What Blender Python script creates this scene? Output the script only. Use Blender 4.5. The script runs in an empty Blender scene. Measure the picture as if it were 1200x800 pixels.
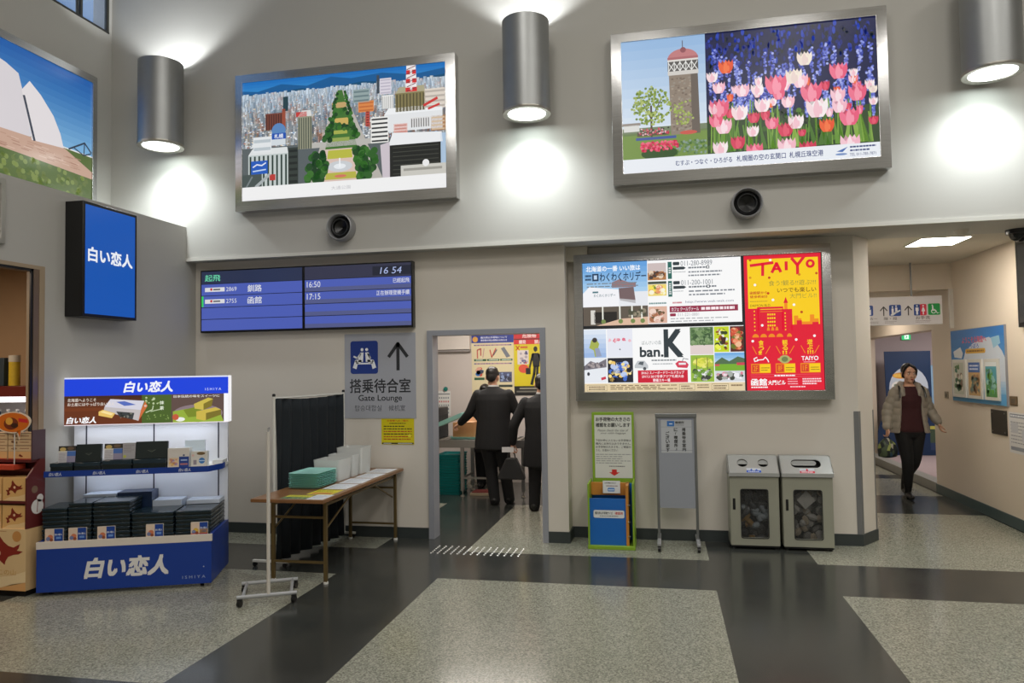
import bpy, bmesh, math, random
from mathutils import Vector, Matrix

S = bpy.context.scene
COL = S.collection
R = math.radians
PI = math.pi

# ------------------------------------------------------------------ camera
yaw, pitch, roll = R(11.69), R(2.22), R(-0.90)
cr = Vector((math.cos(yaw), math.sin(yaw), 0))
cf = Vector((-math.sin(yaw) * math.cos(pitch), math.cos(yaw) * math.cos(pitch), math.sin(pitch)))
cu_ = cr.cross(cf)
cx = math.cos(roll) * cr + math.sin(roll) * cu_
cy = -math.sin(roll) * cr + math.cos(roll) * cu_
cam_d = bpy.data.cameras.new('camera')
cam_d.sensor_width = 36.0
cam_d.lens = 851.3 / 1200 * 36.0
cam_d.clip_start = 0.05
cam = bpy.data.objects.new('camera', cam_d)
COL.objects.link(cam)
mw = Matrix((cx, cy, -cf)).transposed().to_4x4()
mw.translation = Vector((0, 0, 1.65))
cam.matrix_world = mw
S.camera = cam

# ------------------------------------------------------------------ world and exposure
S.view_settings.view_transform = 'Standard'
S.view_settings.look = 'None'
S.view_settings.exposure = 0.0
S.view_settings.gamma = 1.0
S.view_settings.use_curve_mapping = False
W = bpy.data.worlds.new('dusk')
S.world = W
W.use_nodes = True
W.node_tree.nodes['Background'].inputs[0].default_value = (0.10, 0.22, 0.46, 1)
W.node_tree.nodes['Background'].inputs[1].default_value = 1.0


def area(name, loc, size, power, col=(1, 1, 1), size_y=None, rot=(0, 0, 0)):
    d = bpy.data.lights.new(name, 'AREA')
    d.energy = power
    d.color = col
    d.size = size
    if size_y:
        d.shape = 'RECTANGLE'
        d.size_y = size_y
    o = bpy.data.objects.new(name, d)
    o.location = loc
    o.rotation_euler = rot
    COL.objects.link(o)
    return o


HALL = 75.0
for hx in (-1.2, 2.2, 5.6):
    for hy in (-4.5, -1.0, 2.5):
        area('hall_ceiling_light', (hx, hy, 7.1), 1.2, HALL, (1.0, 0.965, 0.91))
area('screening_light_and_fill', (-2.2, 9.2, 2.68), 1.4, 36.0, (1.0, 0.93, 0.86), 0.5)
area('screening_light_and_fill', (-2.0, 7.9, 2.68), 1.4, 30.0, (1.0, 0.93, 0.86), 0.4)  # added fill near the doorway, brightens the backlit people and the held tray
area('shop_light', (-6.3, 4.2, 2.75), 1.0, 40.0, (1.0, 0.80, 0.62))
area('alcove_light', (4.6, 12.2, 2.45), 1.0, 34.0, (1.0, 0.92, 0.88))
area('far_corridor_light', (2.7, 11.6, 2.58), 0.6, 16.0, (1.0, 0.90, 0.78))


# ------------------------------------------------------------------ helpers: colour and materials
def lin(c, a=True):
    o = []
    for v in c[:3]:
        v = v / 255.0
        o.append(v / 12.92 if v <= 0.04045 else ((v + 0.055) / 1.055) ** 2.4)
    return tuple(o) + ((1.0,) if a else ())


MATS = {}


def mat(name, rgb, rough=0.5, metal=0.0, vary=0.06, scale=8.0, bump=0.0, spec=0.5, emit=0.0, emit_rgb=None, alpha=1.0,
        stretch=None):
    if name in MATS:
        return MATS[name]
    m = bpy.data.materials.new(name)
    m.use_nodes = True
    nt = m.node_tree
    b = nt.nodes['Principled BSDF']
    base = lin(rgb)
    b.inputs['Roughness'].default_value = rough
    b.inputs['Metallic'].default_value = metal
    b.inputs['Specular IOR Level'].default_value = spec
    tc = nt.nodes.new('ShaderNodeTexCoord')
    mp = nt.nodes.new('ShaderNodeMapping')
    nt.links.new(tc.outputs['Object'], mp.inputs['Vector'])
    if stretch:
        mp.inputs['Scale'].default_value = stretch
    nz = nt.nodes.new('ShaderNodeTexNoise')
    nz.inputs['Scale'].default_value = scale
    nz.inputs['Detail'].default_value = 3.0
    nt.links.new(mp.outputs['Vector'], nz.inputs['Vector'])
    mx = nt.nodes.new('ShaderNodeMix')
    mx.data_type = 'RGBA'
    mx.inputs['A'].default_value = tuple(min(1, c * (1 - vary)) for c in base[:3]) + (1,)
    mx.inputs['B'].default_value = tuple(min(1, c * (1 + vary)) for c in base[:3]) + (1,)
    nt.links.new(nz.outputs['Fac'], mx.inputs['Factor'])
    nt.links.new(mx.outputs['Result'], b.inputs['Base Color'])
    if bump:
        bp = nt.nodes.new('ShaderNodeBump')
        bp.inputs['Strength'].default_value = bump
        bp.inputs['Distance'].default_value = 0.01
        nt.links.new(nz.outputs['Fac'], bp.inputs['Height'])
        nt.links.new(bp.outputs['Normal'], b.inputs['Normal'])
    if emit:
        b.inputs['Emission Color'].default_value = lin(emit_rgb or rgb)
        b.inputs['Emission Strength'].default_value = emit
    if alpha < 1:
        b.inputs['Alpha'].default_value = alpha
    MATS[name] = m
    return m


def print_mat(lit=0.0, rough=0.45):
    key = 'print_lit_%.2f' % lit if lit else 'print_matte_%.2f' % rough
    if key in MATS:
        return MATS[key]
    m = bpy.data.materials.new(key)
    m.use_nodes = True
    nt = m.node_tree
    b = nt.nodes['Principled BSDF']
    at = nt.nodes.new('ShaderNodeAttribute')
    at.attribute_name = 'print'
    if lit:
        b.inputs['Base Color'].default_value = (0.02, 0.02, 0.02, 1)
        b.inputs['Roughness'].default_value = 0.25
        b.inputs['Specular IOR Level'].default_value = 0.3
        nt.links.new(at.outputs['Color'], b.inputs['Emission Color'])
        b.inputs['Emission Strength'].default_value = lit
    else:
        nt.links.new(at.outputs['Color'], b.inputs['Base Color'])
        b.inputs['Roughness'].default_value = rough
    MATS[key] = m
    return m


# ------------------------------------------------------------------ helpers: objects
ORG = {}


def thing(name, label, cat, loc=(0, 0, 0), rz=0.0, group=None):
    o = bpy.data.objects.new(name, None)
    o.empty_display_size = 0.1
    COL.objects.link(o)
    o.location = loc
    o.rotation_euler = (0, 0, rz)
    ORG[o.name] = Vector(loc) if not rz else Vector((0, 0, 0))
    tag(o, label, cat, group)
    return o


def tag(o, label, cat, group=None):
    o['label'] = label
    o['category'] = cat
    if group:
        o['group'] = group
    return o


def copy_tree(o, parent=None):
    c = o.copy()
    COL.objects.link(c)
    if parent:
        c.parent = parent
    for ch in list(o.children):
        copy_tree(ch, c)
    return c


class MB:
    def __init__(s):
        s.v, s.f, s.m, s.mats = [], [], [], []

    def mi(s, m):
        if m not in s.mats:
            s.mats.append(m)
        return s.mats.index(m)

    def add(s, verts, faces, m):
        k = len(s.v)
        i = s.mi(m)
        s.v += [Vector(p) for p in verts]
        for f in faces:
            s.f.append([a + k for a in f])
            s.m.append(i)
        return s

    def box(s, x0, x1, y0, y1, z0, z1, m):
        v = [(x, y, z) for x in (x0, x1) for y in (y0, y1) for z in (z0, z1)]
        return s.add(v, [(0, 1, 3, 2), (4, 6, 7, 5), (0, 4, 5, 1), (2, 3, 7, 6), (0, 2, 6, 4), (1, 5, 7, 3)], m)

    def prism(s, poly, axis, a, b, m):
        n = len(poly)

        def P(p, t):
            return {'x': (t, p[0], p[1]), 'y': (p[0], t, p[1]), 'z': (p[0], p[1], t)}[axis]
        v = [P(p, a) for p in poly] + [P(p, b) for p in poly]
        f = [tuple(range(n)), tuple(range(2 * n - 1, n - 1, -1))]
        f += [(i, (i + 1) % n, n + (i + 1) % n, n + i) for i in range(n)]
        return s.add(v, f, m)

    def ring(s, outer, inner, axis, a, b, m):
        """flat plate with a hole; outer and inner have the same number of points"""
        n = len(outer)

        def P(p, t):
            return {'x': (t, p[0], p[1]), 'y': (p[0], t, p[1]), 'z': (p[0], p[1], t)}[axis]
        v = [P(p, a) for p in outer] + [P(p, a) for p in inner] + [P(p, b) for p in outer] + [P(p, b) for p in inner]
        f = []
        for i in range(n):
            j = (i + 1) % n
            f += [(i, j, n + j, n + i), (2 * n + i, 3 * n + i, 3 * n + j, 2 * n + j), (i, 2 * n + i, 2 * n + j, j),
                  (n + i, n + j, 3 * n + j, 3 * n + i)]
        return s.add(v, f, m)

    def frame(s, x0, x1, z0, z1, bw, y_out, y_in, y_back, m, back=True):
        """mitred picture frame on a wall facing -Y: sloped face from the outer edge to the inner edge"""
        o = [(x0, z0), (x1, z0), (x1, z1), (x0, z1)]
        i = [(x0 + bw, z0 + bw), (x1 - bw, z0 + bw), (x1 - bw, z1 - bw), (x0 + bw, z1 - bw)]
        for k in range(4):
            j = (k + 1) % 4
            v = [(o[k][0], y_back, o[k][1]), (o[j][0], y_back, o[j][1]), (o[k][0], y_out, o[k][1]), (o[j][0], y_out, o[j][1]),
                 (i[k][0], y_in, i[k][1]), (i[j][0], y_in, i[j][1]), (i[k][0], y_in + 0.03, i[k][1]), (i[j][0], y_in + 0.03, i[j][1])]
            s.add(v, [(0, 1, 3, 2), (2, 3, 5, 4), (4, 5, 7, 6)], m)
        return s

    def cyl(s, p0, p1, r0, m, r1=None, n=20, caps=True):
        p0, p1 = Vector(p0), Vector(p1)
        r1 = r0 if r1 is None else r1
        d = (p1 - p0).normalized()
        a = d.orthogonal().normalized()
        b = d.cross(a)
        v = []
        for p, r in ((p0, r0), (p1, r1)):
            for i in range(n):
                t = 2 * PI * i / n
                v.append(p + r * (math.cos(t) * a + math.sin(t) * b))
        f = [(i, (i + 1) % n, n + (i + 1) % n, n + i) for i in range(n)]
        if caps:
            f += [tuple(range(n - 1, -1, -1)), tuple(range(n, 2 * n))]
        return s.add(v, f, m)

    def tube(s, pts, r, m, n=8, caps=True):
        pts = [Vector(p) for p in pts]
        rs = r if isinstance(r, (list, tuple)) else [r] * len(pts)
        v = []
        a = None
        for i, p in enumerate(pts):
            d = (pts[min(i + 1, len(pts) - 1)] - pts[max(i - 1, 0)]).normalized()
            if a is None:
                a = d.orthogonal().normalized()
            else:
                a = (a - d * a.dot(d)).normalized()
            b = d.cross(a)
            for k in range(n):
                t = 2 * PI * k / n
                v.append(p + rs[i] * (math.cos(t) * a + math.sin(t) * b))
        f = []
        for i in range(len(pts) - 1):
            for k in range(n):
                f.append((i * n + k, i * n + (k + 1) % n, (i + 1) * n + (k + 1) % n, (i + 1) * n + k))
        if caps:
            f += [tuple(range(n - 1, -1, -1)), tuple(range((len(pts) - 1) * n, len(pts) * n))]
        return s.add(v, f, m)

    def lathe(s, prof, c, m, n=36, axis='z'):
        """prof: (radius, height) pairs turned round an axis through c"""
        c = Vector(c)
        v = []
        for r, h in prof:
            for i in range(n):
                t = 2 * PI * i / n
                q = (r * math.cos(t), r * math.sin(t), h)
                if axis == 'y':
                    q = (q[0], h, q[1])
                elif axis == 'x':
                    q = (h, q[0], q[1])
                v.append(c + Vector(q))
        f = []
        for k in range(len(prof) - 1):
            for i in range(n):
                f.append((k * n + i, k * n + (i + 1) % n, (k + 1) * n + (i + 1) % n, (k + 1) * n + i))
        return s.add(v, f, m)

    def ball(s, c, rx, ry, rz, m, n=16, rot=None):
        c = Vector(c)
        v, f = [], []
        k = n // 2
        for j in range(k + 1):
            ph = PI * j / k
            for i in range(n):
                t = 2 * PI * i / n
                q = Vector((rx * math.sin(ph) * math.cos(t), ry * math.sin(ph) * math.sin(t), rz * math.cos(ph)))
                if rot:
                    q = rot @ q
                v.append(c + q)
        for j in range(k):
            for i in range(n):
                f.append((j * n + i, j * n + (i + 1) % n, (j + 1) * n + (i + 1) % n, (j + 1) * n + i))
        return s.add(v, f, m)

    def build(s, name, parent=None, local=False, bev=0.0, smooth=True, ang=35, seg=2, recalc=True):
        me = bpy.data.meshes.new(name)
        off = Vector((0, 0, 0))
        if parent is not None and not local:
            off = ORG.get(parent.name, off)
        me.from_pydata([p - off for p in s.v], [], s.f)
        for m in s.mats:
            me.materials.append(m)
        me.polygons.foreach_set('material_index', s.m)
        if recalc:
            bm = bmesh.new()
            bm.from_mesh(me)
            bmesh.ops.remove_doubles(bm, verts=bm.verts, dist=1e-6)
            bmesh.ops.recalc_face_normals(bm, faces=bm.faces)
            bm.to_mesh(me)
            bm.free()
        if smooth:
            me.polygons.foreach_set('use_smooth', [True] * len(me.polygons))
            me.set_sharp_from_angle(angle=R(ang))
        me.update()
        o = bpy.data.objects.new(name, me)
        COL.objects.link(o)
        if parent is not None:
            o.parent = parent
            ORG[o.name] = off
        if bev:
            b = o.modifiers.new('soft_edges', 'BEVEL')
            b.width = bev
            b.segments = seg
            b.limit_method = 'ANGLE'
            b.angle_limit = R(40)
        return o


def struct(name, mb, bev=0.0):
    o = mb.build(name, bev=bev)
    o['kind'] = 'structure'
    return o


def rrect(x0, x1, z0, z1, r, k=5):
    pts = []
    for (qx, qz, a0) in ((x1 - r, z0 + r, -90), (x1 - r, z1 - r, 0), (x0 + r, z1 - r, 90), (x0 + r, z0 + r, 180)):
        for i in range(k + 1):
            t = R(a0 + 90 * i / k)
            pts.append((qx + r * math.cos(t), qz + r * math.sin(t)))
    return pts


# ------------------------------------------------------------------ helpers: printed artwork
TXT = {}


def text_mesh(s, bold, shear):
    key = (s, bold, shear)
    if key in TXT:
        return TXT[key]
    c = bpy.data.curves.new('lettering', 'FONT')
    c.body = s
    c.size = 1.0
    c.offset = bold
    c.shear = shear
    c.resolution_u = 3
    o = bpy.data.objects.new('lettering', c)
    COL.objects.link(o)
    dg = bpy.context.evaluated_depsgraph_get()
    me = bpy.data.meshes.new_from_object(o.evaluated_get(dg))
    vs = [(v.co.x, v.co.y) for v in me.vertices]
    fs = [tuple(p.vertices) for p in me.polygons]
    bpy.data.objects.remove(o)
    bpy.data.curves.remove(c)
    bpy.data.meshes.remove(me)
    xs = [p[0] for p in vs] or [0, 1]
    ys = [p[1] for p in vs] or [0, 1]
    b = (min(xs), max(xs), min(ys), max(ys))
    TXT[key] = (vs, fs, b)
    return TXT[key]


class Art:
    """flat printed artwork; x runs 0..1 to the right and y runs 0..1 DOWN from the top edge of a w x h panel"""

    def __init__(s, O, U, V, N, w, h, dz=0.00025):
        s.O, s.U, s.V, s.N = Vector(O), Vector(U), Vector(V), Vector(N)
        s.w, s.h, s.dz = w, h, dz
        s.v, s.f, s.c = [], [], []

    def P(s, x, y, l):
        return s.O + s.U * (x * s.w) + s.V * ((1 - y) * s.h) + s.N * (l * s.dz)

    def raw(s, pts, faces, c, l):
        k = len(s.v)
        s.v += [s.P(x, y, l) for x, y in pts]
        for f in faces:
            s.f.append([a + k for a in f])
            s.c.append(c)

    def poly(s, pts, c, l=1):
        s.raw(pts, [tuple(range(len(pts)))], c, l)
        return s

    def rect(s, x0, y0, x1, y1, c, l=1):
        return s.poly([(x0, y1), (x1, y1), (x1, y0), (x0, y0)], c, l)

    def rr(s, x0, y0, x1, y1, r, c, l=1):
        rx, ry = r, r * s.w / s.h
        pts = []
        for (qx, qy, a0) in ((x1 - rx, y1 - ry, 90), (x1 - rx, y0 + ry, 0), (x0 + rx, y0 + ry, -90), (x0 + rx, y1 - ry, -180)):
            for i in range(5):
                t = R(a0 - 90 * i / 4)
                pts.append((qx + rx * math.cos(t), qy + ry * math.sin(t)))
        return s.poly(pts, c, l)

    def ell(s, x, y, rx, ry=None, c=(0, 0, 0), l=1, n=18, a0=0, a1=360):
        ry = rx * s.w / s.h if ry is None else ry
        full = (a1 - a0) >= 360
        pts = [(x + rx * math.cos(R(a0 + (a1 - a0) * i / n)), y - ry * math.sin(R(a0 + (a1 - a0) * i / n))) for i in range(n if full else n + 1)]
        return s.poly(pts, c, l)

    def line(s, pts, wd, c, l=1):
        asp = s.w / s.h
        for (x0, y0), (x1, y1) in zip(pts[:-1], pts[1:]):
            dx, dy = (x1 - x0) * s.w, (y1 - y0) * s.h
            L = math.hypot(dx, dy) or 1e-6
            nx, ny = -dy / L * wd / 2, dx / L * wd / 2
            ex, ey = dx / L * wd * 0.25, dy / L * wd * 0.25
            x0_, y0_, x1_, y1_ = x0 - ex, y0 - ey * asp, x1 + ex, y1 + ey * asp
            s.poly([(x0_ + nx, y0_ + ny * asp), (x1_ + nx, y1_ + ny * asp), (x1_ - nx, y1_ - ny * asp), (x0_ - nx, y0_ - ny * asp)], c, l)
        return s

    def text(s, t, x0, y0, x1, y1, c, l=3, bold=0.0, shear=0.0):
        vs, fs, b = text_mesh(t, 0.0, shear)
        kx = (x1 - x0) / max(1e-6, b[1] - b[0])
        ky = (y1 - y0) / max(1e-6, b[3] - b[2])
        q = bold * 0.9
        for k, (ox, oy) in enumerate(((0, 0), (q, q), (-q, q), (q, -q), (-q, -q)) if bold else ((0, 0),)):
            s.raw([(x0 + (p[0] - b[0] + ox) * kx, y1 - (p[1] - b[2] + oy) * ky) for p in vs], fs, c, l + .12 * k)
        return s

    def vtext(s, t, x, y0, size, c, l=3, bold=0.0, gap=1.12):
        """characters one below another; size is the character height as a share of the panel height"""
        wx = size * s.h / s.w
        y = y0
        for ch in t:
            if ch in '「」、―':
                s.text(ch, x + (0.25 if ch == '」' else 0.35) * wx, y + 0.2 * size, x + 0.7 * wx, y + 0.8 * size, c, l, bold)
            else:
                s.text(ch, x, y, x + wx, y + size, c, l, bold)
            y += size * gap
        return s

    def rows(s, x0, y0, x1, y1, n, c, l=2, seed=0, fill=0.45, words=True):
        """rows of small unreadable print"""
        rnd = random.Random(seed)
        for i in range(n):
            ya = y0 + (y1 - y0) * (i + 0.5 - fill / 2) / n
            yb = y0 + (y1 - y0) * (i + 0.5 + fill / 2) / n
            x = x0
            end = x1 - (x1 - x0) * rnd.choice((0, 0, 0.05, 0.25))
            while x < end:
                wd = (x1 - x0) * rnd.uniform(0.04, 0.13)
                s.rect(x, ya, min(x + wd, end), yb, c, l)
                x += wd + (x1 - x0) * rnd.uniform(0.012, 0.03)
        return s

    def blobs(s, x0, y0, x1, y1, cols, n, r, l=2, seed=0):
        rnd = random.Random(seed)
        for i in range(n):
            rx = r * rnd.uniform(0.5, 1.3)
            ry = rx * s.w / s.h * rnd.uniform(0.6, 1.1)
            if 2 * rx > x1 - x0 or 2 * ry > y1 - y0:
                continue
            s.ell(rnd.uniform(x0 + rx, x1 - rx), rnd.uniform(y0 + ry, y1 - ry), rx, ry, rnd.choice(cols), l + (i % 3), 9)
        return s

    def grad(s, x0, y0, x1, y1, ca, cb, n=8, l=1):
        for i in range(n):
            t = (i + 0.5) / n
            s.rect(x0, y0 + (y1 - y0) * i / n, x1, y0 + (y1 - y0) * (i + 1) / n, tuple(a + (b - a) * t for a, b in zip(ca, cb)), l)
        return s

    def slab(s, t, c=(235, 235, 235)):
        """the solid board behind the print"""
        s.rect(0, 0, 1, 1, c, 0)
        q = [s.O, s.O + s.U * s.w, s.O + s.U * s.w + s.V * s.h, s.O + s.V * s.h]
        k = len(s.v)
        s.v += q + [p - s.N * t for p in q]
        for f in ((4, 7, 6, 5), (0, 4, 5, 1), (1, 5, 6, 2), (2, 6, 7, 3), (3, 7, 4, 0)):
            s.f.append([a + k for a in f])
            s.c.append(c)
        return s

    def build(s, name, parent=None, lit=0.0, local=False, rough=0.45):
        me = bpy.data.meshes.new(name)
        off = Vector((0, 0, 0))
        if parent is not None and not local:
            off = ORG.get(parent.name, off)
        me.from_pydata([p - off for p in s.v], [], s.f)
        at = me.color_attributes.new('print', 'FLOAT_COLOR', 'CORNER')
        buf = []
        cache = {}
        for p, c in zip(me.polygons, s.c):
            q = cache.get(c)
            if q is None:
                q = cache[c] = lin(c)
            buf += list(q) * p.loop_total
        at.data.foreach_set('color', buf)
        me.materials.append(print_mat(lit, rough))
        me.update()
        o = bpy.data.objects.new(name, me)
        COL.objects.link(o)
        if parent is not None:
            o.parent = parent
            ORG[o.name] = off
        return o


BX, BZ, BN = (1, 0, 0), (0, 0, 1), (0, -1, 0)      # artwork on walls that face the hall


def wall_art(x0, x1, z0, z1, y, dz=0.00025):
    return Art((x0, y, z0), BX, BZ, BN, x1 - x0, z1 - z0, dz)


def ordinal(i):
    return ['topmost', 'second from the top', 'third from the top', 'fourth from the top', 'fifth from the top', 'sixth from the top',
            'seventh from the top', 'eighth from the top', 'ninth from the top', 'tenth from the top', 'eleventh from the top',
            'twelfth from the top', 'thirteenth from the top', 'fourteenth from the top', 'fifteenth from the top'][i]

# ================================================================== large structure
def floor_material():
    m = bpy.data.materials.new('terrazzo_floor')
    m.use_nodes = True
    nt = m.node_tree
    L = nt.links.new
    b = nt.nodes['Principled BSDF']
    tc = nt.nodes.new('ShaderNodeTexCoord')
    sp = nt.nodes.new('ShaderNodeSeparateXYZ')
    L(tc.outputs['Object'], sp.inputs[0])

    def math_(op, a, v=None, w=None):
        n = nt.nodes.new('ShaderNodeMath')
        n.operation = op
        for i, q in enumerate((a, v, w)):
            if q is None:
                continue
            if isinstance(q, (int, float)):
                n.inputs[i].default_value = q
            else:
                L(q, n.inputs[i])
        return n.outputs[0]
    mask = math_('LESS_THAN', math_('FLOORED_MODULO', math_('ADD', sp.outputs[0], 2.665), 3.015), 0.868)
    for y0, y1 in ((5.61, 6.462), (2.62, 3.48), (-0.4, 0.46), (-3.4, -2.54), (8.76, 9.95), (11.4, 11.8)):
        mask = math_('MAXIMUM', mask, math_('COMPARE', sp.outputs[1], (y0 + y1) / 2, (y1 - y0) / 2))
    # light terrazzo: chips of several greys
    vo = nt.nodes.new('ShaderNodeTexVoronoi')
    vo.inputs['Scale'].default_value = 120
    L(tc.outputs['Object'], vo.inputs['Vector'])
    cr_ = nt.nodes.new('ShaderNodeValToRGB')
    L(vo.outputs['Color'], cr_.inputs['Fac'])
    e = cr_.color_ramp
    e.elements[0].position = 0.15
    e.elements[0].color = lin((108, 109, 97))
    e.elements[1].position = 0.85
    e.elements[1].color = lin((164, 164, 149))
    k = e.elements.new(0.5)
    k.color = lin((140, 140, 126))
    nz = nt.nodes.new('ShaderNodeTexNoise')
    nz.inputs['Scale'].default_value = 3
    nz.inputs['Detail'].default_value = 5
    L(tc.outputs['Object'], nz.inputs['Vector'])
    dk = nt.nodes.new('ShaderNodeValToRGB')
    L(nz.outputs['Fac'], dk.inputs['Fac'])
    dk.color_ramp.elements[0].position = 0.3
    dk.color_ramp.elements[0].color = lin((52, 54, 52))
    dk.color_ramp.elements[1].position = 0.7
    dk.color_ramp.elements[1].color = lin((60, 61, 57))
    mx = nt.nodes.new('ShaderNodeMix')
    mx.data_type = 'RGBA'
    L(mask, mx.inputs['Factor'])
    L(cr_.outputs['Color'], mx.inputs['A'])
    L(dk.outputs['Color'], mx.inputs['B'])
    L(mx.outputs['Result'], b.inputs['Base Color'])
    rg = math_('MULTIPLY_ADD', nz.outputs['Fac'], 0.10, 0.13)
    L(rg, b.inputs['Roughness'])
    b.inputs['Specular IOR Level'].default_value = 0.5
    return m


M_WALL = mat('painted_wall', (212, 205, 194), 0.75, vary=0.015, scale=3)
M_UPPER = mat('upper_wall_paint', (188, 186, 180), 0.8, vary=0.015, scale=3)
M_SHOPWALL = mat('grey_shop_wall', (176, 174, 169), 0.7, vary=0.015, scale=3)
M_CORR = mat('corridor_wall_paint', (218, 205, 188), 0.7, vary=0.015, scale=3)
M_CEIL = mat('ceiling_paint', (205, 198, 184), 0.85, vary=0.01)
M_BASE = mat('dark_baseboard', (52, 58, 58), 0.45, vary=0.06)
M_BASE2 = mat('teal_grey_baseboard', (58, 78, 80), 0.4, vary=0.06)
M_ROOM = mat('screening_room_wall', (205, 196, 190), 0.7, vary=0.015)
M_LILAC = mat('lilac_alcove_paint', (188, 176, 178), 0.7, vary=0.02)
M_SHOPIN = mat('warm_shop_paint', (178, 150, 118), 0.6, vary=0.03)
M_STEEL = mat('brushed_steel', (176, 172, 164), 0.28, 1.0, vary=0.12, scale=6, stretch=(30, 30, 1.5))
M_STEEL_H = mat('brushed_steel_level', (206, 206, 206), 0.24, 1.0, vary=0.16, scale=3.2, stretch=(1.2, 1.2, 30))
M_LAMPB = mat('lamp_grey_metal', (158, 160, 160), 0.45, 0.85, vary=0.05)
M_ALU = mat('satin_aluminium', (150, 152, 152), 0.38, 1.0, vary=0.05)
M_GREYMETAL = mat('grey_painted_metal', (150, 150, 152), 0.4, 0.2, vary=0.04)
M_BLACK = mat('black_plastic', (18, 18, 19), 0.35, vary=0.1)
M_WHITE = mat('white_painted_metal', (214, 212, 205), 0.4, vary=0.03)

# floor
f = MB().box(-8.0, 9.0, -7.0, 14.6, -0.15, 0.0, floor_material())
struct('floor', f)

# upper wall of the hall with its soffit
w = MB().box(-6.0, 9.2, 6.75, 7.45, 2.84, 7.25, M_UPPER)
struct('wall_upper', w)
t = MB().box(-4.88, 9.0, 6.738, 6.75, 2.838, 2.872, M_WHITE)
struct('trim_1', t)

# lower back wall with the gate doorway
w = MB()
w.box(-4.88, -2.285, 6.91, 7.06, 0, 2.84, M_WALL)
w.box(-2.285, -1.105, 6.91, 7.06, 2.045, 2.84, M_WALL)
w.box(-1.105, -0.905, 6.91, 7.20, 0, 2.84, M_WALL)
struct('wall_back', w)
# recessed wall and the pillar end beside the corridor
w = MB()
w.prism([(-0.905, 7.17), (1.742, 7.17), (1.935, 7.43), (1.935, 14.6), (1.75, 14.6), (1.75, 7.45), (-0.905, 7.45)], 'z', 0, 2.84, M_WALL)
struct('wall_recess', w)
# baseboards
b = MB()
b.box(-4.88, -2.285, 6.898, 6.91, 0, 0.105, M_BASE)
b.box(-1.105, -0.893, 6.898, 6.91, 0, 0.105, M_BASE)
b.box(-0.905, -0.893, 6.91, 7.17, 0, 0.105, M_BASE)
b.prism([(-0.893, 7.17), (-0.893, 7.158), (1.748, 7.158), (1.947, 7.43), (1.947, 12.0), (1.935, 12.0), (1.935, 7.43), (1.742, 7.17)], 'z', 0, 0.105, M_BASE)
struct('baseboard_back', b)
# grey corner guard on the pillar end
g = MB()
g.prism([(1.70, 7.169), (1.70, 7.166), (1.742, 7.166), (1.766, 7.198), (1.7635, 7.2), (1.741, 7.169)], 'z', 0.105, 1.22, mat('corner_guard_vinyl', (112, 112, 112), 0.5))
g.prism([(1.924, 7.4155), (1.926, 7.4135), (1.9375, 7.43), (1.9375, 7.46), (1.935, 7.46), (1.935, 7.43)], 'z', 0.105, 1.22, mat('corner_guard_vinyl', (112, 112, 112), 0.5))
struct('trim_2', g)

# door frame of the gate doorway
M_DOORFR = mat('door_frame_paint', (150, 152, 160), 0.4, 0.1, vary=0.02)
d = MB()
d.box(-2.29, -2.235, 6.893, 7.075, 0, 2.05, M_DOORFR)
d.box(-1.155, -1.10, 6.893, 7.075, 0, 2.05, M_DOORFR)
d.box(-2.235, -1.155, 6.893, 7.075, 2.0, 2.05, M_DOORFR)
M_HINGE = mat('hinge_brass', (150, 138, 110), 0.4, 0.8)
for hz in (0.25, 1.05, 1.82):
    d.box(-1.158, -1.154, 6.96, 7.0, hz - 0.05, hz + 0.05, M_HINGE)
struct('door_1', d)

# screening room behind the doorway
w = MB()
w.box(-5.2, -0.7, 10.5, 10.65, 0, 2.84, M_ROOM)
w.box(-5.2, -5.05, 7.06, 10.5, 0, 2.84, M_ROOM)
w.box(-0.85, -0.7, 7.2, 10.5, 0, 2.84, M_ROOM)
w.box(-5.05, -2.80, 10.42, 10.5, 1.965, 2.84, mat('room_duct_cover', (222, 214, 206), 0.6))
w.box(-5.05, -2.80, 10.44, 10.5, 1.93, 1.965, mat('room_grey_rail', (150, 144, 142), 0.6))  # grey rail along the lower edge of the duct cover
struct('wall_room', w)
struct('ceiling_room', MB().box(-5.2, -0.7, 7.06, 10.65, 2.70, 2.84, M_CEIL))

# grey shop enclosure at the side of the hall with a wide opening
w = MB()
w.box(-5.0, -4.88, 4.965, 6.91, 0, 3.2, M_SHOPWALL)
w.box(-5.0, -4.88, 1.5, 4.965, 2.54, 3.2, M_SHOPWALL)
w.box(-5.0, -4.88, -7.0, 1.5, 0, 3.2, M_SHOPWALL)
w.box(-5.9, -5.0, -7.0, 6.9, 3.1, 3.2, M_SHOPWALL)
struct('wall_shop', w)
w = MB()
w.box(-8.0, -5.0, 6.3, 6.4, 0, 3.0, M_SHOPIN)
w.box(-8.1, -8.0, 1.0, 6.4, 0, 3.0, M_SHOPIN)
w.box(-8.0, -5.0, 1.0, 1.1, 0, 3.0, M_SHOPIN)
w.box(-8.1, -5.0, 1.0, 6.4, 3.0, 3.09, M_SHOPIN)
struct('wall_shop_interior', w)
d = MB()
M_JAMB = mat('beige_jamb', (158, 140, 116), 0.5)
d.box(-5.0, -4.876, 4.915, 4.965, 0, 2.54, M_JAMB)
d.box(-5.0, -4.876, 1.5, 4.915, 2.51, 2.54, M_JAMB)
d.box(-4.90, -4.88, 4.862, 4.915, 0, 2.51, mat('bronze_jamb', (140, 118, 98), 0.3, 0.6))
d.box(-4.90, -4.885, 4.842, 4.862, 0, 2.51, M_BLACK)
d.box(-4.965, -4.885, 1.5, 4.862, 2.49, 2.51, M_BLACK)
struct('door_2', d)

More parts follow.
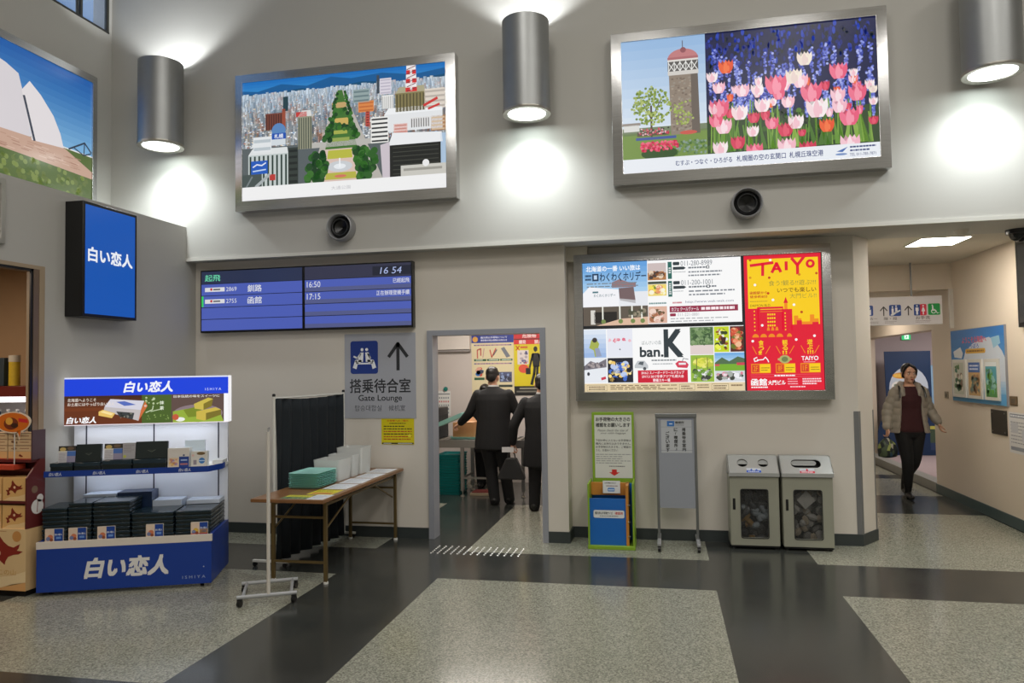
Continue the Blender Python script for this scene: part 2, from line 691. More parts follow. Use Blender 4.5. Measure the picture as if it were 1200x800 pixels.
# side wall above the shop with a window strip
w = MB()
w.box(-6.0, -5.8, -7.0, 6.75, 3.2, 5.36, M_UPPER)
w.box(-6.0, -5.8, 6.71, 6.75, 5.36, 6.9, M_UPPER)
w.box(-6.0, -5.8, -7.0, 0.0, 5.36, 6.9, M_UPPER)
w.box(-6.0, -5.8, -7.0, 6.75, 6.9, 7.25, M_UPPER)
struct('wall_side', w)
n = MB()
M_WF = mat('window_frame_bronze', (70, 70, 66), 0.4, 0.5)
n.box(-5.86, -5.795, 0.0, 6.71, 5.352, 5.372, M_WF)
for wy in (0.02, 1.30, 2.56, 3.82, 5.08, 6.33):
    n.box(-5.83, -5.80, wy - 0.014, wy + 0.014, 5.372, 6.9, M_WF)
    n.box(-5.83, -5.81, wy - 0.05, wy - 0.03, 5.372, 6.9, M_WF)
n.box(-5.83, -5.80, 6.675, 6.71, 5.372, 6.9, M_WF)
struct('window_1', n)
gm = bpy.data.materials.new('window_glass')
gm.use_nodes = True
gn = gm.node_tree
gb = gn.nodes['Principled BSDF']
gb.inputs['Base Color'].default_value = (0.75, 0.85, 1, 1)
gb.inputs['Roughness'].default_value = 0.02
gb.inputs['Alpha'].default_value = 0.16
struct('window_2', MB().box(-5.824, -5.818, 0.0, 6.71, 5.372, 6.9, gm))

# rest of the hall
struct('ceiling', MB().box(-6.0, 9.2, -7.2, 7.45, 7.25, 7.4, M_CEIL))
struct('wall_front', MB().box(-6.0, 9.2, -7.2, -7.0, 0, 7.25, M_UPPER))
struct('wall_far_side', MB().box(9.0, 9.2, -7.0, 14.6, 0, 7.25, M_UPPER))

# corridor
w = MB()
w.box(3.40, 3.62, 6.92, 10.26, 0, 2.84, M_CORR)
w.box(3.40, 3.62, 10.26, 13.65, 2.08, 2.6, M_CORR)
w.box(3.40, 3.62, 13.65, 14.6, 0, 2.6, M_CORR)
w.box(3.62, 9.0, 6.92, 7.10, 0, 2.84, M_WALL)
struct('wall_corridor', w)
h = MB()
h.box(1.935, 3.40, 9.53, 9.70, 2.53, 2.84, M_CORR)
h.box(3.355, 3.40, 9.50, 9.53, 2.06, 2.53, mat('shutter_guide', (210, 204, 194), 0.45))
struct('wall_header', h)
struct('ceiling_corridor', MB().box(1.75, 9.0, 7.45, 9.7, 2.84, 2.95, M_CEIL))
struct('ceiling_far_corridor', MB().box(1.75, 7.2, 9.7, 14.6, 2.60, 2.7, M_CEIL))
struct('wall_corridor_end', MB().box(1.75, 3.62, 14.5, 14.7, 0, 2.6, M_CORR))
b = MB()
b.box(3.388, 3.40, 6.92, 10.26, 0, 0.11, M_BASE2)
struct('baseboard_corridor', b)
w = MB()
w.box(3.40, 3.56, 10.26, 13.65, 0, 0.115, mat('grey_kerb', (142, 142, 136), 0.5))
struct('trim_3', w)
w = MB()
w.box(3.62, 7.0, 13.9, 14.05, 0, 2.6, M_LILAC)
w.box(7.0, 7.15, 10.0, 14.05, 0, 2.6, M_LILAC)
w.box(3.62, 7.0, 10.0, 10.15, 0, 2.6, M_LILAC)
struct('wall_alcove', w)
struct('floor_alcove', MB().box(3.56, 7.0, 10.15, 13.9, 0.0, 0.09, mat('lilac_carpet', (168, 152, 154), 0.9, vary=0.1, scale=60)))

# ================================================================== fixed lights that are things
M_LAMPGLASS = mat('lamp_diffuser_glow', (255, 255, 255), 0.4, emit=14.0, emit_rgb=(238, 252, 250))
M_LAMPIN = mat('lamp_inner_white', (200, 200, 200), 0.6)
LAMPZ = (3.985, 4.835)
LAMP_E = 52.0
DOWN_E = 82.0
for lx, lab in ((-4.967, 'grey cylinder wall lamp beside the aerial city picture, nearest the corner window'),
                (-1.165, 'grey cylinder wall lamp between the city picture and the tulip picture'),
                (2.665, 'grey cylinder wall lamp beyond the tulip picture, above the corridor')):
    c = Vector((lx, 6.46, 0))
    t = thing('wall_lamp', lab, 'lamp', (lx, 6.75, LAMPZ[0]), group='cylinder lamps on the upper wall')
    z0, z1 = LAMPZ
    m_ = MB().lathe([(0.203, z0 + 0.012), (0.215, z0 + 0.012), (0.215, z1), (0.203, z1), (0.203, z0 + 0.012)], c, M_LAMPB, 48)
    m_.build('lamp_body', t)
    MB().lathe([(0.172, z0 + 0.02), (0.172, z0 - 0.004), (0.180, z0 - 0.010), (0.219, z0 - 0.010), (0.222, z0 - 0.002), (0.222, z0 + 0.014), (0.215, z0 + 0.014)], c, M_STEEL, 48).build('trim_ring', t)
    MB().lathe([(0.0005, z0 + 0.004), (0.172, z0 + 0.004)], c, M_LAMPGLASS, 48).build('diffuser', t, recalc=False)
    MB().lathe([(0.0005, z0 + 0.40), (0.202, z0 + 0.40), (0.202, z0 + 0.42), (0.0005, z0 + 0.42)], c, M_LAMPIN, 32).build('lamp_housing', t)
    MB().box(lx - 0.05, lx + 0.05, 6.66, 6.75, z0 + 0.27, z0 + 0.50, M_GREYMETAL).build('wall_bracket', t, bev=0.004)
    d = bpy.data.lights.new('uplight', 'SPOT')
    d.energy = LAMP_E
    d.color = (0.93, 0.97, 1.0)
    d.spot_size = R(128)
    d.spot_blend = 0.35
    d.shadow_soft_size = 0.05
    o = bpy.data.objects.new('uplight', d)
    COL.objects.link(o)
    o.location = (lx, 6.46, z1 - 0.17)
    o.rotation_euler = (PI, 0, 0)
    d = bpy.data.lights.new('downlight', 'SPOT')
    d.energy = DOWN_E
    d.color = (0.90, 0.97, 1.0)
    d.spot_size = R(142)
    d.spot_blend = 1.0
    d.shadow_soft_size = 0.08
    o = bpy.data.objects.new('downlight', d)
    COL.objects.link(o)
    o.location = (lx, 6.46, z0 - 0.03)

t = thing('ceiling_light', 'square glowing ceiling light panel over the corridor entrance', 'light', (2.66, 7.77, 2.84))
MB().ring(rrect(2.43, 2.89, 7.51, 8.03, 0.004, 1), rrect(2.445, 2.875, 7.53, 8.01, 0.004, 1), 'z', 2.832, 2.8395, M_WHITE).build('light_frame', t)
MB().box(2.445, 2.875, 7.53, 8.01, 2.835, 2.8395, mat('panel_glow', (255, 255, 255), 0.5, emit=36.0, emit_rgb=(255, 246, 232))).build('diffuser', t)
t = thing('smoke_detector', 'small round white detector on the corridor ceiling beside the light panel', 'detector', (2.66, 7.19, 2.84))
MB().lathe([(0.0005, 2.80), (0.035, 2.80), (0.05, 2.822), (0.06, 2.8395)], (2.66, 7.19, 0), M_CEIL, 24).build('detector_body', t)
t = thing('security_camera', 'black dome camera under the soffit above the corridor', 'camera', (3.17, 7.30, 2.84))
MB().lathe([(0.06, 2.8395), (0.105, 2.8395), (0.10, 2.80), (0.075, 2.80)], (3.17, 7.30, 0), M_BLACK, 28).build('mount', t)
MB().lathe([(0.078, 2.802), (0.076, 2.78), (0.06, 2.752), (0.03, 2.735), (0.0005, 2.732)], (3.17, 7.30, 0), mat('dome_tint', (10, 11, 12), 0.08), 28).build('dome', t)

# ================================================================== wall pictures and lit signs
def city_art(A):
    rnd = random.Random(4)
    A.slab(0.02, (245, 245, 245))
    A.grad(0, 0, 1, 0.10, (26, 110, 190), (52, 140, 205), 4, 1)
    A.poly([(0, .14), (0, .07), (.08, .085), (.2, .04), (.33, .075), (.45, .02), (.55, .05), (.7, .03), (.85, .07), (1, .04), (1, .14)], (24, 92, 150), 2)
    A.poly([(0, .15), (0, .10), (.12, .115), (.3, .09), (.42, .12), (.6, .085), (.8, .115), (1, .09), (1, .15)], (22, 80, 118), 3)
    A.rect(0, .125, 1, .885, (128, 142, 150), 4)
    walls = [(226, 230, 232), (205, 214, 220), (240, 240, 236), (180, 192, 202), (168, 178, 186), (214, 200, 180), (150, 168, 190), (196, 150, 130), (120, 140, 156)]
    y = .12
    while y < .62:
        s = .012 + .05 * (y - .1)
        x = -.02
        while x < 1:
            wd = s * rnd.uniform(.6, 1.5)
            hh = s * 1.1 * rnd.uniform(.4, 1.7)
            c = rnd.choice(walls)
            haze = max(0, (.42 - y) / .3)
            c = tuple(int(a * (1 - .6 * haze) + b * .6 * haze) for a, b in zip(c, (196, 218, 240)))
            d = tuple(int(a * (.66 + .2 * min(1, haze))) for a in c)
            x0, x1 = max(0, x), min(1, x + wd)
            yb = min(.88, y + s * 1.5)
            if x1 > x0:
                A.rect(x0, y - hh, x1, yb, c, 5)
                A.rect(x0 + (x1 - x0) * .62, y - hh, x1, yb, d, 6)
                if s > .02:
                    for k in range(3):
                        A.rect(x0, y - hh + s * .4 * (k + 1), x0 + (x1 - x0) * .62, y - hh + s * .4 * (k + 1) + s * .12, tuple(int(a * .7) for a in c), 6)
            x += wd * rnd.uniform(.8, 1.3)
        y += s * .9
    for k in range(900):
        yy = rnd.uniform(.14, .56)
        q = .004 + .012 * (yy - .1)
        xx = rnd.uniform(.002, .98)
        A.rect(xx, yy, min(.998, xx + q * rnd.uniform(.5, 1.3)), yy + q * rnd.uniform(.6, 1.6), rnd.choice([(236, 240, 244), (210, 220, 230), (120, 140, 160), (246, 246, 244), (176, 120, 104), (92, 108, 120), (150, 176, 206), (226, 206, 176)]), 7)
    A.rect(0, .56, 1, .885, (92, 100, 102), 8)
    # park axis
    A.poly([(.48, .14), (.512, .14), (.70, .885), (.34, .885)], (186, 182, 174), 9)
    A.poly([(.484, .14), (.506, .14), (.62, .885), (.385, .885)], (70, 116, 52), 10)
    A.rect(.30, .555, .72, .60, (188, 186, 180), 10)
    for q, c in (((.455, .24, .525, .285), (196, 164, 110)), ((.45, .37, .535, .43), (206, 176, 96)), ((.445, .47, .53, .50), (168, 176, 80)), ((.435, .53, .54, .56), (150, 168, 84))):
        A.rect(*q, c, 11)
    A.poly([(.42, .62), (.575, .62), (.605, .885), (.395, .885)], (222, 196, 184), 11)
    A.poly([(.435, .63), (.55, .63), (.555, .70), (.43, .70)], (188, 188, 70), 12)
    A.ell(.492, .765, .062, .045, (206, 210, 214), 12)
    A.ell(.492, .765, .030, .022, (236, 240, 244), 13)
    A.line([(.492, .77), (.492, .70)], .006, (248, 250, 252), 14)
    A.poly([(.425, .815), (.57, .815), (.575, .87), (.418, .87)], (186, 182, 76), 12)
    A.ell(.495, .845, .03, .012, (214, 120, 100), 13)
    g = [(34, 74, 34), (48, 96, 40), (62, 114, 48), (28, 62, 32)]
    for side in (-1, 1):
        for k in range(110):
            yy = rnd.uniform(.15, .87)
            if .545 < yy < .615 or .6 < yy < .63:
                continue
            half = .010 + (yy - .14) * .14
            xx = .495 + side * half * rnd.uniform(.72, 1.2) + (.012 if side > 0 else 0)
            A.ell(xx, yy, .003 + .019 * yy, None, rnd.choice(g), 15 + k % 4, 10)
    for k in range(26):
        A.ell(rnd.uniform(.455, .535), rnd.uniform(.29, .34) + rnd.choice((0, .13)), .010, None, rnd.choice(g), 15 + k % 4, 9)
    for k in range(20):
        A.ell(rnd.uniform(.33, .385), rnd.uniform(.64, .86), .018, None, rnd.choice(g), 15 + k % 4, 9)
        A.ell(rnd.uniform(.60, .67), rnd.uniform(.62, .85), .017, None, rnd.choice(g), 15 + k % 4, 9)

    def block(x0, y0, x1, y1, c, roof=None, rows=0, cols=0, dk=None, l=20):
        A.rect(x0, y0, x1, y1, c, l)
        dk = dk or tuple(int(a * .6) for a in c)
        if roof:
            A.poly([(x0, y0), (x0 + .02, y0 - .05), (x1 - .005, y0 - .05), (x1, y0)], roof, l)
        for k in range(rows):
            yy = y0 + (y1 - y0) * (k + .35) / rows
            A.rect(x0 + .004, yy, x1 - .004, yy + (y1 - y0) * .4 / rows, dk, l + 1)
        for k in range(cols):
            xx = x0 + (x1 - x0) * (k + .3) / cols
            A.rect(xx, y0 + .01, xx + (x1 - x0) * .4 / cols, y1, dk, l + 1)
    block(.21, .15, .236, .27, (38, 66, 74))
    block(.12, .28, .205, .42, (120, 66, 52), None, 0, 7)
    block(.205, .25, .222, .42, (156, 78, 56))
    block(.285, .33, .355, .60, (150, 150, 128), (222, 222, 220), 0, 6, (70, 78, 66))
    block(.275, .29, .33, .33, (196, 64, 56))
    block(.055, .47, .15, .60, (230, 234, 236), None, 2, 0, (190, 200, 206))
    block(.15, .43, .222, .55, (214, 222, 228), None, 0, 0)
    A.ell(.187, .43, .036, None, (92, 136, 190), 22)
    A.rect(.152, .45, .224, .50, (38, 84, 176), 23)
    A.text('札幌', .165, .457, .21, .493, (235, 240, 250), 24, .02)
    block(.03, .62, .235, .885, (196, 206, 204), (226, 230, 230), 0, 9, (44, 62, 56))
    block(.235, .58, .285, .885, (54, 62, 58), None, 6, 0, (34, 40, 38))
    A.rect(.045, .67, .13, .78, (36, 92, 190), 24)
    A.line([(.055, .72), (.075, .70), (.10, .71), (.12, .69)], .006, (230, 236, 246), 25)
    A.line([(.055, .755), (.12, .745)], .006, (200, 220, 246), 25)
    A.rect(0, .78, .10, .885, (72, 84, 82), 25)
    A.line([(.07, .885), (.14, .79)], .014, (170, 178, 180), 26)
    A.line([(.02, .885), (.05, .80)], .008, (120, 130, 132), 26)
    A.rect(.14, .79, .17, .84, (188, 60, 56), 26)
    block(.675, .05, .688, .2, (66, 74, 84))
    block(.69, .08, .745, .21, (222, 216, 226), None, 5, 0, (190, 184, 200))
    block(.56, .15, .64, .26, (150, 168, 168), None, 3, 0, (110, 130, 134))
    block(.585, .25, .66, .34, (222, 138, 76), None, 3, 0, (196, 110, 60))
    block(.62, .33, .64, .46, (190, 80, 70), None, 6)
    block(.70, .22, .755, .33, (236, 236, 234), None, 0, 6, (180, 180, 178))
    block(.645, .39, .73, .60, (238, 238, 234), None, 6, 0, (54, 56, 58))
    block(.764, .215, .905, .365, (134, 124, 84), (176, 170, 140), 0, 9, (88, 82, 56))
    block(.90, .20, 1.0, .36, (226, 216, 204), None, 4, 0, (190, 180, 170))
    block(.71, .38, .985, .52, (232, 234, 236), (244, 246, 248), 0, 0)
    block(.755, .46, .82, .54, (226, 168, 156), None, 3, 0, (204, 140, 130))
    block(.835, .42, .925, .50, (216, 210, 204), None, 0, 8, (110, 108, 108))
    block(.93, .42, 1.0, .54, (176, 130, 92), None, 4, 0, (214, 190, 160))
    A.line([(.90, .33), (.96, .28)], .012, (206, 60, 60), 23)
    A.line([(.92, .36), (.97, .33)], .01, (206, 60, 60), 23)
    A.poly([(.735, .60), (.75, .53), (.98, .55), (.985, .63), (.735, .63)], (240, 242, 244), 24)
    A.rect(.735, .63, .975, .90, (34, 36, 34), 24)
    for k in range(7):
        A.rect(.75, .65 + .035 * k, .965, .657 + .035 * k, (66, 68, 62), 25)
    A.poly([(.70, .885), (.69, .62), (.735, .60), (.735, .90)], (208, 198, 206), 24)
    A.rect(.975, .56, 1.0, .90, (176, 200, 224), 24)
    A.rect(.787, .80, 1.0, .90, (206, 204, 196), 26)
    A.ell(.905, .79, .016, None, (240, 240, 240), 27)
    A.rect(.80, .825, .98, .845, (160, 158, 150), 27)
    # red and white lattice tower
    for k in range(6):
        c = (214, 52, 52) if k % 2 else (244, 240, 240)
        A.rect(.818 - k * .001, .0 + k * .035, .862 + k * .001, .035 + k * .035, c, 23)
        A.line([(.82, .03 + k * .035), (.86, .005 + k * .035)], .004, (120, 60, 70), 24)
    A.rect(.835, 0, .845, .2, (236, 226, 226), 24)
    A.rect(0, .885, 1, 1, (246, 246, 246), 30)
    A.text('大通公園', .45, .925, .545, .955, (196, 196, 200), 31)


def tulip_art(A):
    rnd = random.Random(11)
    A.slab(0.02, (245, 245, 245))
    sx = .345
    A.grad(0, 0, sx, .72, (150, 186, 226), (224, 234, 244), 10, 1)
    A.rect(0, .70, sx, .895, (120, 148, 72), 2)
    A.rect(0, .66, sx, .715, (120, 134, 104), 2)
    A.rect(.005, .635, .07, .685, (222, 222, 218), 3)
    A.rect(.0, .62, .075, .64, (150, 140, 132), 3)
    # round tower with a pink roof and a gallery
    A.poly([(.200, .73), (.196, .27), (.313, .27), (.318, .73)], (146, 132, 118), 5)
    for k in range(150):
        xx, yy = rnd.uniform(.198, .305), rnd.uniform(.30, .72)
        A.rect(xx, yy, xx + .009, yy + .012, rnd.choice([(120, 106, 94), (168, 154, 138), (132, 118, 104), (154, 146, 134)]), 6)
    A.poly([(.285, .73), (.285, .27), (.313, .27), (.318, .73)], (108, 98, 90), 7)
    A.rect(.192, .165, .316, .285, (96, 94, 92), 7)
    for k in range(5):
        x0 = .195 + .0235 * k
        A.line([(x0, .19), (x0 + .0235, .255)], .003, (240, 240, 236), 8)
        A.line([(x0, .255), (x0 + .0235, .19)], .003, (240, 240, 236), 8)
        A.rect(x0 - .001, .175, x0 + .002, .275, (236, 236, 232), 8)
    A.rect(.192, .255, .316, .285, (214, 210, 204), 9)
    A.rect(.192, .165, .316, .182, (226, 222, 216), 9)
    A.ell(.254, .165, .062, .075, (196, 128, 130), 9, 16, 0, 180)
    A.rect(.192, .15, .316, .168, (176, 108, 112), 10)
    A.ell(.256, .10, .012, None, (150, 90, 96), 10)
    A.line([(.254, .09), (.254, .03)], .003, (90, 80, 80), 10)
    # airy tree
    A.line([(.12, .73), (.12, .5)], .008, (84, 72, 54), 8)
    A.line([(.12, .6), (.085, .47)], .004, (84, 72, 54), 8)
    A.line([(.12, .6), (.16, .46)], .004, (84, 72, 54), 8)
    for k in range(240):
        a, r = rnd.uniform(0, 2 * PI), math.sqrt(rnd.random())
        A.ell(.12 + .083 * r * math.cos(a), .50 + .145 * r * math.sin(a), .0055, None, rnd.choice([(150, 168, 84), (126, 148, 66), (178, 192, 112), (108, 132, 60)]), 9 + k % 3, 7)
    for k in range(50):
        A.ell(rnd.uniform(.215, .29), rnd.uniform(.48, .68), .005, None, rnd.choice([(150, 168, 84), (178, 192, 112)]), 11, 7)
    A.rect(.06, .695, .19, .725, (96, 84, 70), 12)
    for k in range(60):
        A.ell(rnd.uniform(.07, .19), rnd.uniform(.67, .72), .004, None, rnd.choice([(206, 76, 96), (236, 190, 196), (60, 60, 54)]), 13, 7)
    A.rect(.055, .735, .22, .755, (70, 90, 160), 12)
    A.ell(.27, .72, .035, .015, (206, 92, 80), 12)
    A.ell(.15, .86, .075, .05, (52, 84, 40), 13)
    for k in range(110):
        A.ell(rnd.uniform(.075, .225), rnd.uniform(.775, .84), .006, None, rnd.choice([(222, 66, 96), (240, 110, 136), (196, 44, 76)]), 14 + k % 2, 8)
    for k in range(120):
        A.ell(rnd.uniform(.22, sx - .006), rnd.uniform(.78, .88), .005, None, rnd.choice([(110, 140, 90), (140, 160, 150), (84, 116, 64)]), 13, 7)
    # flower close-up
    A.rect(sx, 0, 1, .895, (16, 24, 70), 3)
    for k in range(330):
        yy = rnd.uniform(.01, .26)
        A.ell(rnd.uniform(sx + .006, .992), yy, rnd.uniform(.004, .008), rnd.uniform(.012, .03), rnd.choice([(26, 48, 150), (18, 34, 116), (34, 64, 176), (12, 20, 60), (20, 30, 40)]), 4 + k % 3, 8)
    A.rect(sx, .62, 1, .895, (46, 70, 36), 5)
    for k in range(110):
        A.ell(rnd.uniform(sx + .01, .985), rnd.uniform(.60, .87), .011, .02, rnd.choice([(60, 96, 36), (36, 58, 28), (84, 124, 44), (26, 40, 30)]), 6 + k % 2, 7)
    for k in range(120):
        cx_, cy_ = rnd.uniform(sx + .015, .985), rnd.uniform(.20, .64)
        for j in range(16):
            t = j / 15
            A.ell(cx_ + rnd.uniform(-.009, .009) * (1.1 - t), cy_ - .075 + .15 * t * rnd.uniform(.8, 1), .0052, None,
                  rnd.choice([(98, 112, 206), (138, 150, 226), (72, 84, 180), (172, 180, 238), (54, 66, 158)]), 8 + j % 3, 7)
    for k in range(70):
        x0, y0 = rnd.uniform(sx + .02, .98), rnd.uniform(.52, .74)
        A.line([(x0, y0), (x0 + rnd.uniform(-.012, .012), .885)], .0055, rnd.choice([(96, 140, 52), (126, 164, 66), (64, 104, 40)]), 12 + k % 3)
    for k in range(26):
        x0 = rnd.uniform(sx + .03, .97)
        yb = .885
        q = rnd.uniform(-.03, .03)
        A.poly([(x0 - .01, yb), (x0 + q, rnd.uniform(.58, .72)), (x0 + .012, yb)], rnd.choice([(104, 148, 56), (74, 116, 44), (140, 176, 80)]), 15)
    TUL = [(515, 250, 65, 0), (455, 292, 50, 1), (823, 215, 65, 2), (950, 260, 75, 3), (780, 283, 70, 2), (485, 332, 55, 4), (578, 340, 62, 4),
           (635, 335, 52, 1), (710, 315, 92, 3), (805, 300, 65, 4), (845, 342, 90, 3), (720, 352, 52, 3), (945, 350, 62, 4), (1018, 340, 75, 3),
           (655, 395, 66, 1), (755, 380, 56, 4), (865, 400, 92, 1), (950, 392, 62, 4), (485, 410, 85, 3), (465, 415, 50, 1), (565, 425, 72, 1),
           (620, 443, 52, 5), (690, 462, 58, 3), (783, 455, 66, 1), (742, 485, 66, 5), (985, 430, 82, 3), (900, 465, 62, 0), (470, 460, 60, 3),
           (500, 480, 72, 4), (615, 495, 52, 1), (805, 495, 34, 5), (555, 540, 62, 5), (485, 565, 66, 1), (745, 548, 78, 4), (825, 555, 72, 5),
           (985, 530, 82, 4), (620, 570, 72, 3), (1080, 440, 40, 5), (1078, 370, 36, 1), (1080, 325, 36, 2)]
    PET = [((232, 84, 44), (246, 120, 70)), ((250, 240, 240), (246, 196, 208)), ((246, 234, 218), (236, 214, 206)), ((234, 92, 126), (248, 150, 172)),
           ((246, 184, 200), (252, 226, 232)), ((206, 44, 80), (228, 84, 110))]
    def bloom(A, x, y, w_, h_, a, b, l):
        mid = tuple(int(p * .55 + q * .45) for p, q in zip(a, b))
        dk = tuple(int(p * .82) for p in a)

        def petal(px_, tip, wid, c, ll):
            # a pointed petal: rounded at the foot, tapering to its tip
            pts = []
            for t in (0, .15, .35, .6, .8, .93, 1.0):
                q = wid * math.sin(PI * (.12 + .80 * t) ** .9) * (1 - t ** 4)
                pts.append((t, q))
            L_ = [(px_ + (tip - px_) * t - q, y + h_ * .95 - 1.95 * h_ * t) for t, q in pts]
            R_ = [(px_ + (tip - px_) * t + q, y + h_ * .95 - 1.95 * h_ * t) for t, q in reversed(pts)]
            A.poly(L_ + R_[1:], c, ll)
        petal(x - w_ * .18, x - w_ * .42, w_ * .52, dk, l)
        petal(x + w_ * .18, x + w_ * .40, w_ * .52, mid, l)
        petal(x, x + w_ * .02, w_ * .60, a, l + 1)
        petal(x - w_ * .32, x - w_ * .88, w_ * .34, mid, l + 2)
        petal(x + w_ * .32, x + w_ * .86, w_ * .34, a, l + 2)
        petal(x - w_ * .02, x - w_ * .05, w_ * .30, b, l + 3)
        A.ell(x + w_ * .30, y + h_ * .25, w_ * .14, h_ * .45, b, l + 4, 8)

    for k in range(34):
        a, b = rnd.choice(PET)
        bloom(A, rnd.uniform(sx + .03, .975), rnd.uniform(.38, .66), rnd.uniform(.013, .02), rnd.uniform(.026, .04), a, b, 16)
    for X, Y, wd, k in TUL:
        x = (X - 86) / 1008
        y = (Y - (160 - 105 * x)) / 520
        if x - wd / 2016 < sx:
            x = sx + wd / 2016
        x = min(x, 1 - wd / 2016)
        w_, h_ = wd / 1008 / 2, wd / 520 / 2 * .82
        a, b = PET[k]
        bloom(A, x, y, w_, h_, a, b, 22)
    A.rect(0, .895, 1, 1, (238, 242, 248), 30)
    nv = (36, 58, 120)
    A.text('むすぶ・つなぐ・ひろがる', .215, .925, .44, .965, nv, 32, .012)
    A.text('札幌圏の空の玄関口', .458, .922, .648, .966, nv, 32, .012)
    A.text('札幌丘珠空港', .662, .922, .79, .966, nv, 32, .012)
    A.ell(.857, .965, .022, .008, (120, 150, 200), 32)
    A.poly([(.84, .945), (.882, .915), (.862, .95)], (70, 110, 180), 33)
    A.rows(.89, .905, .985, .955, 2, nv, 32, 3)
    A.text('TEL 011-785-7871', .888, .962, .985, .982, nv, 32)


def coast_art(A):
    rnd = random.Random(2)
    A.slab(0.02, (240, 240, 240))
    A.grad(0, 0, 1, .62, (24, 92, 172), (132, 186, 228), 12, 1)
    # horizon, grass, brick plaza and the white sail-like walls
    A.rect(0, .63, 1, 1, (92, 112, 58), 2)
    A.poly([(0, .66), (.84, .635), (.93, .70), (1, .75), (1, .81), (.6, .79), (0, .77)], (206, 170, 150), 4)
    for k in range(90):
        x = rnd.uniform(.02, .93)
        y = rnd.uniform(.67, .765)
        A.rect(x, y, x + .04, y + .006, rnd.choice([(190, 150, 130), (222, 190, 172), (178, 136, 118)]), 5)
    for k in range(220):
        A.ell(rnd.uniform(.02, .98), rnd.uniform(.80, .985), .012, None, rnd.choice([(86, 108, 50), (132, 148, 80), (104, 120, 60)]), 7 + k % 2, 7)
    A.poly([(0, .08), (.30, .10), (.45, .135), (.52, .16), (.583, .20), (.614, .364), (.65, .64), (.3, .66), (0, .66)], (226, 220, 224), 8)
    A.poly([(.60, .31), (.64, .22), (.70, .29), (.77, .41), (.81, .53), (.83, .635), (.655, .66)], (238, 232, 234), 9)
    A.line([(.612, .35), (.668, .655)], .012, (70, 76, 90), 10)
    A.line([(.86, .625), (.955, .53), (.995, .59)], .008, (54, 66, 84), 10)
    A.line([(.89, .60), (.95, .635), (.995, .60)], .006, (54, 66, 84), 10)
    A.line([(.955, .53), (.95, .635)], .006, (54, 66, 84), 10)


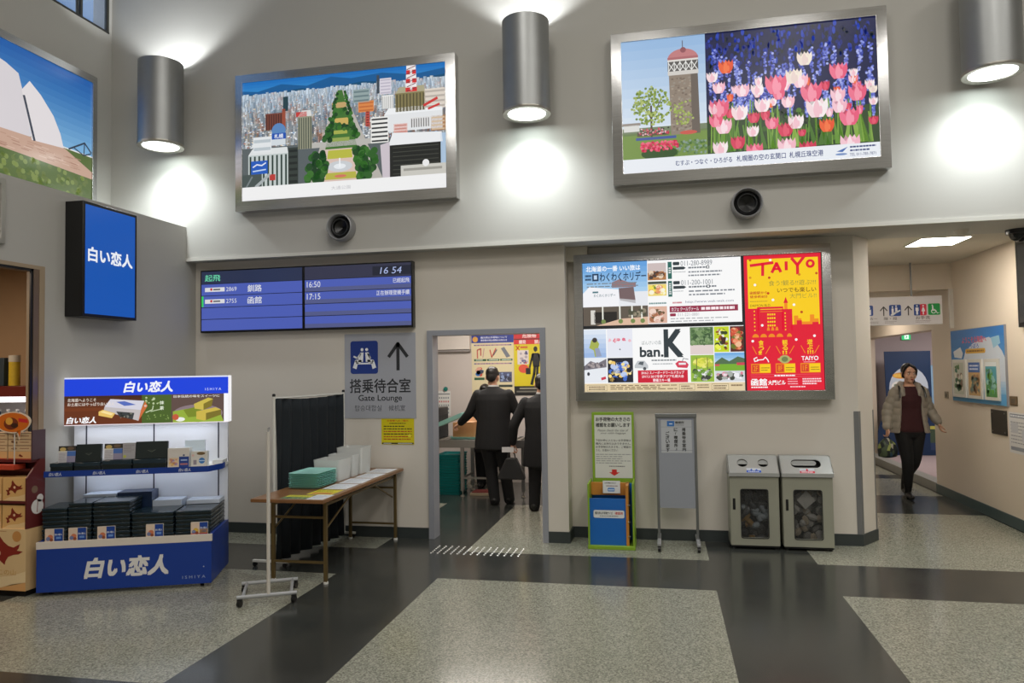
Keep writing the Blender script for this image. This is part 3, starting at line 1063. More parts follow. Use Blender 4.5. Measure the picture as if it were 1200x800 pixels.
def ad_art(A):
    rnd = random.Random(5)
    A.slab(0.02, (28, 30, 34))
    W_, D = (250, 250, 250), (50, 60, 66)
    # upper advertisement
    A.rect(.002, .004, .678, .488, W_, 1)
    A.grad(.002, .004, .285, .24, (94, 156, 220), (176, 212, 240), 6, 2)
    A.rect(.002, .235, .285, .345, (232, 234, 240), 3)
    A.poly([(.002, .24), (.03, .19), (.16, .215), (.16, .345), (.002, .345)], (244, 244, 248), 4)
    A.poly([(.13, .16), (.165, .135), (.20, .16), (.235, .165), (.235, .2), (.13, .2)], (146, 118, 122), 5)
    A.poly([(.160, .205), (.225, .20), (.232, .30), (.163, .285)], (118, 98, 100), 6)
    A.poly([(.163, .285), (.232, .30), (.232, .325), (.166, .30)], (188, 186, 190), 6)
    A.text('わくわくホリデー', .05, .245, .145, .27, (70, 110, 120), 7, .01)
    A.rect(.045, .225, .07, .238, (80, 120, 130), 7)
    A.text('北海道の一番 いい旅は', .018, .03, .255, .072, (250, 252, 255), 8, .02)
    A.text('わくわくホリデー', .078, .082, .28, .15, (30, 54, 84), 8, .018)
    A.rect(.045, .088, .073, .145, (30, 54, 84), 8)
    A.rect(.052, .1, .066, .132, (190, 214, 240), 9)
    A.rows(.013, .09, .042, .145, 2, (30, 54, 84), 8, 2, .6)
    A.rows(.02, .155, .25, .20, 2, (120, 130, 140), 8, 7, .35)
    A.rect(.002, .345, .285, .49, (98, 88, 78), 3)
    A.rect(.05, .385, .15, .47, (40, 36, 34), 4)
    A.rect(.035, .37, .055, .48, (218, 214, 206), 4)
    A.poly([(.06, .49), (.17, .44), (.285, .43), (.285, .49)], (222, 186, 160), 5)
    for x in (.085, .16, .213, .255):
        A.rect(x, .345, x + .006, .475, (240, 240, 228), 6)
        A.ell(x + .006, .46, .01, None, (120, 140, 80), 7)
    A.blobs(.18, .36, .28, .43, [(120, 108, 96), (150, 140, 120), (80, 80, 64)], 14, .012, 5, 3)
    A.rect(.287, .025, .366, .155, (206, 190, 188), 3)
    A.rect(.287, .10, .366, .155, (176, 120, 72), 4)
    A.blobs(.288, .08, .365, .15, [(150, 92, 52), (230, 206, 180), (110, 66, 46), (70, 60, 60)], 24, .01, 5, 8)
    A.rect(.287, .165, .366, .185, (74, 82, 70), 3)
    A.rect(.287, .187, .366, .275, (238, 214, 120), 3)
    A.blobs(.288, .19, .365, .272, [(246, 226, 90), (120, 140, 60), (230, 150, 110), (250, 246, 220)], 26, .011, 4, 9)
    A.rect(.287, .355, .366, .482, (222, 180, 160), 3)
    A.blobs(.288, .37, .365, .48, [(170, 112, 80), (240, 214, 200), (110, 90, 64), (200, 140, 120)], 28, .012, 4, 10)
    G = (46, 104, 96)
    A.rect(.373, .02, .39, .15, G, 3)
    A.rect(.373, .165, .39, .285, G, 3)
    A.rows(.377, .06, .386, .11, 3, W_, 4, 1, .6)
    A.rows(.377, .18, .386, .27, 6, W_, 4, 2, .6)
    for k, (ph, y) in enumerate((('011-280-8989', .018), ('011-200-1001', .163))):
        A.text(ph, .428, y, .56, y + .037, (126, 132, 140), 4)
        A.rr(.395, y + .005, .423, y + .03, .004, D, 4)
        A.poly([(.395, y + .042), (.44, y + .042), (.45, y + .053), (.44, y + .064), (.395, y + .064)], D, 4)
        A.rows(.46, y + .04, .575, y + .066, 1, (110, 116, 124), 4, k)
        A.rect(.535, y + .042, .548, y + .064, (70, 76, 84), 5)
        A.rect(.538, y + .047, .545, y + .059, W_, 6)
        A.rows(.46, y + .072, .60 + .06 * k, y + .125, 2, (126, 132, 140), 4, 4 + k, .4)
        A.rows(.395, y + .074, .45, y + .09, 1, (150, 154, 160), 4, 8 + k, .3)
    A.text('http://www.wak-wak.com', .445, .318, .645, .342, (120, 126, 150), 4)
    A.rows(.29, .318, .365, .345, 1, (120, 150, 150), 4, 3)
    A.rows(.39, .318, .43, .345, 1, (204, 120, 130), 4, 4)
    A.rect(.377, .358, .662, .404, (150, 46, 74), 3)
    A.text('カフェ クールヴァール', .385, .366, .50, .396, (252, 240, 244), 4, .01)
    A.rows(.51, .366, .655, .396, 1, (252, 236, 240), 4, 5, .7)
    A.rr(.378, .412, .403, .434, .003, (150, 46, 74), 4)
    A.text('011-221-0881', .41, .412, .50, .434, (176, 176, 182), 4)
    A.rows(.38, .442, .62, .482, 2, (170, 172, 176), 4, 6, .35)
    # lower advertisement
    A.rect(.002, .515, .682, .998, W_, 1)
    A.grad(.002, .52, .10, .735, (228, 236, 246), (150, 180, 226), 6, 2)
    A.poly([(.025, .66), (.035, .6), (.055, .585), (.07, .63), (.065, .66), (.075, .72), (.05, .73), (.045, .68)], (168, 178, 84), 4)
    A.ell(.05, .60, .011, None, (64, 58, 56), 5)
    A.poly([(.05, .665), (.068, .66), (.08, .725), (.055, .73)], (150, 160, 186), 5)
    A.rect(.002, .735, .10, .928, (232, 236, 242), 2)
    A.poly([(.002, .80), (.03, .76), (.06, .78), (.10, .745), (.10, .81), (.002, .83)], (120, 116, 124), 3)
    A.blobs(.004, .77, .098, .82, [(90, 84, 92), (170, 160, 160)], 20, .006, 4, 3)
    A.ell(.02, .86, .006, .014, (60, 62, 70), 5)
    A.poly([(.075, .89), (.095, .88), (.097, .90), (.077, .91)], (206, 60, 80), 5)
    A.rect(.105, .52, .215, .735, (232, 234, 244), 2)
    A.blobs(.107, .585, .213, .625, [(226, 120, 140), (240, 190, 200)], 22, .006, 3, 4)
    A.ell(.16, .675, .003, None, (90, 90, 100), 4)
    A.rect(.105, .74, .215, .928, (34, 36, 48), 2)
    A.blobs(.107, .75, .213, .925, [(240, 200, 110), (250, 226, 150), (70, 110, 200), (190, 206, 240), (30, 30, 40)], 60, .012, 3, 5)
    A.text('ばんけいの森', .255, .613, .338, .645, (140, 150, 150), 4)
    A.text('ban.', .247, .662, .345, .735, D, 4, .03)
    A.text('K', .352, .538, .428, .735, D, 4, .03)
    A.rows(.295, .752, .40, .775, 1, (130, 136, 140), 4, 3)
    A.rows(.30, .782, .385, .80, 1, (170, 174, 178), 4, 4)
    A.poly([(.222, .80), (.235, .765), (.265, .765), (.28, .80), (.28, .825), (.222, .82)], (196, 200, 204), 4)
    A.poly([(.237, .79), (.245, .772), (.262, .772), (.258, .80)], (90, 98, 104), 5)
    A.ell(.265, .825, .007, None, (80, 84, 90), 5)
    A.poly([(.395, .79), (.41, .77), (.44, .775), (.452, .80), (.445, .825), (.405, .82)], (214, 66, 90), 4)
    A.rect(.41, .785, .44, .80, (236, 236, 240), 5)
    A.line([(.425, .775), (.43, .752), (.45, .76)], .003, (120, 124, 130), 5)
    A.rect(.235, .838, .447, .932, (206, 30, 56), 3)
    A.text('2016.2 スノーボードワールドカップ', .25, .846, .432, .868, (255, 240, 242), 4, .015)
    A.text('2017.2 2017冬季アジア札幌大会', .252, .874, .43, .896, (255, 240, 242), 4, .015)
    A.text('開催スキー場', .30, .902, .372, .926, (255, 240, 242), 4, .02)
    A.rect(.46, .52, .557, .725, (226, 210, 206), 2)
    A.rect(.46, .52, .557, .655, (98, 128, 84), 3)
    A.blobs(.462, .522, .556, .66, [(78, 108, 66), (122, 150, 100), (64, 90, 58), (140, 164, 120)], 90, .009, 4, 6)
    A.rect(.46, .73, .557, .93, (150, 186, 66), 2)
    A.blobs(.462, .745, .556, .83, [(226, 224, 90), (190, 200, 70), (236, 232, 130)], 40, .01, 3, 7)
    for x in (.485, .53):
        A.line([(x, .84), (x, .75)], .003, (110, 110, 60), 6)
    A.blobs(.462, .83, .556, .925, [(236, 236, 240), (64, 70, 60), (200, 196, 196), (110, 150, 60)], 44, .01, 5, 8)
    A.rect(.56, .52, .622, .71, (198, 214, 40), 2)
    A.blobs(.561, .53, .621, .70, [(150, 84, 40), (226, 230, 200), (60, 70, 40), (236, 240, 90), (240, 240, 240)], 32, .009, 3, 9)
    A.poly([(.588, .60), (.61, .60), (.605, .65), (.592, .65)], (70, 40, 36), 7)
    A.rect(.626, .52, .682, .71, (90, 44, 34), 2)
    A.blobs(.627, .525, .681, .705, [(206, 84, 60), (236, 140, 100), (240, 190, 150), (150, 40, 40), (110, 120, 50)], 40, .011, 3, 11)
    A.grad(.56, .715, .682, .80, (110, 170, 226), (196, 222, 240), 4, 2)
    A.poly([(.56, .79), (.59, .75), (.62, .78), (.655, .745), (.682, .76), (.682, .815), (.56, .815)], (84, 112, 80), 3)
    A.rect(.56, .80, .682, .85, (122, 176, 50), 4)
    A.rect(.65, .79, .682, .81, (206, 70, 86), 5)
    A.rect(.56, .80, .58, .815, (206, 90, 90), 5)
    A.rect(.56, .85, .682, .93, (214, 218, 222), 4)
    A.blobs(.561, .852, .681, .925, [(240, 240, 244), (70, 74, 66), (170, 176, 170), (226, 130, 150)], 40, .01, 5, 12)
    A.rect(.002, .935, .682, .998, (228, 208, 168), 3)
    for x0, x1 in ((.012, .10), (.41, .475), (.545, .615)):
        A.rect(x0, .945, x1, .992, (150, 128, 90), 4)
        A.rect(x0 + .0015, .948, x1 - .0015, .989, (232, 214, 176), 5)
        A.rows(x0 + .008, .952, x1 - .008, .986, 2, (110, 86, 60), 6, int(x0 * 99), .5)
    A.rows(.115, .945, .40, .985, 3, (120, 98, 70), 5, 6, .45)
    A.rows(.485, .945, .535, .98, 2, (120, 98, 70), 5, 7, .45)
    A.rows(.625, .945, .672, .97, 1, (120, 98, 70), 5, 8, .45)
    # red and yellow poster
    px0, px1 = .690, .998

    class Sub:
        pass

    def X(x):
        return px0 + (px1 - px0) * x
    RED, YEL, ORG_ = (226, 24, 52), (250, 206, 24), (242, 140, 30)

    def rc(x0, y0, x1, y1, c, l):
        A.rect(X(x0), y0, X(x1), y1, c, l)

    def ln(p, wd, c, l):
        A.line([(X(a), b) for a, b in p], wd, c, l)

    def tx(t, x0, y0, x1, y1, c, l=8, bold=0.0):
        A.text(t, X(x0), y0, X(x1), y1, c, l, bold)
    rc(0, .002, 1, .998, RED, 1)
    rc(.045, .03, .965, .56, YEL, 2)
    ln([(.09, .075), (.38, .06)], .012, RED, 4)
    ln([(.25, .065), (.245, .15)], .012, RED, 4)
    ln([(.37, .13), (.43, .065), (.48, .128)], .012, RED, 4)
    ln([(.39, .108), (.47, .108)], .009, RED, 4)
    ln([(.555, .06), (.555, .115)], .012, RED, 4)
    ln([(.63, .035), (.70, .085)], .012, RED, 4)
    ln([(.78, .03), (.70, .085), (.70, .148)], .012, RED, 4)
    A.ell(X(.865), .078, .018, .032, RED, 4)
    A.ell(X(.865), .077, .0075, .014, YEL, 5)
    tx('食う!観る!!遊ぶ!!!', .32, .192, .93, .232, (150, 140, 60), 4)
    tx('いつでも楽しい', .43, .247, .93, .283, (104, 70, 20), 4, .01)
    tx('大門ビル!!', .59, .292, .93, .328, (160, 148, 60), 4)
    tx('函館駅から', .07, .268, .30, .29, (196, 70, 30), 4, .02)
    tx('徒歩約8分', .07, .297, .30, .318, (196, 70, 30), 4, .02)
    A.rows(X(.07), .335, X(.30), .35, 1, (200, 160, 40), 4, 3)
    tx('DAIMON BLD.', .07, .364, .34, .382, (90, 60, 20), 4)
    for x0, y0, x1 in ((.065, .395, .18), (.18, .385, .50), (.50, .405, .615), (.615, .52, .97)):
        rc(x0 - .02, y0, x1, .56, RED, 5)
    for x0, y0, x1 in ((.635, .455, .69), (.69, .475, .73), (.73, .50, .84), (.84, .45, .895), (.895, .48, .95)):
        rc(x0, y0, x1, .56, ORG_, 4)
    rc(.67, .49, .735, .56, RED, 6)
    rc(.87, .505, .95, .56, RED, 6)
    rc(.20, .40, .49, .405, YEL, 7)
    rc(.20, .418, .49, .422, ORG_, 7)
    A.poly([(X(.505), .36), (X(.535), .315), (X(.565), .36)], RED, 6)
    rc(.515, .36, .555, .405, ORG_, 6)
    for k in range(4):
        for j in range(4):
            rc(.29 + .028 * j, .435 + .027 * k, .31 + .028 * j, .448 + .027 * k, YEL, 7)
    for k in range(6):
        rc(.115, .41 + .028 * k, .13, .42 + .028 * k, YEL, 7)
        rc(.515, .43 + .024 * k, .53, .44 + .024 * k, YEL, 7)
    for j in range(3):
        A.ell(X(.30 + .055 * j), .56, .006, .028, ORG_, 7, 10, 0, 180)
    for j in range(5):
        A.ell(X(.13 + .105 * j + (.02 if j == 4 else 0)), .608, .0135 if j < 4 else .01, .025, ORG_, 7, 12, 0, 180)
    for x0, t in ((.165, '食う!'), (.475, '観る!!'), (.795, '遊ぶ!!!')):
        A.vtext(t[:2], X(x0), .63, .036, YEL, 7, .02, 1.08)
        tx(t[2:], x0 + .0, .71, x0 + .02 + .018 * len(t[2:]), .735, YEL, 7, .02)
        ln([(x0 - .08, .675), (x0 - .03, .73)], .003, ORG_, 7)
        ln([(x0 + .15, .675), (x0 + .09, .73)], .003, ORG_, 7)
    ln([(.14, .755), (.10, .765), (.11, .785), (.15, .78), (.145, .77)], .004, W_, 7)
    ln([(.15, .775), (.22, .772), (.25, .755), (.28, .775), (.29, .79)], .004, W_, 7)
    A.ell(X(.50), .772, .022, .03, (180, 176, 110), 7)
    A.ell(X(.50), .772, .013, .019, (116, 130, 80), 8)
    rc(.41, .765, .59, .779, (196, 180, 110), 7)
    tx('TAIYO', .715, .752, .93, .782, W_, 7, .02)
    rc(.74, .792, .89, .796, (250, 180, 190), 7)
    for x0, fl_ in ((.06, '2F'), (.38, '8F'), (.70, '1F')):
        rc(x0, .802, x0 + .255, .872, ORG_, 7)
        rc(x0 + .012, .81, x0 + .105, .864, (214, 60, 40), 8)
        rc(x0 + .115, .806, x0 + .25, .868, YEL, 8)
        tx(fl_, x0 + .03, .818, x0 + .085, .856, ORG_, 9, .02)
        A.rows(X(x0 + .13), .825, X(x0 + .24), .858, 2, (130, 110, 30), 9, int(x0 * 50), .35)
    rc(.05, .882, .95, .884, (240, 120, 130), 7)
    rc(.05, .898, .95, .900, (240, 120, 130), 7)
    A.rows(X(.36), .884, X(.64), .898, 1, W_, 8, 5, .7)
    tx('函館', .055, .912, .26, .962, W_, 8, .03)
    tx('大門ビル', .275, .925, .50, .958, W_, 8, .03)
    A.rows(X(.055), .968, X(.27), .982, 1, W_, 8, 6, .7)
    A.rows(X(.53), .908, X(.66), .96, 3, (250, 190, 200), 8, 7, .4)
    A.rows(X(.72), .908, X(.96), .96, 3, (250, 220, 226), 8, 8, .55)
    A.rows(X(.56), .966, X(.82), .98, 1, (250, 210, 216), 8, 9, .6)
    for x, y, c in ((.35, .04, W_), (.14, .22, W_), (.37, .335, W_), (.64, .375, W_), (.22, .52, W_), (.09, .635, W_), (.655, .63, W_), (.89, .605, W_),
                    (.085, .035, (196, 90, 20)), (.33, .17, (190, 60, 20)), (.31, .285, (200, 70, 20)), (.735, .43, (190, 70, 20)), (.72, .155, (214, 130, 20)), (.94, .15, (200, 90, 20)), (.08, .165, (220, 150, 20))):
        A.ell(X(x), y, .0055, None, c, 9, 10)


def lit_picture(label, x0, x1, z0, z1, y_wall, y_out, bw, art, lit, name='wall_picture', cat='picture', group=None):
    t = thing(name, label, cat, ((x0 + x1) / 2, y_wall, z0), group=group)
    MB().frame(x0, x1, z0, z1, bw, y_out, y_out - 0.03, y_wall - 0.001, M_STEEL_H).build('frame', t, bev=0.003)
    A = wall_art(x0 + bw, x1 - bw, z0 + bw, z1 - bw, y_out - 0.012)
    art(A)
    A.build('picture_panel', t, lit=lit)
    return t


lit_picture('large steel-framed backlit photograph of a city park seen from the air', -4.24, -1.89, 3.305, 4.715, 6.75, 6.64, 0.095, city_art, 0.92,
            group='steel-framed pictures on the upper walls')
lit_picture('large steel-framed backlit photograph of pink tulips and a round stone tower', -0.404, 1.946, 3.315, 4.72, 6.75, 6.64, 0.095, tulip_art, 0.92,
            group='steel-framed pictures on the upper walls')
lit_picture('steel-framed backlit advertising board with three posters above the waste bins', -0.835, 1.525, 1.335, 2.762, 7.17, 7.06, 0.085, ad_art, 0.97,
            name='advertising_lightbox', cat='advertising board')

# coast picture on the side wall (faces +X)
t = thing('wall_picture', 'steel-framed backlit photograph of white sail-shaped walls on the side wall', 'picture', (-5.8, 5.4, 3.35), group='steel-framed pictures on the upper walls')
m_ = MB()
oy0, oy1, oz0, oz1, bw = 4.17, 6.44, 3.34, 4.755, 0.09
ro = [(oy0, oz0), (oy1, oz0), (oy1, oz1), (oy0, oz1)]
ri = [(oy0 + bw, oz0 + bw), (oy1 - bw, oz0 + bw), (oy1 - bw, oz1 - bw), (oy0 + bw, oz1 - bw)]
for k in range(4):
    j = (k + 1) % 4
    v = [(-5.799, *ro[k]), (-5.799, *ro[j]), (-5.70, *ro[k]), (-5.70, *ro[j]), (-5.67, *ri[k]), (-5.67, *ri[j]), (-5.70, *ri[k]), (-5.70, *ri[j])]
    m_.add(v, [(0, 1, 3, 2), (2, 3, 5, 4), (4, 5, 7, 6)], M_STEEL_H)
m_.build('frame', t, bev=0.003)
B_ = Art((-5.688, oy0 + bw, oz0 + bw), (0, 1, 0), (0, 0, 1), (1, 0, 0), oy1 - oy0 - 2 * bw, oz1 - oz0 - 2 * bw)
coast_art(B_)
B_.build('picture_panel', t, lit=0.85)

# round air nozzles
for vx, lab in ((-3.105, 'round black-throated air nozzle on the wall under the aerial city picture'), (0.765, 'round black-throated air nozzle on the wall under the tulip picture')):
    vz = 3.09
    t = thing('air_nozzle', lab, 'air vent', (vx, 6.75, vz), group='round air nozzles on the upper wall')
    c = (vx, 0, vz)
    MB().lathe([(0.135, 6.749), (0.138, 6.70), (0.132, 6.64), (0.124, 6.635), (0.118, 6.642), (0.112, 6.70)], c, M_GREYMETAL, 40, 'y').build('nozzle_ring', t)
    MB().lathe([(0.112, 6.70), (0.10, 6.685), (0.078, 6.665), (0.074, 6.667), (0.072, 6.70), (0.0005, 6.735)], c, M_BLACK, 40, 'y').build('throat', t)
    MB().lathe([(0.078, 6.664), (0.081, 6.660), (0.084, 6.664), (0.081, 6.668)], c, mat('dark_grey_rim', (78, 80, 82), 0.4), 40, 'y').build('inner_rim', t)

# departure board
t = thing('departure_board', 'black-framed blue flight departure board on the wall beside the gate sign', 'display', (-3.59, 6.91, 2.087))
M_SCRN = mat('screen_bezel', (14, 15, 17), 0.3)
m_ = MB().box(-4.772, -2.412, 6.835, 6.909, 2.087, 2.748, M_SCRN)
m_.build('housing', t, bev=0.004)
for k, (sx0, sx1) in enumerate(((-4.757, -3.602), (-3.572, -2.428))):
    A = wall_art(sx0, sx1, 2.103, 2.733, 6.8325)
    A.slab(0.002, (18, 22, 40))
    A.rect(0, 0, 1, .205, (44, 54, 86) if k == 0 else (56, 58, 82), 1)
    for r_ in range(4):
        y0 = .215 + .197 * r_
        A.rect(0, y0, 1, y0 + .186, (84, 104, 200), 1)
        if k == 1:
            A.rect(0, y0 + .12, 1, y0 + .186, (92, 100, 152), 2)  # greyish band paints a reflection over the lower part of each row
    if k == 0:
        A.text('起飛', .035, .055, .19, .165, (120, 240, 190), 3, .01)
        for r_, (no, dest) in enumerate((('2869', '釧路'), ('2755', '函館'))):
            y0 = .215 + .197 * r_
            A.rect(.035, y0 + .055, .235, y0 + .125, (244, 244, 248), 3)
            A.ell(.10, y0 + .085, .012, None, (214, 50, 60), 4)
            A.rect(.12, y0 + .078, .19, y0 + .10, (70, 70, 80), 4)
            A.text(no, .25, y0 + .055, .355, y0 + .125, (240, 242, 255), 3)
            A.text(dest, .465, y0 + .035, .605, y0 + .15, (246, 248, 255), 3, .012)
        A.rect(0, .412, .02, .59, (60, 226, 110), 3)
    else:
        A.rect(.645, .04, 1, .185, (34, 38, 56), 2)
        A.text('16 54', .715, .06, .915, .165, (190, 206, 255), 3, 0, .15)
        A.text('16:50', .02, .24, .15, .335, (246, 248, 255), 3)
        A.text('17:15', .02, .437, .15, .532, (246, 248, 255), 3)
        A.text('已經起飛', .835, .24, .985, .315, (240, 242, 255), 3, .01)
        A.text('正在辦理登機手續', .68, .43, .985, .505, (240, 242, 255), 3, .01)
    A.build('screen', t, lit=0.74)

# gate lounge sign
t = thing('gate_sign', 'light grey gate lounge wall sign with a blue pictogram and an up arrow', 'sign', (-2.793, 6.91, 1.183))
A = wall_art(-3.173, -2.413, 1.183, 2.037, 6.904, .0002)
A.slab(0.005, (166, 168, 176))
BL = (24, 54, 134)
DK = (44, 46, 50)
A.rr(.085, .085, .475, .475, .035, BL, 1)
Wh = (240, 242, 246)
for s_ in (-1, 1):
    cx_ = .283 + s_ * .033

    def q(dx, y):
        return (.283 + s_ * dx, y)
    A.ell(cx_ - 0 * s_, .188, .021, None, Wh, 2)
    A.poly([q(.012, .222), q(.06, .222), q(.085, .30), q(.082, .335), q(.02, .335)], Wh, 2)
    A.line([q(.055, .238), q(.10, .29), q(.15, .268)] if s_ < 0 else [q(.05, .24), q(.085, .29)], .022, Wh, 2)
    A.line([q(.05, .322), q(.12, .322), q(.15, .40)], .03, Wh, 2)
    A.line([q(.06, .33), q(.105, .345), q(.125, .41)], .026, Wh, 2)
A.rect(.19, .345, .375, .362, Wh, 2)
A.line([(.755, .43), (.755, .13)], .045, DK, 2)
A.line([(.63, .275), (.755, .125), (.88, .275)], .045, DK, 2)
A.text('搭乗待合室', .075, .535, .925, .70, DK, 2, .014)
A.text('Gate Lounge', .195, .725, .805, .815, DK, 2, .008)
A.text('탑승대합실', .145, .845, .52, .915, (90, 92, 98), 2)
A.text('候机室', .62, .845, .85, .915, (90, 92, 98), 2)
A.build('sign_panel', t)

t = thing('yellow_notice', 'small yellow notice with red and black print below the gate sign', 'notice', (-2.6, 6.91, 0.92))
A = wall_art(-2.783, -2.438, 0.922, 1.178, 6.907, .0002)
A.slab(0.002, (216, 200, 20))
A.text('お客様へのご案内', .18, .04, .82, .12, (196, 60, 20), 1, .01)
A.rows(.25, .15, .75, .21, 1, (60, 50, 10), 1, 2, .6)
for k, c in enumerate(((70, 60, 20), (70, 60, 20), (180, 60, 30), (70, 60, 20), (190, 70, 30), (180, 70, 30))):
    A.rows(.07, .25 + .1 * k, .93, .34 + .1 * k, 1, c, 1, k, .45)
A.ell(.86, .66, .05, None, (236, 220, 60), 2)
A.rect(.02, .93, .98, .985, (40, 40, 40), 1)
A.rect(.06, .945, .3, .97, (220, 220, 220), 2)
A.rect(.5, .945, .94, .97, (220, 220, 220), 2)
A.build('notice_sheet', t)

# digital screen on the shop wall (faces +X)
t = thing('digital_screen', 'black-cased upright blue screen mounted on the grey shop wall', 'screen', (-4.88, 5.48, 2.15))
MB().box(-4.879, -4.705, 5.165, 5.80, 2.15, 3.12, M_BLACK).build('housing', t, bev=0.004)
A = Art((-4.7045, 5.19, 2.175), (0, 1, 0), (0, 0, 1), (1, 0, 0), 0.585, 0.92)
A.slab(0.0005, (20, 40, 90))
A.rect(0, 0, 1, 1, (10, 84, 178), 1)
A.text('白い恋人', .06, .385, .94, .515, (240, 244, 252), 3, .035, 0)
A.build('screen', t, lit=0.9)
t = thing('steel_frame_sign', 'steel-framed panel above the shop opening, cut off by the photo edge', 'wall panel', (-4.88, 4.3, 2.67))
m_ = MB().ring(rrect(3.9, 4.575, 2.66, 3.155, .004, 1), rrect(3.94, 4.535, 2.70, 3.115, .004, 1), 'x', -4.879, -4.85, M_STEEL)
m_.build('frame', t, bev=.002)
MB().box(-4.879, -4.862, 3.94, 4.535, 2.70, 3.115, mat('panel_face_white', (206, 206, 208), 0.4)).build('panel', t)

# ================================================================== blue display unit with its goods
M_BLUE = mat('royal_blue_panel', (16, 58, 148), 0.35, vary=0.03)
M_CREAM = mat('cream_edge', (224, 214, 202), 0.4, vary=0.02)
M_WPANEL = mat('white_slotted_panel', (222, 224, 230), 0.4, vary=0.01)
M_TIN = mat('dark_green_tin', (20, 30, 30), 0.3, vary=0.25, scale=14)
M_TINLID = mat('dark_green_lid_blue_sheen', (32, 48, 58), 0.16, vary=0.2, scale=10)  # bluish reflection of the lit panel is mixed into this lid colour
M_CARD = mat('white_card', (226, 226, 222), 0.5, vary=0.03)
UA = R(20.9)
UL = Vector((-4.65, 4.68, 0))


def ul(u, v, z):
    return UL + Vector((math.cos(UA) * u - math.sin(UA) * v, math.sin(UA) * u + math.cos(UA) * v, z))


unit = thing('display_unit', 'blue confectionery display unit with a lit header sign and white back panel', 'display stand', UL, UA)
MB().box(0.0, 1.25, 0.0, 0.022, 0.03, 0.352, M_BLUE).build('front_panel', unit, True, bev=.002)
MB().prism([(0.0, 0.352), (0.0, 0.405), (0.018, 0.405), (0.018, 0.392), (0.022, 0.392), (0.022, 0.352)], 'x', -0.004, 1.254, M_CREAM).build('front_ledge', unit, True)
for x0 in (0.0, 1.228):
    MB().box(x0, x0 + .022, 0.022, 0.60, 0.03, 0.405, M_BLUE).build('side_panel', unit, True, bev=.002)
MB().box(0.022, 1.228, 0.022, 0.60, 0.345, 0.385, M_CREAM).build('deck', unit, True)
MB().box(0.022, 0.93, 0.37, 0.595, 0.386, 0.555, mat('dark_riser', (26, 34, 44), 0.4)).build('riser', unit, True)
for qx, qy in ((.08, .06), (1.17, .06), (.08, .52), (1.17, .52)):
    m_ = MB().cyl((qx - .012, qy, .0185), (qx + .012, qy, .0185), .0185, M_BLACK, n=16)
    m_.box(qx - .02, qx + .02, qy - .02, qy + .02, .026, .04, M_BLACK)
    m_.build('caster', unit, True)
# tall white back panel with slots
m_ = MB().box(0.03, 1.25, 0.565, 0.60, 0.405, 1.26, M_WPANEL)
for sx in (.125, .655, 1.175):
    m_.box(sx - .005, sx + .005, 0.562, 0.5655, 0.42, 1.24, mat('slot_dark', (40, 42, 60), 0.6))
m_.build('back_panel', unit, True)
# header lightbox
hd = MB().box(-0.012, 1.275, 0.475, 0.60, 1.245, 1.64, mat('header_acrylic_glow', (250, 250, 255), 0.3, emit=0.6)).build('header_box', unit, True, bev=.003)
A = Art((-0.012, 0.4745, 1.245), (1, 0, 0), (0, 0, 1), (0, -1, 0), 1.287, 0.395)
BLH = (22, 66, 222)
A.rect(0, .03, 1, .385, BLH, 1)
A.rect(0, 0, 1, .03, (226, 232, 250), 1)
A.text('白い恋人', .355, .10, .652, .325, (246, 248, 255), 3, .035, .22)
A.text('I S H I Y A', .855, .26, .955, .315, (210, 222, 255), 3)
A.rect(0, .385, .465, .985, (104, 50, 24), 2)
A.grad(0, .385, .465, .70, (62, 34, 24), (120, 58, 26), 5, 3)
A.rect(.465, .385, .645, .985, (74, 98, 40), 2)
A.rect(.645, .385, .972, .985, (96, 76, 70), 2)
A.rect(.972, .385, 1, .985, (252, 252, 255), 2)
A.rect(0, .985, 1, 1, (252, 240, 244), 2)
A.text('北海道へようこそ', .02, .435, .19, .505, (236, 226, 216), 5, .01)
A.text('お土産にはやっぱり白い恋人', .02, .525, .30, .595, (236, 226, 216), 5, .01)
A.text('白い恋人', .015, .825, .19, .955, (250, 250, 252), 6, .04, .22)
A.poly([(.275, .46), (.48, .51), (.46, .70), (.24, .62)], (216, 214, 226), 5)
A.poly([(.24, .62), (.46, .70), (.445, .93), (.235, .70)], (196, 190, 190), 5)
A.poly([(.46, .70), (.485, .52), (.50, .62), (.445, .93)], (206, 110, 60), 6)
A.poly([(.31, .52), (.36, .51), (.43, .59), (.36, .61)], (86, 110, 190), 7)
A.poly([(.31, .72), (.42, .76), (.41, .90), (.33, .83)], (60, 64, 66), 7)
A.blobs(.315, .735, .41, .87, [(190, 190, 186), (120, 120, 110), (40, 44, 40)], 12, .008, 8, 3)
A.poly([(.205, .72), (.23, .68), (.305, .76), (.285, .86), (.205, .80)], (236, 196, 104), 8)
A.poly([(.215, .73), (.235, .70), (.295, .765), (.28, .80)], (250, 226, 160), 9)
A.blobs(.475, .42, .60, .62, [(190, 206, 160), (150, 176, 110)], 14, .006, 5, 6)
A.ell(.487, .62, .008, None, (236, 240, 230), 6)
A.line([(.49, .76), (.53, .70), (.535, .62)], .006, (200, 214, 176), 6)
A.line([(.52, .74), (.585, .69)], .005, (200, 214, 176), 6)
A.text('抹', .575, .52, .60, .595, (232, 240, 220), 6, .02)
A.text('茶', .575, .63, .60, .71, (232, 240, 220), 6, .02)
A.blobs(.49, .80, .64, .92, [(160, 186, 110), (120, 150, 70)], 16, .004, 5, 9)
A.ell(.81, .80, .155, .19, (140, 122, 128), 4, 24)
A.poly([(.655, .985), (.655, .75), (.74, .70), (.95, .80), (.97, .985)], (150, 176, 60), 5)
A.poly([(.72, .72), (.80, .66), (.83, .70), (.83, .86), (.75, .88)], (122, 138, 40), 6)
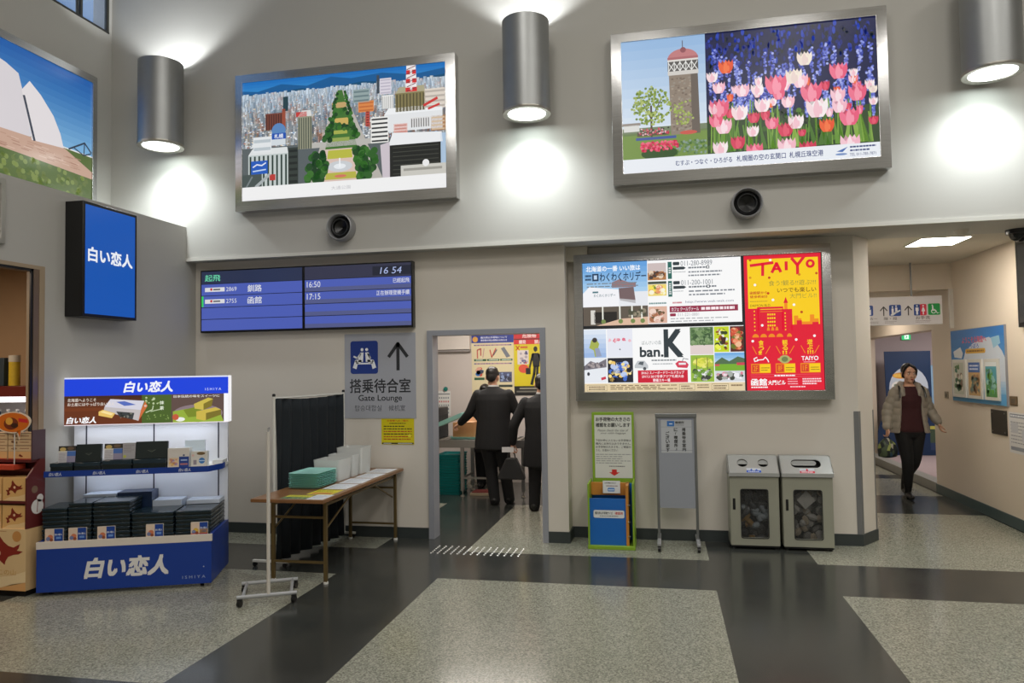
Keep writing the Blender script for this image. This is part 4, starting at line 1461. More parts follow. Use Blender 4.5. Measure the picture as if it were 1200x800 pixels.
A.poly([(.785, .60), (.875, .47), (.905, .50), (.895, .64), (.845, .73), (.79, .70)], (206, 186, 80), 7)
A.poly([(.845, .60), (.905, .50), (.895, .66), (.845, .73)], (130, 116, 40), 8)
A.poly([(.80, .76), (.92, .68), (.955, .73), (.955, .84), (.85, .96), (.80, .92)], (206, 182, 76), 7)
A.poly([(.86, .80), (.955, .73), (.955, .84), (.86, .95)], (124, 112, 40), 8)
A.ell(.672, .87, .02, None, (196, 90, 60), 7)
A.ell(.70, .92, .03, .045, (240, 240, 236), 6)
A.text('日本伝統の味をスイーツに', .66, .405, .945, .46, (240, 236, 230), 9, .01)
A.build('header_print', hd, lit=0.95, local=True)
a_ = area('display_strip_light', ul(.62, .47, 1.235), 1.1, 1.1, (0.84, 0.90, 1.0), .05, (0, 0, UA))
a2_ = area('display_shelf_light', ul(.62, .47, 0.868), 1.1, 0.8, (0.80, 0.87, 1.0), .04, (0, 0, UA))
# shelf
m_ = MB().prism([(-.01, .14), (1.19, .14), (1.262, .30), (1.262, .565), (-.01, .565)], 'z', .882, .905, M_CARD)
m_.build('shelf', unit, True)
A = None
m_ = MB().prism([(-.014, .14), (-.014, .136), (1.193, .136), (1.266, .299), (1.266, .40), (1.262, .40), (1.262, .30), (1.19, .14)], 'z', .872, .918, M_BLUE)
ed = m_.build('shelf_edge', unit, True)
A = Art((-.014, .1355, .872), (1, 0, 0), (0, 0, 1), (0, -1, 0), 1.207, .046)
A.rect(0, 0, 1, 1, (16, 58, 148), 0)
for k in range(4):
    x0 = .03 + .262 * k
    A.text('白い恋人', x0, .25, x0 + .075, .78, (206, 212, 226), 1, .03, .2)
A.build('edge_print', ed, local=True)
A = Art((0, -.0005, .03), (1, 0, 0), (0, 0, 1), (0, -1, 0), 1.25, .322)
A.rect(0, 0, 1, 1, (16, 58, 148), 0)
A.text('白い恋人', .27, .27, .745, .72, (228, 226, 224), 1, .045, .2)
A.text('I S H I Y A', .83, .80, .965, .87, (160, 176, 210), 1)
A.ell(.955, .60, .004, None, (180, 190, 210), 1)
A.build('front_print', unit, local=True)

# ---- dark tins in stacks on the counter
def tin_mesh(w, d, h):
    m_ = MB()
    m_.box(0.003, w - 0.003, 0.003, d - 0.003, 0, h * .62, M_TIN)
    m_.box(0, w, 0, d, h * .55, h, M_TINLID)
    return m_


STACKS = [(.004, .178, 8, 'leftmost front stack, beside the biscuit carton'), (.188, .165, 9, 'second front stack from the left'), (.365, .265, 9, 'middle front stack'),
          (.645, .305, 6, 'wide fourth front stack'), (.965, .265, 6, 'front stack at the right-hand corner')]
n_ = 0
rnd = random.Random(8)
TH = 0.0322
for k, (u0, wd, n, where) in enumerate(STACKS):
    proto = None
    for i in range(n):
        dx = rnd.uniform(-.003, .003)
        lab = 'dark green tin, %s in the %s' % (ordinal(n - 1 - i), where)
        if proto is None:
            proto = tin_mesh(wd, .29, TH - .0012).build('biscuit_tin', None, bev=.002, seg=1)
            o = proto
        else:
            o = proto.copy()
            COL.objects.link(o)
        o.location = ul(u0 + dx, .075 + rnd.uniform(-.002, .002), .3862 + TH * i)
        o.rotation_euler = (0, 0, UA)
        tag(o, lab, 'tin', 'dark tins stacked on the blue counter')
# rear stack at the corner and the boxes lying on the riser
proto = None
for i in range(6):
    if proto is None:
        proto = tin_mesh(.265, .18, TH - .0012).build('biscuit_tin', None, bev=.002, seg=1)
        o = proto
    else:
        o = proto.copy()
        COL.objects.link(o)
    o.location = ul(.962, .378, .3862 + TH * i)
    o.rotation_euler = (0, 0, UA)
    tag(o, 'dark green tin, %s in the rear stack at the right-hand corner' % ordinal(5 - i), 'tin', 'dark tins stacked on the blue counter')


def lid_box(name, label, u, v, z, wd, d, h, body, art=None, rz=0.0, cat='box', group=None, bev=.002):
    o = MB().box(0, wd, 0, d, 0, h, body).build(name, None, bev=bev, seg=1)
    o.location = ul(u, v, z)
    o.rotation_euler = (0, 0, UA + rz)
    tag(o, label, cat, group)
    return o


M_WBOX = mat('white_gift_box', (206, 216, 232), 0.35, vary=0.04)
M_NAVY = mat('navy_gift_box', (34, 52, 84), 0.3, vary=0.1)
GB = 'gift boxes behind the stacks of tins'
for lab, u, v, z, wd, d, h, m in (
        ('flat white gift box behind the second stack of dark tins', .17, .385, .5555, .25, .17, .135, M_WBOX),
        ('navy gift box behind the middle stack of dark tins', .43, .385, .5555, .265, .17, .142, M_NAVY),
        ('flat white gift box behind the wide fourth stack of dark tins', .70, .385, .5555, .225, .17, .068, M_WBOX),
        ('flat white gift box on the rear corner stack of dark tins', .965, .378, .580, .26, .175, .034, M_WBOX)):
    lid_box('gift_box', lab, u, v, z, wd, d, h, m, group=GB)

# small upright cards along the ledge
CARDS = [(.035, 'leftmost small promo card on the cream ledge'), (.20, 'second small promo card from the left on the cream ledge'),
         (.405, 'middle small promo card on the cream ledge'), (.755, 'fourth small promo card on the cream ledge'), (1.085, 'small promo card at the right-hand end of the cream ledge')]
for k, (u, lab) in enumerate(CARDS):
    A = Art((0, 0, 0), (1, 0, 0), (0, 0, 1), (0, -1, 0), .125, .105, .0002)
    A.slab(.02, (214, 206, 196))
    A.rect(0, 0, .52, 1, (222, 200, 180), 1)
    A.ell(.30, .60, .16, None, (206, 120, 84) if k < 4 else (220, 180, 70), 2)
    A.ell(.18, .70, .12, None, (120, 130, 170), 3)
    A.ell(.36, .78, .10, None, (150, 80, 50), 3)
    A.rect(.52, 0, 1, 1, (24, 66, 150), 1)
    A.text('白い恋人', .56, .34, .96, .48, (226, 232, 244), 2, .03)
    A.rect(.62, .58, .9, .74, (110, 150, 214), 2)
    if k == 4:
        A.rect(.0, .80, 1, .86, (190, 60, 50), 3)
        A.rect(.52, .5, 1, .8, (170, 130, 90), 2)
    o = A.build('promo_card', None)
    o.location = ul(u, .052, .3862)
    o.rotation_euler = (0, 0, UA)
    tag(o, lab, 'card', 'promo cards along the cream ledge')

# ---- goods on the upper shelf
SZ = .9055
SG = 'boxes on the upper shelf'


def flat_tin(lab, u, v, wd, d, h):
    o = tin_mesh(wd, d, h).build('biscuit_tin', None, bev=.003, seg=1)
    o.location = ul(u, v, SZ)
    o.rotation_euler = (0, 0, UA)
    return tag(o, lab, 'tin', 'flat dark tins on the upper shelf')


flat_tin('flat dark tin at the left-hand end of the upper shelf, under the brochure', .0, .20, .165, .22, .066)
flat_tin('flat dark tin on the upper shelf below the left-hand upright tin', .175, .20, .19, .22, .066)
flat_tin('flat dark tin on the upper shelf below the grey printed box', .385, .19, .215, .22, .078)
flat_tin('flat dark tin on the upper shelf below the larger upright tin', .61, .19, .25, .22, .078)


def upright(name, lab, u, v, z, wd, h, d, art, cat, tilt=-.12, body=(30, 42, 42), mbody=None):
    t = thing(name, lab, cat, ul(u, v, z), group=SG if cat == 'box' else None)
    t.rotation_euler = (tilt, 0, UA)
    m_ = MB().box(0, wd, 0, d, 0, h, mbody or M_TINLID)
    m_.build('box_body' if cat != 'brochure' else 'backing', t, True, bev=.002, seg=1)
    A = Art((0, -.0004, 0), (1, 0, 0), (0, 0, 1), (0, -1, 0), wd, h, .0002)
    art(A)
    A.build('front_print', t, local=True)
    return t


def dark_face(A):
    A.rect(.0, .0, 1, 1, (24, 36, 36), 0)
    A.line([(.38, .52), (.5, .62), (.62, .50)], .012, (110, 116, 104), 1)
    A.line([(.44, .50), (.5, .56), (.56, .50)], .006, (90, 96, 88), 1)


def brochure_face(A):
    A.rect(0, 0, 1, 1, (206, 204, 208), 0)
    A.rect(0, 0, 1, .3, (54, 50, 46), 1)
    A.ell(.25, .2, .18, .12, (206, 180, 110), 2)
    A.ell(.7, .15, .2, .1, (110, 90, 70), 2)
    A.rect(.5, .32, 1, .62, (74, 114, 186), 2)
    A.rect(.5, .62, 1, 1, (150, 144, 170), 2)
    A.rows(.05, .4, .46, .95, 7, (166, 160, 166), 3, 2, .4)
    A.rect(.0, .30, .5, .38, (226, 222, 206), 2)


def grey_face(A):
    A.rect(0, 0, 1, 1, (170, 168, 172), 0)
    A.rows(.1, .1, .9, .6, 5, (130, 120, 124), 1, 3, .3)
    A.ell(.18, .84, .13, None, (186, 190, 90), 2)


upright('brochure_box', 'box with a photo brochure face, leftmost on the upper shelf', .045, .235, .9735, .125, .128, .05, brochure_face, 'box')
upright('biscuit_tin', 'upright dark tin beside the leftmost brochure box on the upper shelf', .175, .235, .9735, .185, .138, .03, dark_face, 'box')
upright('brochure_box', 'box with a photo brochure face, between the two upright dark tins', .385, .225, .9855, .135, .125, .05, brochure_face, 'box')
upright('printed_box', 'narrow grey printed box beside the second brochure box on the upper shelf', .522, .225, .9855, .095, .128, .04, grey_face, 'box', mbody=mat('grey_box_card', (168, 166, 170), .5))
upright('biscuit_tin', 'larger upright dark tin in the middle of the upper shelf', .622, .22, .9855, .24, .135, .03, dark_face, 'box')


def white_face(A):
    A.rect(0, 0, 1, 1, (214, 208, 200), 0)
    A.rect(.05, .5, .5, .95, (222, 196, 160), 1)
    A.blobs(.06, .52, .48, .93, [(214, 150, 120), (226, 186, 110), (170, 150, 190)], 16, .06, 2, 4)
    A.rect(.52, .45, .98, 1, (34, 64, 138), 2)
    A.rect(.60, .60, .9, .66, (170, 190, 226), 3)
    A.rect(.58, .80, .92, .87, (190, 120, 110), 3)
    A.ell(.74, .38, .05, None, (90, 100, 130), 2)


def white2_face(A):
    A.rect(0, 0, 1, 1, (216, 230, 240), 0)
    A.ell(.72, .72, .05, .02, (90, 120, 140), 1)


def small_face(A):
    A.rect(0, 0, 1, 1, (216, 212, 204), 0)
    A.ell(.62, .14, .26, .1, (120, 96, 60), 1)
    A.ell(.68, .60, .19, None, (52, 120, 190), 2)
    A.rect(.5, .57, .86, .63, (190, 214, 236), 3)
    A.rect(.16, .55, .36, .85, (150, 140, 150), 2)
    A.ell(.14, .25, .08, None, (226, 190, 180), 2)


WC = mat('white_carton', (214, 216, 216), .45, vary=.03)
upright('gift_box', 'pale blue-white upright box at the back of the upper shelf', .945, .40, SZ, .155, .20, .035, white2_face, 'box', -.06, mbody=M_WBOX)
upright('gift_box', 'tall white box with a navy label near the right-hand end of the upper shelf', .865, .215, SZ, .165, .155, .09, white_face, 'box', -.05, mbody=WC)
upright('gift_box', 'small white box with a blue round seal on the upper shelf', 1.045, .20, SZ, .125, .125, .06, small_face, 'box', -.03, mbody=WC)
lid_box('gift_box', 'flat white box at the right-hand end of the upper shelf', 1.175, .36, SZ, .08, .16, .032, WC, group=SG)

# ================================================================== biscuit carton stand at the edge of the photo
M_KRAFT = mat('beige_printed_carton', (206, 172, 124), 0.55, vary=0.06)
M_WINE = mat('wine_red_carton', (92, 30, 30), 0.5, vary=0.06)
cx0, cx1, cy0, cy1 = -5.35, -4.725, 4.66, 4.83
st = thing('carton_stand', 'beige and wine-red carton stand stacked with biscuit boxes beside the shop opening', 'display stand', (-5.0, 4.75, 0))
MB().box(cx0, cx1, cy0, cy1, .045, .505, M_KRAFT).build('lower_carton', st, bev=.002)
MB().box(cx0 + .02, cx1 - .02, cy0 + .02, cy1 - .02, 0.0, .045, M_BLACK).build('plinth', st)
MB().prism([(cy0 + .002, .505), (cy1, .505), (cy1, 1.02), (cy1 - .05, 1.02), (cy0 + .002, .885)], 'x', cx1 - .012, cx1, M_WINE).build('side_cheek', st)
MB().prism([(cy0 + .002, .505), (cy1, .505), (cy1, 1.02), (cy1 - .05, 1.02), (cy0 + .002, .885)], 'x', cx0, cx0 + .012, M_WINE).build('side_cheek', st)
MB().box(cx0 + .012, cx1 - .012, cy0 + .004, cy1, .694, .714, M_WINE).build('tier', st)
MB().box(cx0 + .012, cx1 - .012, cy0 + .10, cy1, .925, .945, M_WINE).build('tier', st)
MB().box(cx0 + .012, cx1 - .012, cy1 - .012, cy1, .505, 1.02, M_WINE).build('back_board', st)
RED_ = (140, 40, 30)
HOK = [(.42, 0), (.47, .12), (.55, .25), (.66, .36), (.78, .40), (.93, .30), (.90, .42), (.86, .48), (1.0, .50), (.90, .58), (.78, .60), (.66, .66), (.60, .78), (.58, .88), (.50, .80), (.42, .70),
       (.32, .66), (.24, .72), (.24, .80), (.30, .88), (.22, .95), (.14, 1.0), (.10, .92), (.14, .82), (.10, .74), (.04, .68), (.10, .62), (.16, .66), (.20, .58), (.16, .50), (.26, .50), (.32, .42), (.36, .28), (.36, .12)]


def hok(A, x0, y0, x1, y1, c, l):
    A.poly([(x0 + (x1 - x0) * px_, y0 + (y1 - y0) * py_) for px_, py_ in HOK], c, l)


A = wall_art(cx0, cx1, .045, .505, cy0 - .0004)
A.rect(0, 0, 1, 1, (226, 196, 146), 0)
A.poly([(.3, 1), (.55, .80), (.8, .76), (1, .68), (1, .86), (.7, .94), (.5, 1)], (240, 216, 170), 1)
A.poly([(.55, 1), (.8, .90), (1, .86), (1, 1)], (222, 170, 110), 1)
hok(A, .34, .06, .96, .66, RED_, 2)
A.ell(.60, .40, .04, None, (226, 200, 160), 3)
A.ell(.87, .12, .065, None, (206, 148, 84), 2)
A.text('きのこの山', .42, .66, .86, .75, (206, 160, 90), 3, .0)
A.rows(.5, .03, .72, .05, 1, (170, 110, 70), 3, 4)
A.build('front_print', st)
A = Art((cx1 + .0004, cy0 + .004, .505), (0, 1, 0), (0, 0, 1), (1, 0, 0), cy1 - cy0 - .004, .515)
A.ell(.58, .70, .34, None, (214, 210, 206), 1)
A.ell(.72, .58, .18, None, (214, 210, 206), 1)
A.ell(.42, .44, .17, None, (120, 96, 74), 1)
A.line([(.60, .62), (.56, .78)], .05, (150, 110, 100), 2)
A.build('side_print', st)


def map_box(lab, x0, z0, wd, h):
    A = wall_art(0, wd, 0, h, 0)
    A.slab(.11, (214, 172, 112))
    A.rect(0, 0, 1, 1, (226, 182, 116), 1)
    A.poly([(0, 1), (.3, .84), (.7, .80), (1, .70), (1, 1)], (236, 204, 150), 2)
    hok(A, .10, .10, .90, .78, (132, 44, 28), 3)
    A.ell(.52, .42, .05, None, (236, 200, 160), 4)
    o = A.build('biscuit_box', None)
    o.location = (x0, cy0 + .012, z0)
    tag(o, lab, 'box', 'map-printed biscuit boxes in the carton stand')


map_box('map-printed biscuit box at the right-hand end of the upper tier of the carton stand', -4.95, .7145, .205, .175)
map_box('map-printed biscuit box cut by the photo edge on the upper tier of the carton stand', -5.17, .7145, .205, .175)
map_box('map-printed biscuit box at the right-hand end of the lower tier of the carton stand', -4.95, .5055, .205, .175)
map_box('map-printed biscuit box cut by the photo edge on the lower tier of the carton stand', -5.17, .5055, .205, .175)
o = MB().box(-5.22, -4.86, cy0 + .015, cy0 + .125, .9455, .985, mat('orange_red_box', (190, 70, 46), .45, vary=.1)).build('biscuit_box', None, bev=.002)
tag(o, 'flat red biscuit box lying on top of the carton stand', 'box')
# small cartons piled on the top tier
MB().box(cx0 + .012, cx1 - .012, cy0 + .05, cy1 - .013, 1.0, 1.02, M_WINE).build('tier', st)
MB().box(cx1 - .012, cx1, cy0 + .05, cy1, 1.021, 1.245, mat('purple_grey_cheek', (84, 62, 70), .5)).build('end_panel', st)
proto = None
names = ['bottom', 'second', 'third', 'top']
for ci, (x0, where) in enumerate(((-4.95, 'pile beside the wine-red end panel'), (-5.17, 'pile behind the orange speech-bubble sign'))):
    for i in range(4):
        h = .062 if i == 0 else .046
        z = 1.0205 if i == 0 else 1.0205 + .0635 + .0475 * (i - 1)
        A = wall_art(0, .21, 0, h, 0)
        A.slab(.10, (200, 170, 130))
        A.rect(.0, .0, 1, 1, (214, 186, 146) if i else (224, 176, 120), 1)
        if i:
            A.rect(0, 0, 1, .16, (170, 138, 108), 2)
            A.blobs(.12, .25, .42, .85, [(120, 80, 56), (150, 104, 76)], 8, .03, 3, i + ci)
            A.rows(.5, .35, .9, .7, 1, (160, 110, 84), 3, i)
        else:
            A.blobs(.4, .25, .66, .8, [(140, 56, 40)], 5, .035, 3, ci)
            A.rect(0, .86, 1, 1, (176, 60, 50), 2)
        o = A.build('biscuit_box', None)
        o.location = (x0, 4.715, z)
        tag(o, 'small beige biscuit box, %s of the %s' % (names[i], where), 'box', 'small biscuit boxes piled behind the carton stand')
# speech-bubble sign on a thin stick
sb = thing('speech_bubble_sign', 'orange speech-bubble shaped sign above the carton stand', 'sign', (-4.85, 4.66, 1.0))
pts = []
for k in range(28):
    a = 2 * PI * k / 28
    pts.append((-4.895 + .165 * math.cos(a) * (1 + .05 * math.sin(3 * a)), 1.305 + .083 * math.sin(a)))
tail = [(-4.86, 1.235), (-4.835, 1.17), (-4.82, 1.24)]
m_ = MB().prism(pts, 'y', 4.700, 4.703, mat('sign_white_edge', (232, 214, 190), .5))
m_.prism(tail, 'y', 4.700, 4.703, mat('sign_white_edge', (232, 214, 190), .5))
m_.build('sign_board', sb)
A = Art((-5.06, 4.6995, 1.16), BX, BZ, BN, .33, .235)
A.ell(.5, .38, .45, .315, (214, 110, 26), 1, 28)
A.poly([(.63, .66), (.69, .88), (.73, .64)], (214, 110, 26), 1)
A.ell(.45, .42, .2, .2, (120, 50, 24), 2)
A.ell(.40, .34, .1, .12, (226, 170, 70), 3)
A.ell(.55, .48, .1, .08, (60, 30, 20), 3)
A.poly([(.66, .24), (.90, .28), (.92, .40), (.66, .36)], (206, 40, 50), 2)
A.build('sign_print', sb)
MB().cyl((-4.885, 4.707, .9855), (-4.885, 4.707, 1.24), .004, M_WHITE, n=8).build('stick', sb)

# chilled showcase and goods just inside the shop
fr = thing('chilled_showcase', 'dark red chilled showcase with a lit white interior inside the shop', 'showcase', (-6.1, 5.95, 0))
M_DR = mat('dark_red_lacquer', (96, 30, 26), .3)
x0, x1, y0, y1 = -6.7, -5.69, 5.70, 6.25
MB().box(x0, x1, y0, y1, 1.47, 1.57, M_DR).build('top_fascia', fr, bev=.004)
MB().box(x0, x0 + .05, y0, y1, .12, 1.47, M_DR).build('side_post', fr)
MB().box(x1 - .05, x1, y0, y1, .12, 1.47, M_DR).build('side_post', fr)
MB().box(x0 + .05, x1 - .05, y1 - .03, y1, .12, 1.47, M_WHITE).build('back_lining', fr)
MB().box(x0, x1, y0, y1, 0, .12, M_BLACK).build('kick_base', fr)
MB().box(x0 + .05, x1 - .05, y0 + .03, y0 + .08, 1.42, 1.468, mat('tube_glow', (250, 245, 250), .4, emit=2.6)).build('light_tube', fr)
for z in (.45, .78, 1.10):
    MB().box(x0 + .05, x1 - .05, y0 + .05, y1 - .03, z, z + .02, M_WHITE).build('shelf', fr)
cols = [(70, 90, 120), (120, 130, 140), (60, 74, 90), (150, 156, 166), (84, 104, 130)]
for k in range(7):
    bx = -6.43 + .105 * k
    t = thing('drink_bottle', 'small bottle on the upper shelf of the chilled showcase, %s from the dark red post' % ['seventh', 'sixth', 'fifth', 'fourth', 'third', 'second', 'first'][k],
              'bottle', (bx, 5.82, 1.12), group='bottles in the chilled showcase')
    MB().lathe([(.0005, 1.1205), (.036, 1.122), (.036, 1.27), (.014, 1.31), (.014, 1.33)], (bx, 5.82, 0), mat('bottle_%d' % (k % 5), cols[k % 5], .2), 16).build('bottle_body', t)
    MB().lathe([(.017, 1.33), (.017, 1.35), (.0005, 1.351)], (bx, 5.82, 0), M_WHITE, 12).build('cap', t)
t = thing('yellow_can', 'tall yellow canister with a pale lid on top of the showcase', 'canister', (-6.08, 5.85, 1.57))
MB().lathe([(.0005, 1.571), (.048, 1.572), (.048, 1.80), (.0005, 1.80)], (-6.08, 5.85, 0), mat('yellow_label', (196, 168, 44), .4, vary=.2, scale=30), 20).build('canister_body', t)
MB().lathe([(.05, 1.80), (.05, 1.862), (.0005, 1.864)], (-6.08, 5.85, 0), mat('pale_lid', (196, 190, 176), .4), 20).build('lid', t)
o = MB().box(-6.26, -6.15, 5.80, 5.92, 1.571, 1.84, mat('dark_teal_box', (40, 56, 66), .5)).build('dark_box', None, bev=.004)
tag(o, 'dark teal box beside the yellow canister on the showcase', 'box')

# ================================================================== folding table with trays
M_WOOD = mat('table_laminate', (126, 88, 54), 0.3, vary=.12, scale=5, stretch=(6, 1, 6))
M_BRASSLEG = mat('olive_brown_leg', (116, 98, 62), 0.35, .6, vary=.05)
TZ = .69
tb = thing('folding_table', 'long folding table with a wooden top and olive metal legs beside the navy curtain', 'table', (-2.83, 6.0, 0))
MB().prism([(-3.13, 5.10), (-2.525, 5.10), (-2.545, 6.885), (-3.12, 6.885)], 'z', TZ - .028, TZ, M_WOOD).build('tabletop', tb, bev=.004)
for (lx, ly) in ((-3.085, 5.36), (-2.62, 5.33), (-3.075, 6.80), (-2.61, 6.82)):
    lg = MB().box(lx - .014, lx + .014, ly - .014, ly + .014, .012, TZ - .029, M_BRASSLEG).build('leg', tb, bev=.003)
    MB().lathe([(.0005, .0), (.02, .0), (.02, .014), (.015, .018), (.0005, .018)], (lx, ly, 0), M_WHITE, 12).build('foot_cap', lg)
for ly in (5.345, 6.81):
    for z in (.15, .50):
        MB().box(-3.07, -2.62, ly - .009, ly + .009, z, z + .018, M_BRASSLEG).build('stretcher', tb)
for lx in (-3.07, -2.63):
    MB().box(lx - .008, lx + .008, 5.35, 6.80, .60, .62, M_BRASSLEG).build('side_rail', tb)
    MB().tube([(lx, 5.36, .42), (lx, 5.80, .60)], .008, M_BRASSLEG).build('folding_brace', tb)
    MB().tube([(lx, 6.79, .42), (lx, 6.35, .60)], .008, M_BRASSLEG).build('folding_brace', tb)

M_MINT = mat('mint_tray_plastic', (158, 214, 204), .4, vary=.04)


def tray_mesh(w, d, h, m=M_MINT, wall=.006):
    m_ = MB()
    o, i = rrect(0, w, 0, d, .03), rrect(wall, w - wall, wall, d - wall, .026)
    b = rrect(.018, w - .018, .018, d - .018, .028)
    k = len(o)
    # outer shell, rim, inner wall and floor
    v = [(x, y, 0) for x, y in b] + [(x, y, h) for x, y in o] + [(x, y, h) for x, y in i] + [(x, y, .005) for x, y in b]
    f = [tuple(range(k - 1, -1, -1)), tuple(range(3 * k, 4 * k))]
    for r in range(3):
        for q in range(k):
            w_ = (q + 1) % k
            f.append((r * k + q, r * k + w_, (r + 1) * k + w_, (r + 1) * k + q))
    return m_.add(v, f, m)


proto = None
for i in range(9):
    o = tray_mesh(.275, .385, .0136).build('mint_tray') if proto is None else proto.copy()
    if proto is None:
        proto = o
    else:
        COL.objects.link(o)
    o.location = (-3.075 + .002 * math.sin(i * 2.3), 5.56 + .002 * math.cos(i * 1.7), TZ + .001 + .0142 * i)
    tag(o, 'mint green tray, %s in the stack on the folding table' % ordinal(8 - i), 'tray', 'mint trays stacked on the folding table')

M_CLEAR = mat('frosted_plastic', (226, 228, 226), .35, vary=.02, alpha=.55)


def clear_box(lab, x, y, w, d, h):
    m_ = MB()
    o, i, b = rrect(0, w, 0, d, .02), rrect(.004, w - .004, .004, d - .004, .018), rrect(.012, w - .012, .012, d - .012, .02)
    k = len(o)
    v = [(p, q, 0) for p, q in b] + [(p, q, h) for p, q in o] + [(p, q, h) for p, q in i] + [(p, q, .006) for p, q in b]
    f = [tuple(range(k - 1, -1, -1)), tuple(range(3 * k, 4 * k))]
    for r in range(3):
        for q in range(k):
            w_ = (q + 1) % k
            f.append((r * k + q, r * k + w_, (r + 1) * k + w_, (r + 1) * k + q))
    ob = m_.add(v, f, M_CLEAR).build('clear_box')
    ob.location = (x, y, TZ + .001)
    return tag(ob, lab, 'container', 'frosted boxes on the folding table')


clear_box('frosted plastic box right behind the stack of mint trays', -3.06, 5.98, .26, .26, .185)
clear_box('middle frosted plastic box on the folding table', -3.055, 6.26, .26, .15, .20)
clear_box('tall frosted plastic box nearest the wall on the folding table', -3.05, 6.43, .26, .25, .245)


def sheet(lab, x0, y0, x1, y1, z, art, cat='leaflet', rz=0.0):
    A = Art((-(x1 - x0) / 2, -(y1 - y0) / 2, 0), (1, 0, 0), (0, 1, 0), (0, 0, 1), x1 - x0, y1 - y0, .0001)
    A.slab(.001, (222, 222, 216))
    art(A)
    o = A.build('leaflet')
    o.location = ((x0 + x1) / 2, (y0 + y1) / 2, TZ + z)
    o.rotation_euler = (0, 0, rz)
    return tag(o, lab, cat, 'leaflets on the folding table')


def lf_yellow(A):
    A.rect(0, 0, 1, 1, (212, 200, 40), 1)
    A.rows(.08, .1, .92, .5, 4, (120, 100, 20), 2, 3)
    A.rect(.1, .6, .9, .9, (190, 120, 60), 2)


def lf_green(A):
    A.rect(0, 0, 1, .5, (206, 200, 60), 1)
    A.rect(0, .5, 1, 1, (90, 120, 84), 1)
    A.rows(.08, .1, .92, .4, 3, (80, 90, 30), 2, 4)
    A.blobs(.1, .55, .9, .95, [(60, 80, 60), (160, 170, 90), (210, 200, 160)], 14, .06, 2, 5)


def lf_white(A):
    A.rect(0, 0, 1, 1, (220, 222, 226), 1)
    A.rows(.1, .1, .9, .9, 9, (150, 156, 170), 2, 6, .35)


sheet('green and yellow leaflet at the front of the folding table', -2.90, 5.13, -2.69, 5.29, .0015, lf_green)
sheet('white leaflet at the front corner of the folding table', -2.68, 5.12, -2.54, 5.33, .0015, lf_white)
sheet('bright yellow leaflet in front of the mint trays', -2.785, 5.33, -2.57, 5.56, .0015, lf_yellow)
sheet('white leaflet beside the mint trays', -2.78, 5.60, -2.57, 5.86, .0015, lf_white)
sheet('white leaflet in the middle of the folding table', -2.78, 5.90, -2.57, 6.18, .0015, lf_white, rz=.05)
sheet('white leaflet beside the frosted boxes', -2.77, 6.22, -2.575, 6.50, .0015, lf_white, rz=-.04)
sheet('greyish leaflet at the wall end of the folding table', -2.80, 6.54, -2.58, 6.82, .0015, lf_white)
# navy curtain screen behind the table
M_CURT = mat('navy_curtain_cloth', (10, 19, 26), .85, vary=.15, scale=20, bump=.1)
cs = thing('curtain_screen', 'dark navy cloth screen on white poles behind the folding table', 'screen', (-3.24, 6.3, 0))
p0, p1 = Vector((-3.285, 5.72, 0)), Vector((-3.165, 6.85, 0))
n = 90
v, f_ = [], []
dirv = (p1 - p0)
nrm = Vector((dirv.y, -dirv.x, 0)).normalized()
for r_ in range(13):
    z = .035 + (1.435 - .035) * r_ / 12
    for i in range(n + 1):
        t_ = i / n
        amp = .014 + .016 * (1 - r_ / 12)
        sag = -.02 * math.sin(PI * t_) * (r_ / 12) ** 3
        wv = amp * math.sin(t_ * 46 + .8 * math.sin(r_ * .3 + t_ * 7)) + .008 * math.sin(t_ * 17 + r_ * .15)
        v.append(p0 + dirv * (.015 + .97 * t_) + nrm * wv + Vector((0, 0, z + sag)))
for r_ in range(12):
    for i in range(n):
        a = r_ * (n + 1) + i
        f_.append((a, a + 1, a + n + 2, a + n + 1))
c_ = MB().add(v, f_, M_CURT).build('curtain', cs, ang=180)
so = c_.modifiers.new('cloth_thickness', 'SOLIDIFY')
so.thickness = .004
for p in (p0, p1):
    MB().cyl((p.x, p.y, .05), (p.x, p.y, 1.46), .012, M_WHITE, n=14).build('pole', cs)
    MB().lathe([(.0005, 1.475), (.013, 1.472), (.015, 1.455), (.012, 1.45)], (p.x, p.y, 0), M_BLACK, 12).build('pole_cap', cs)
    ft = MB().box(p.x - .20, p.x + .12, p.y - .014, p.y + .014, .038, .058, M_WHITE).build('foot_bar', cs, bev=.003)
    for qx in (p.x - .18, p.x + .10):
        MB().cyl((qx, p.y - .01, .02), (qx, p.y + .01, .02), .0195, M_BLACK, n=14).build('caster', ft)
MB().cyl((p0.x, p0.y, 1.435), (p1.x, p1.y, 1.435), .008, M_WHITE, n=10).build('top_rail', cs)

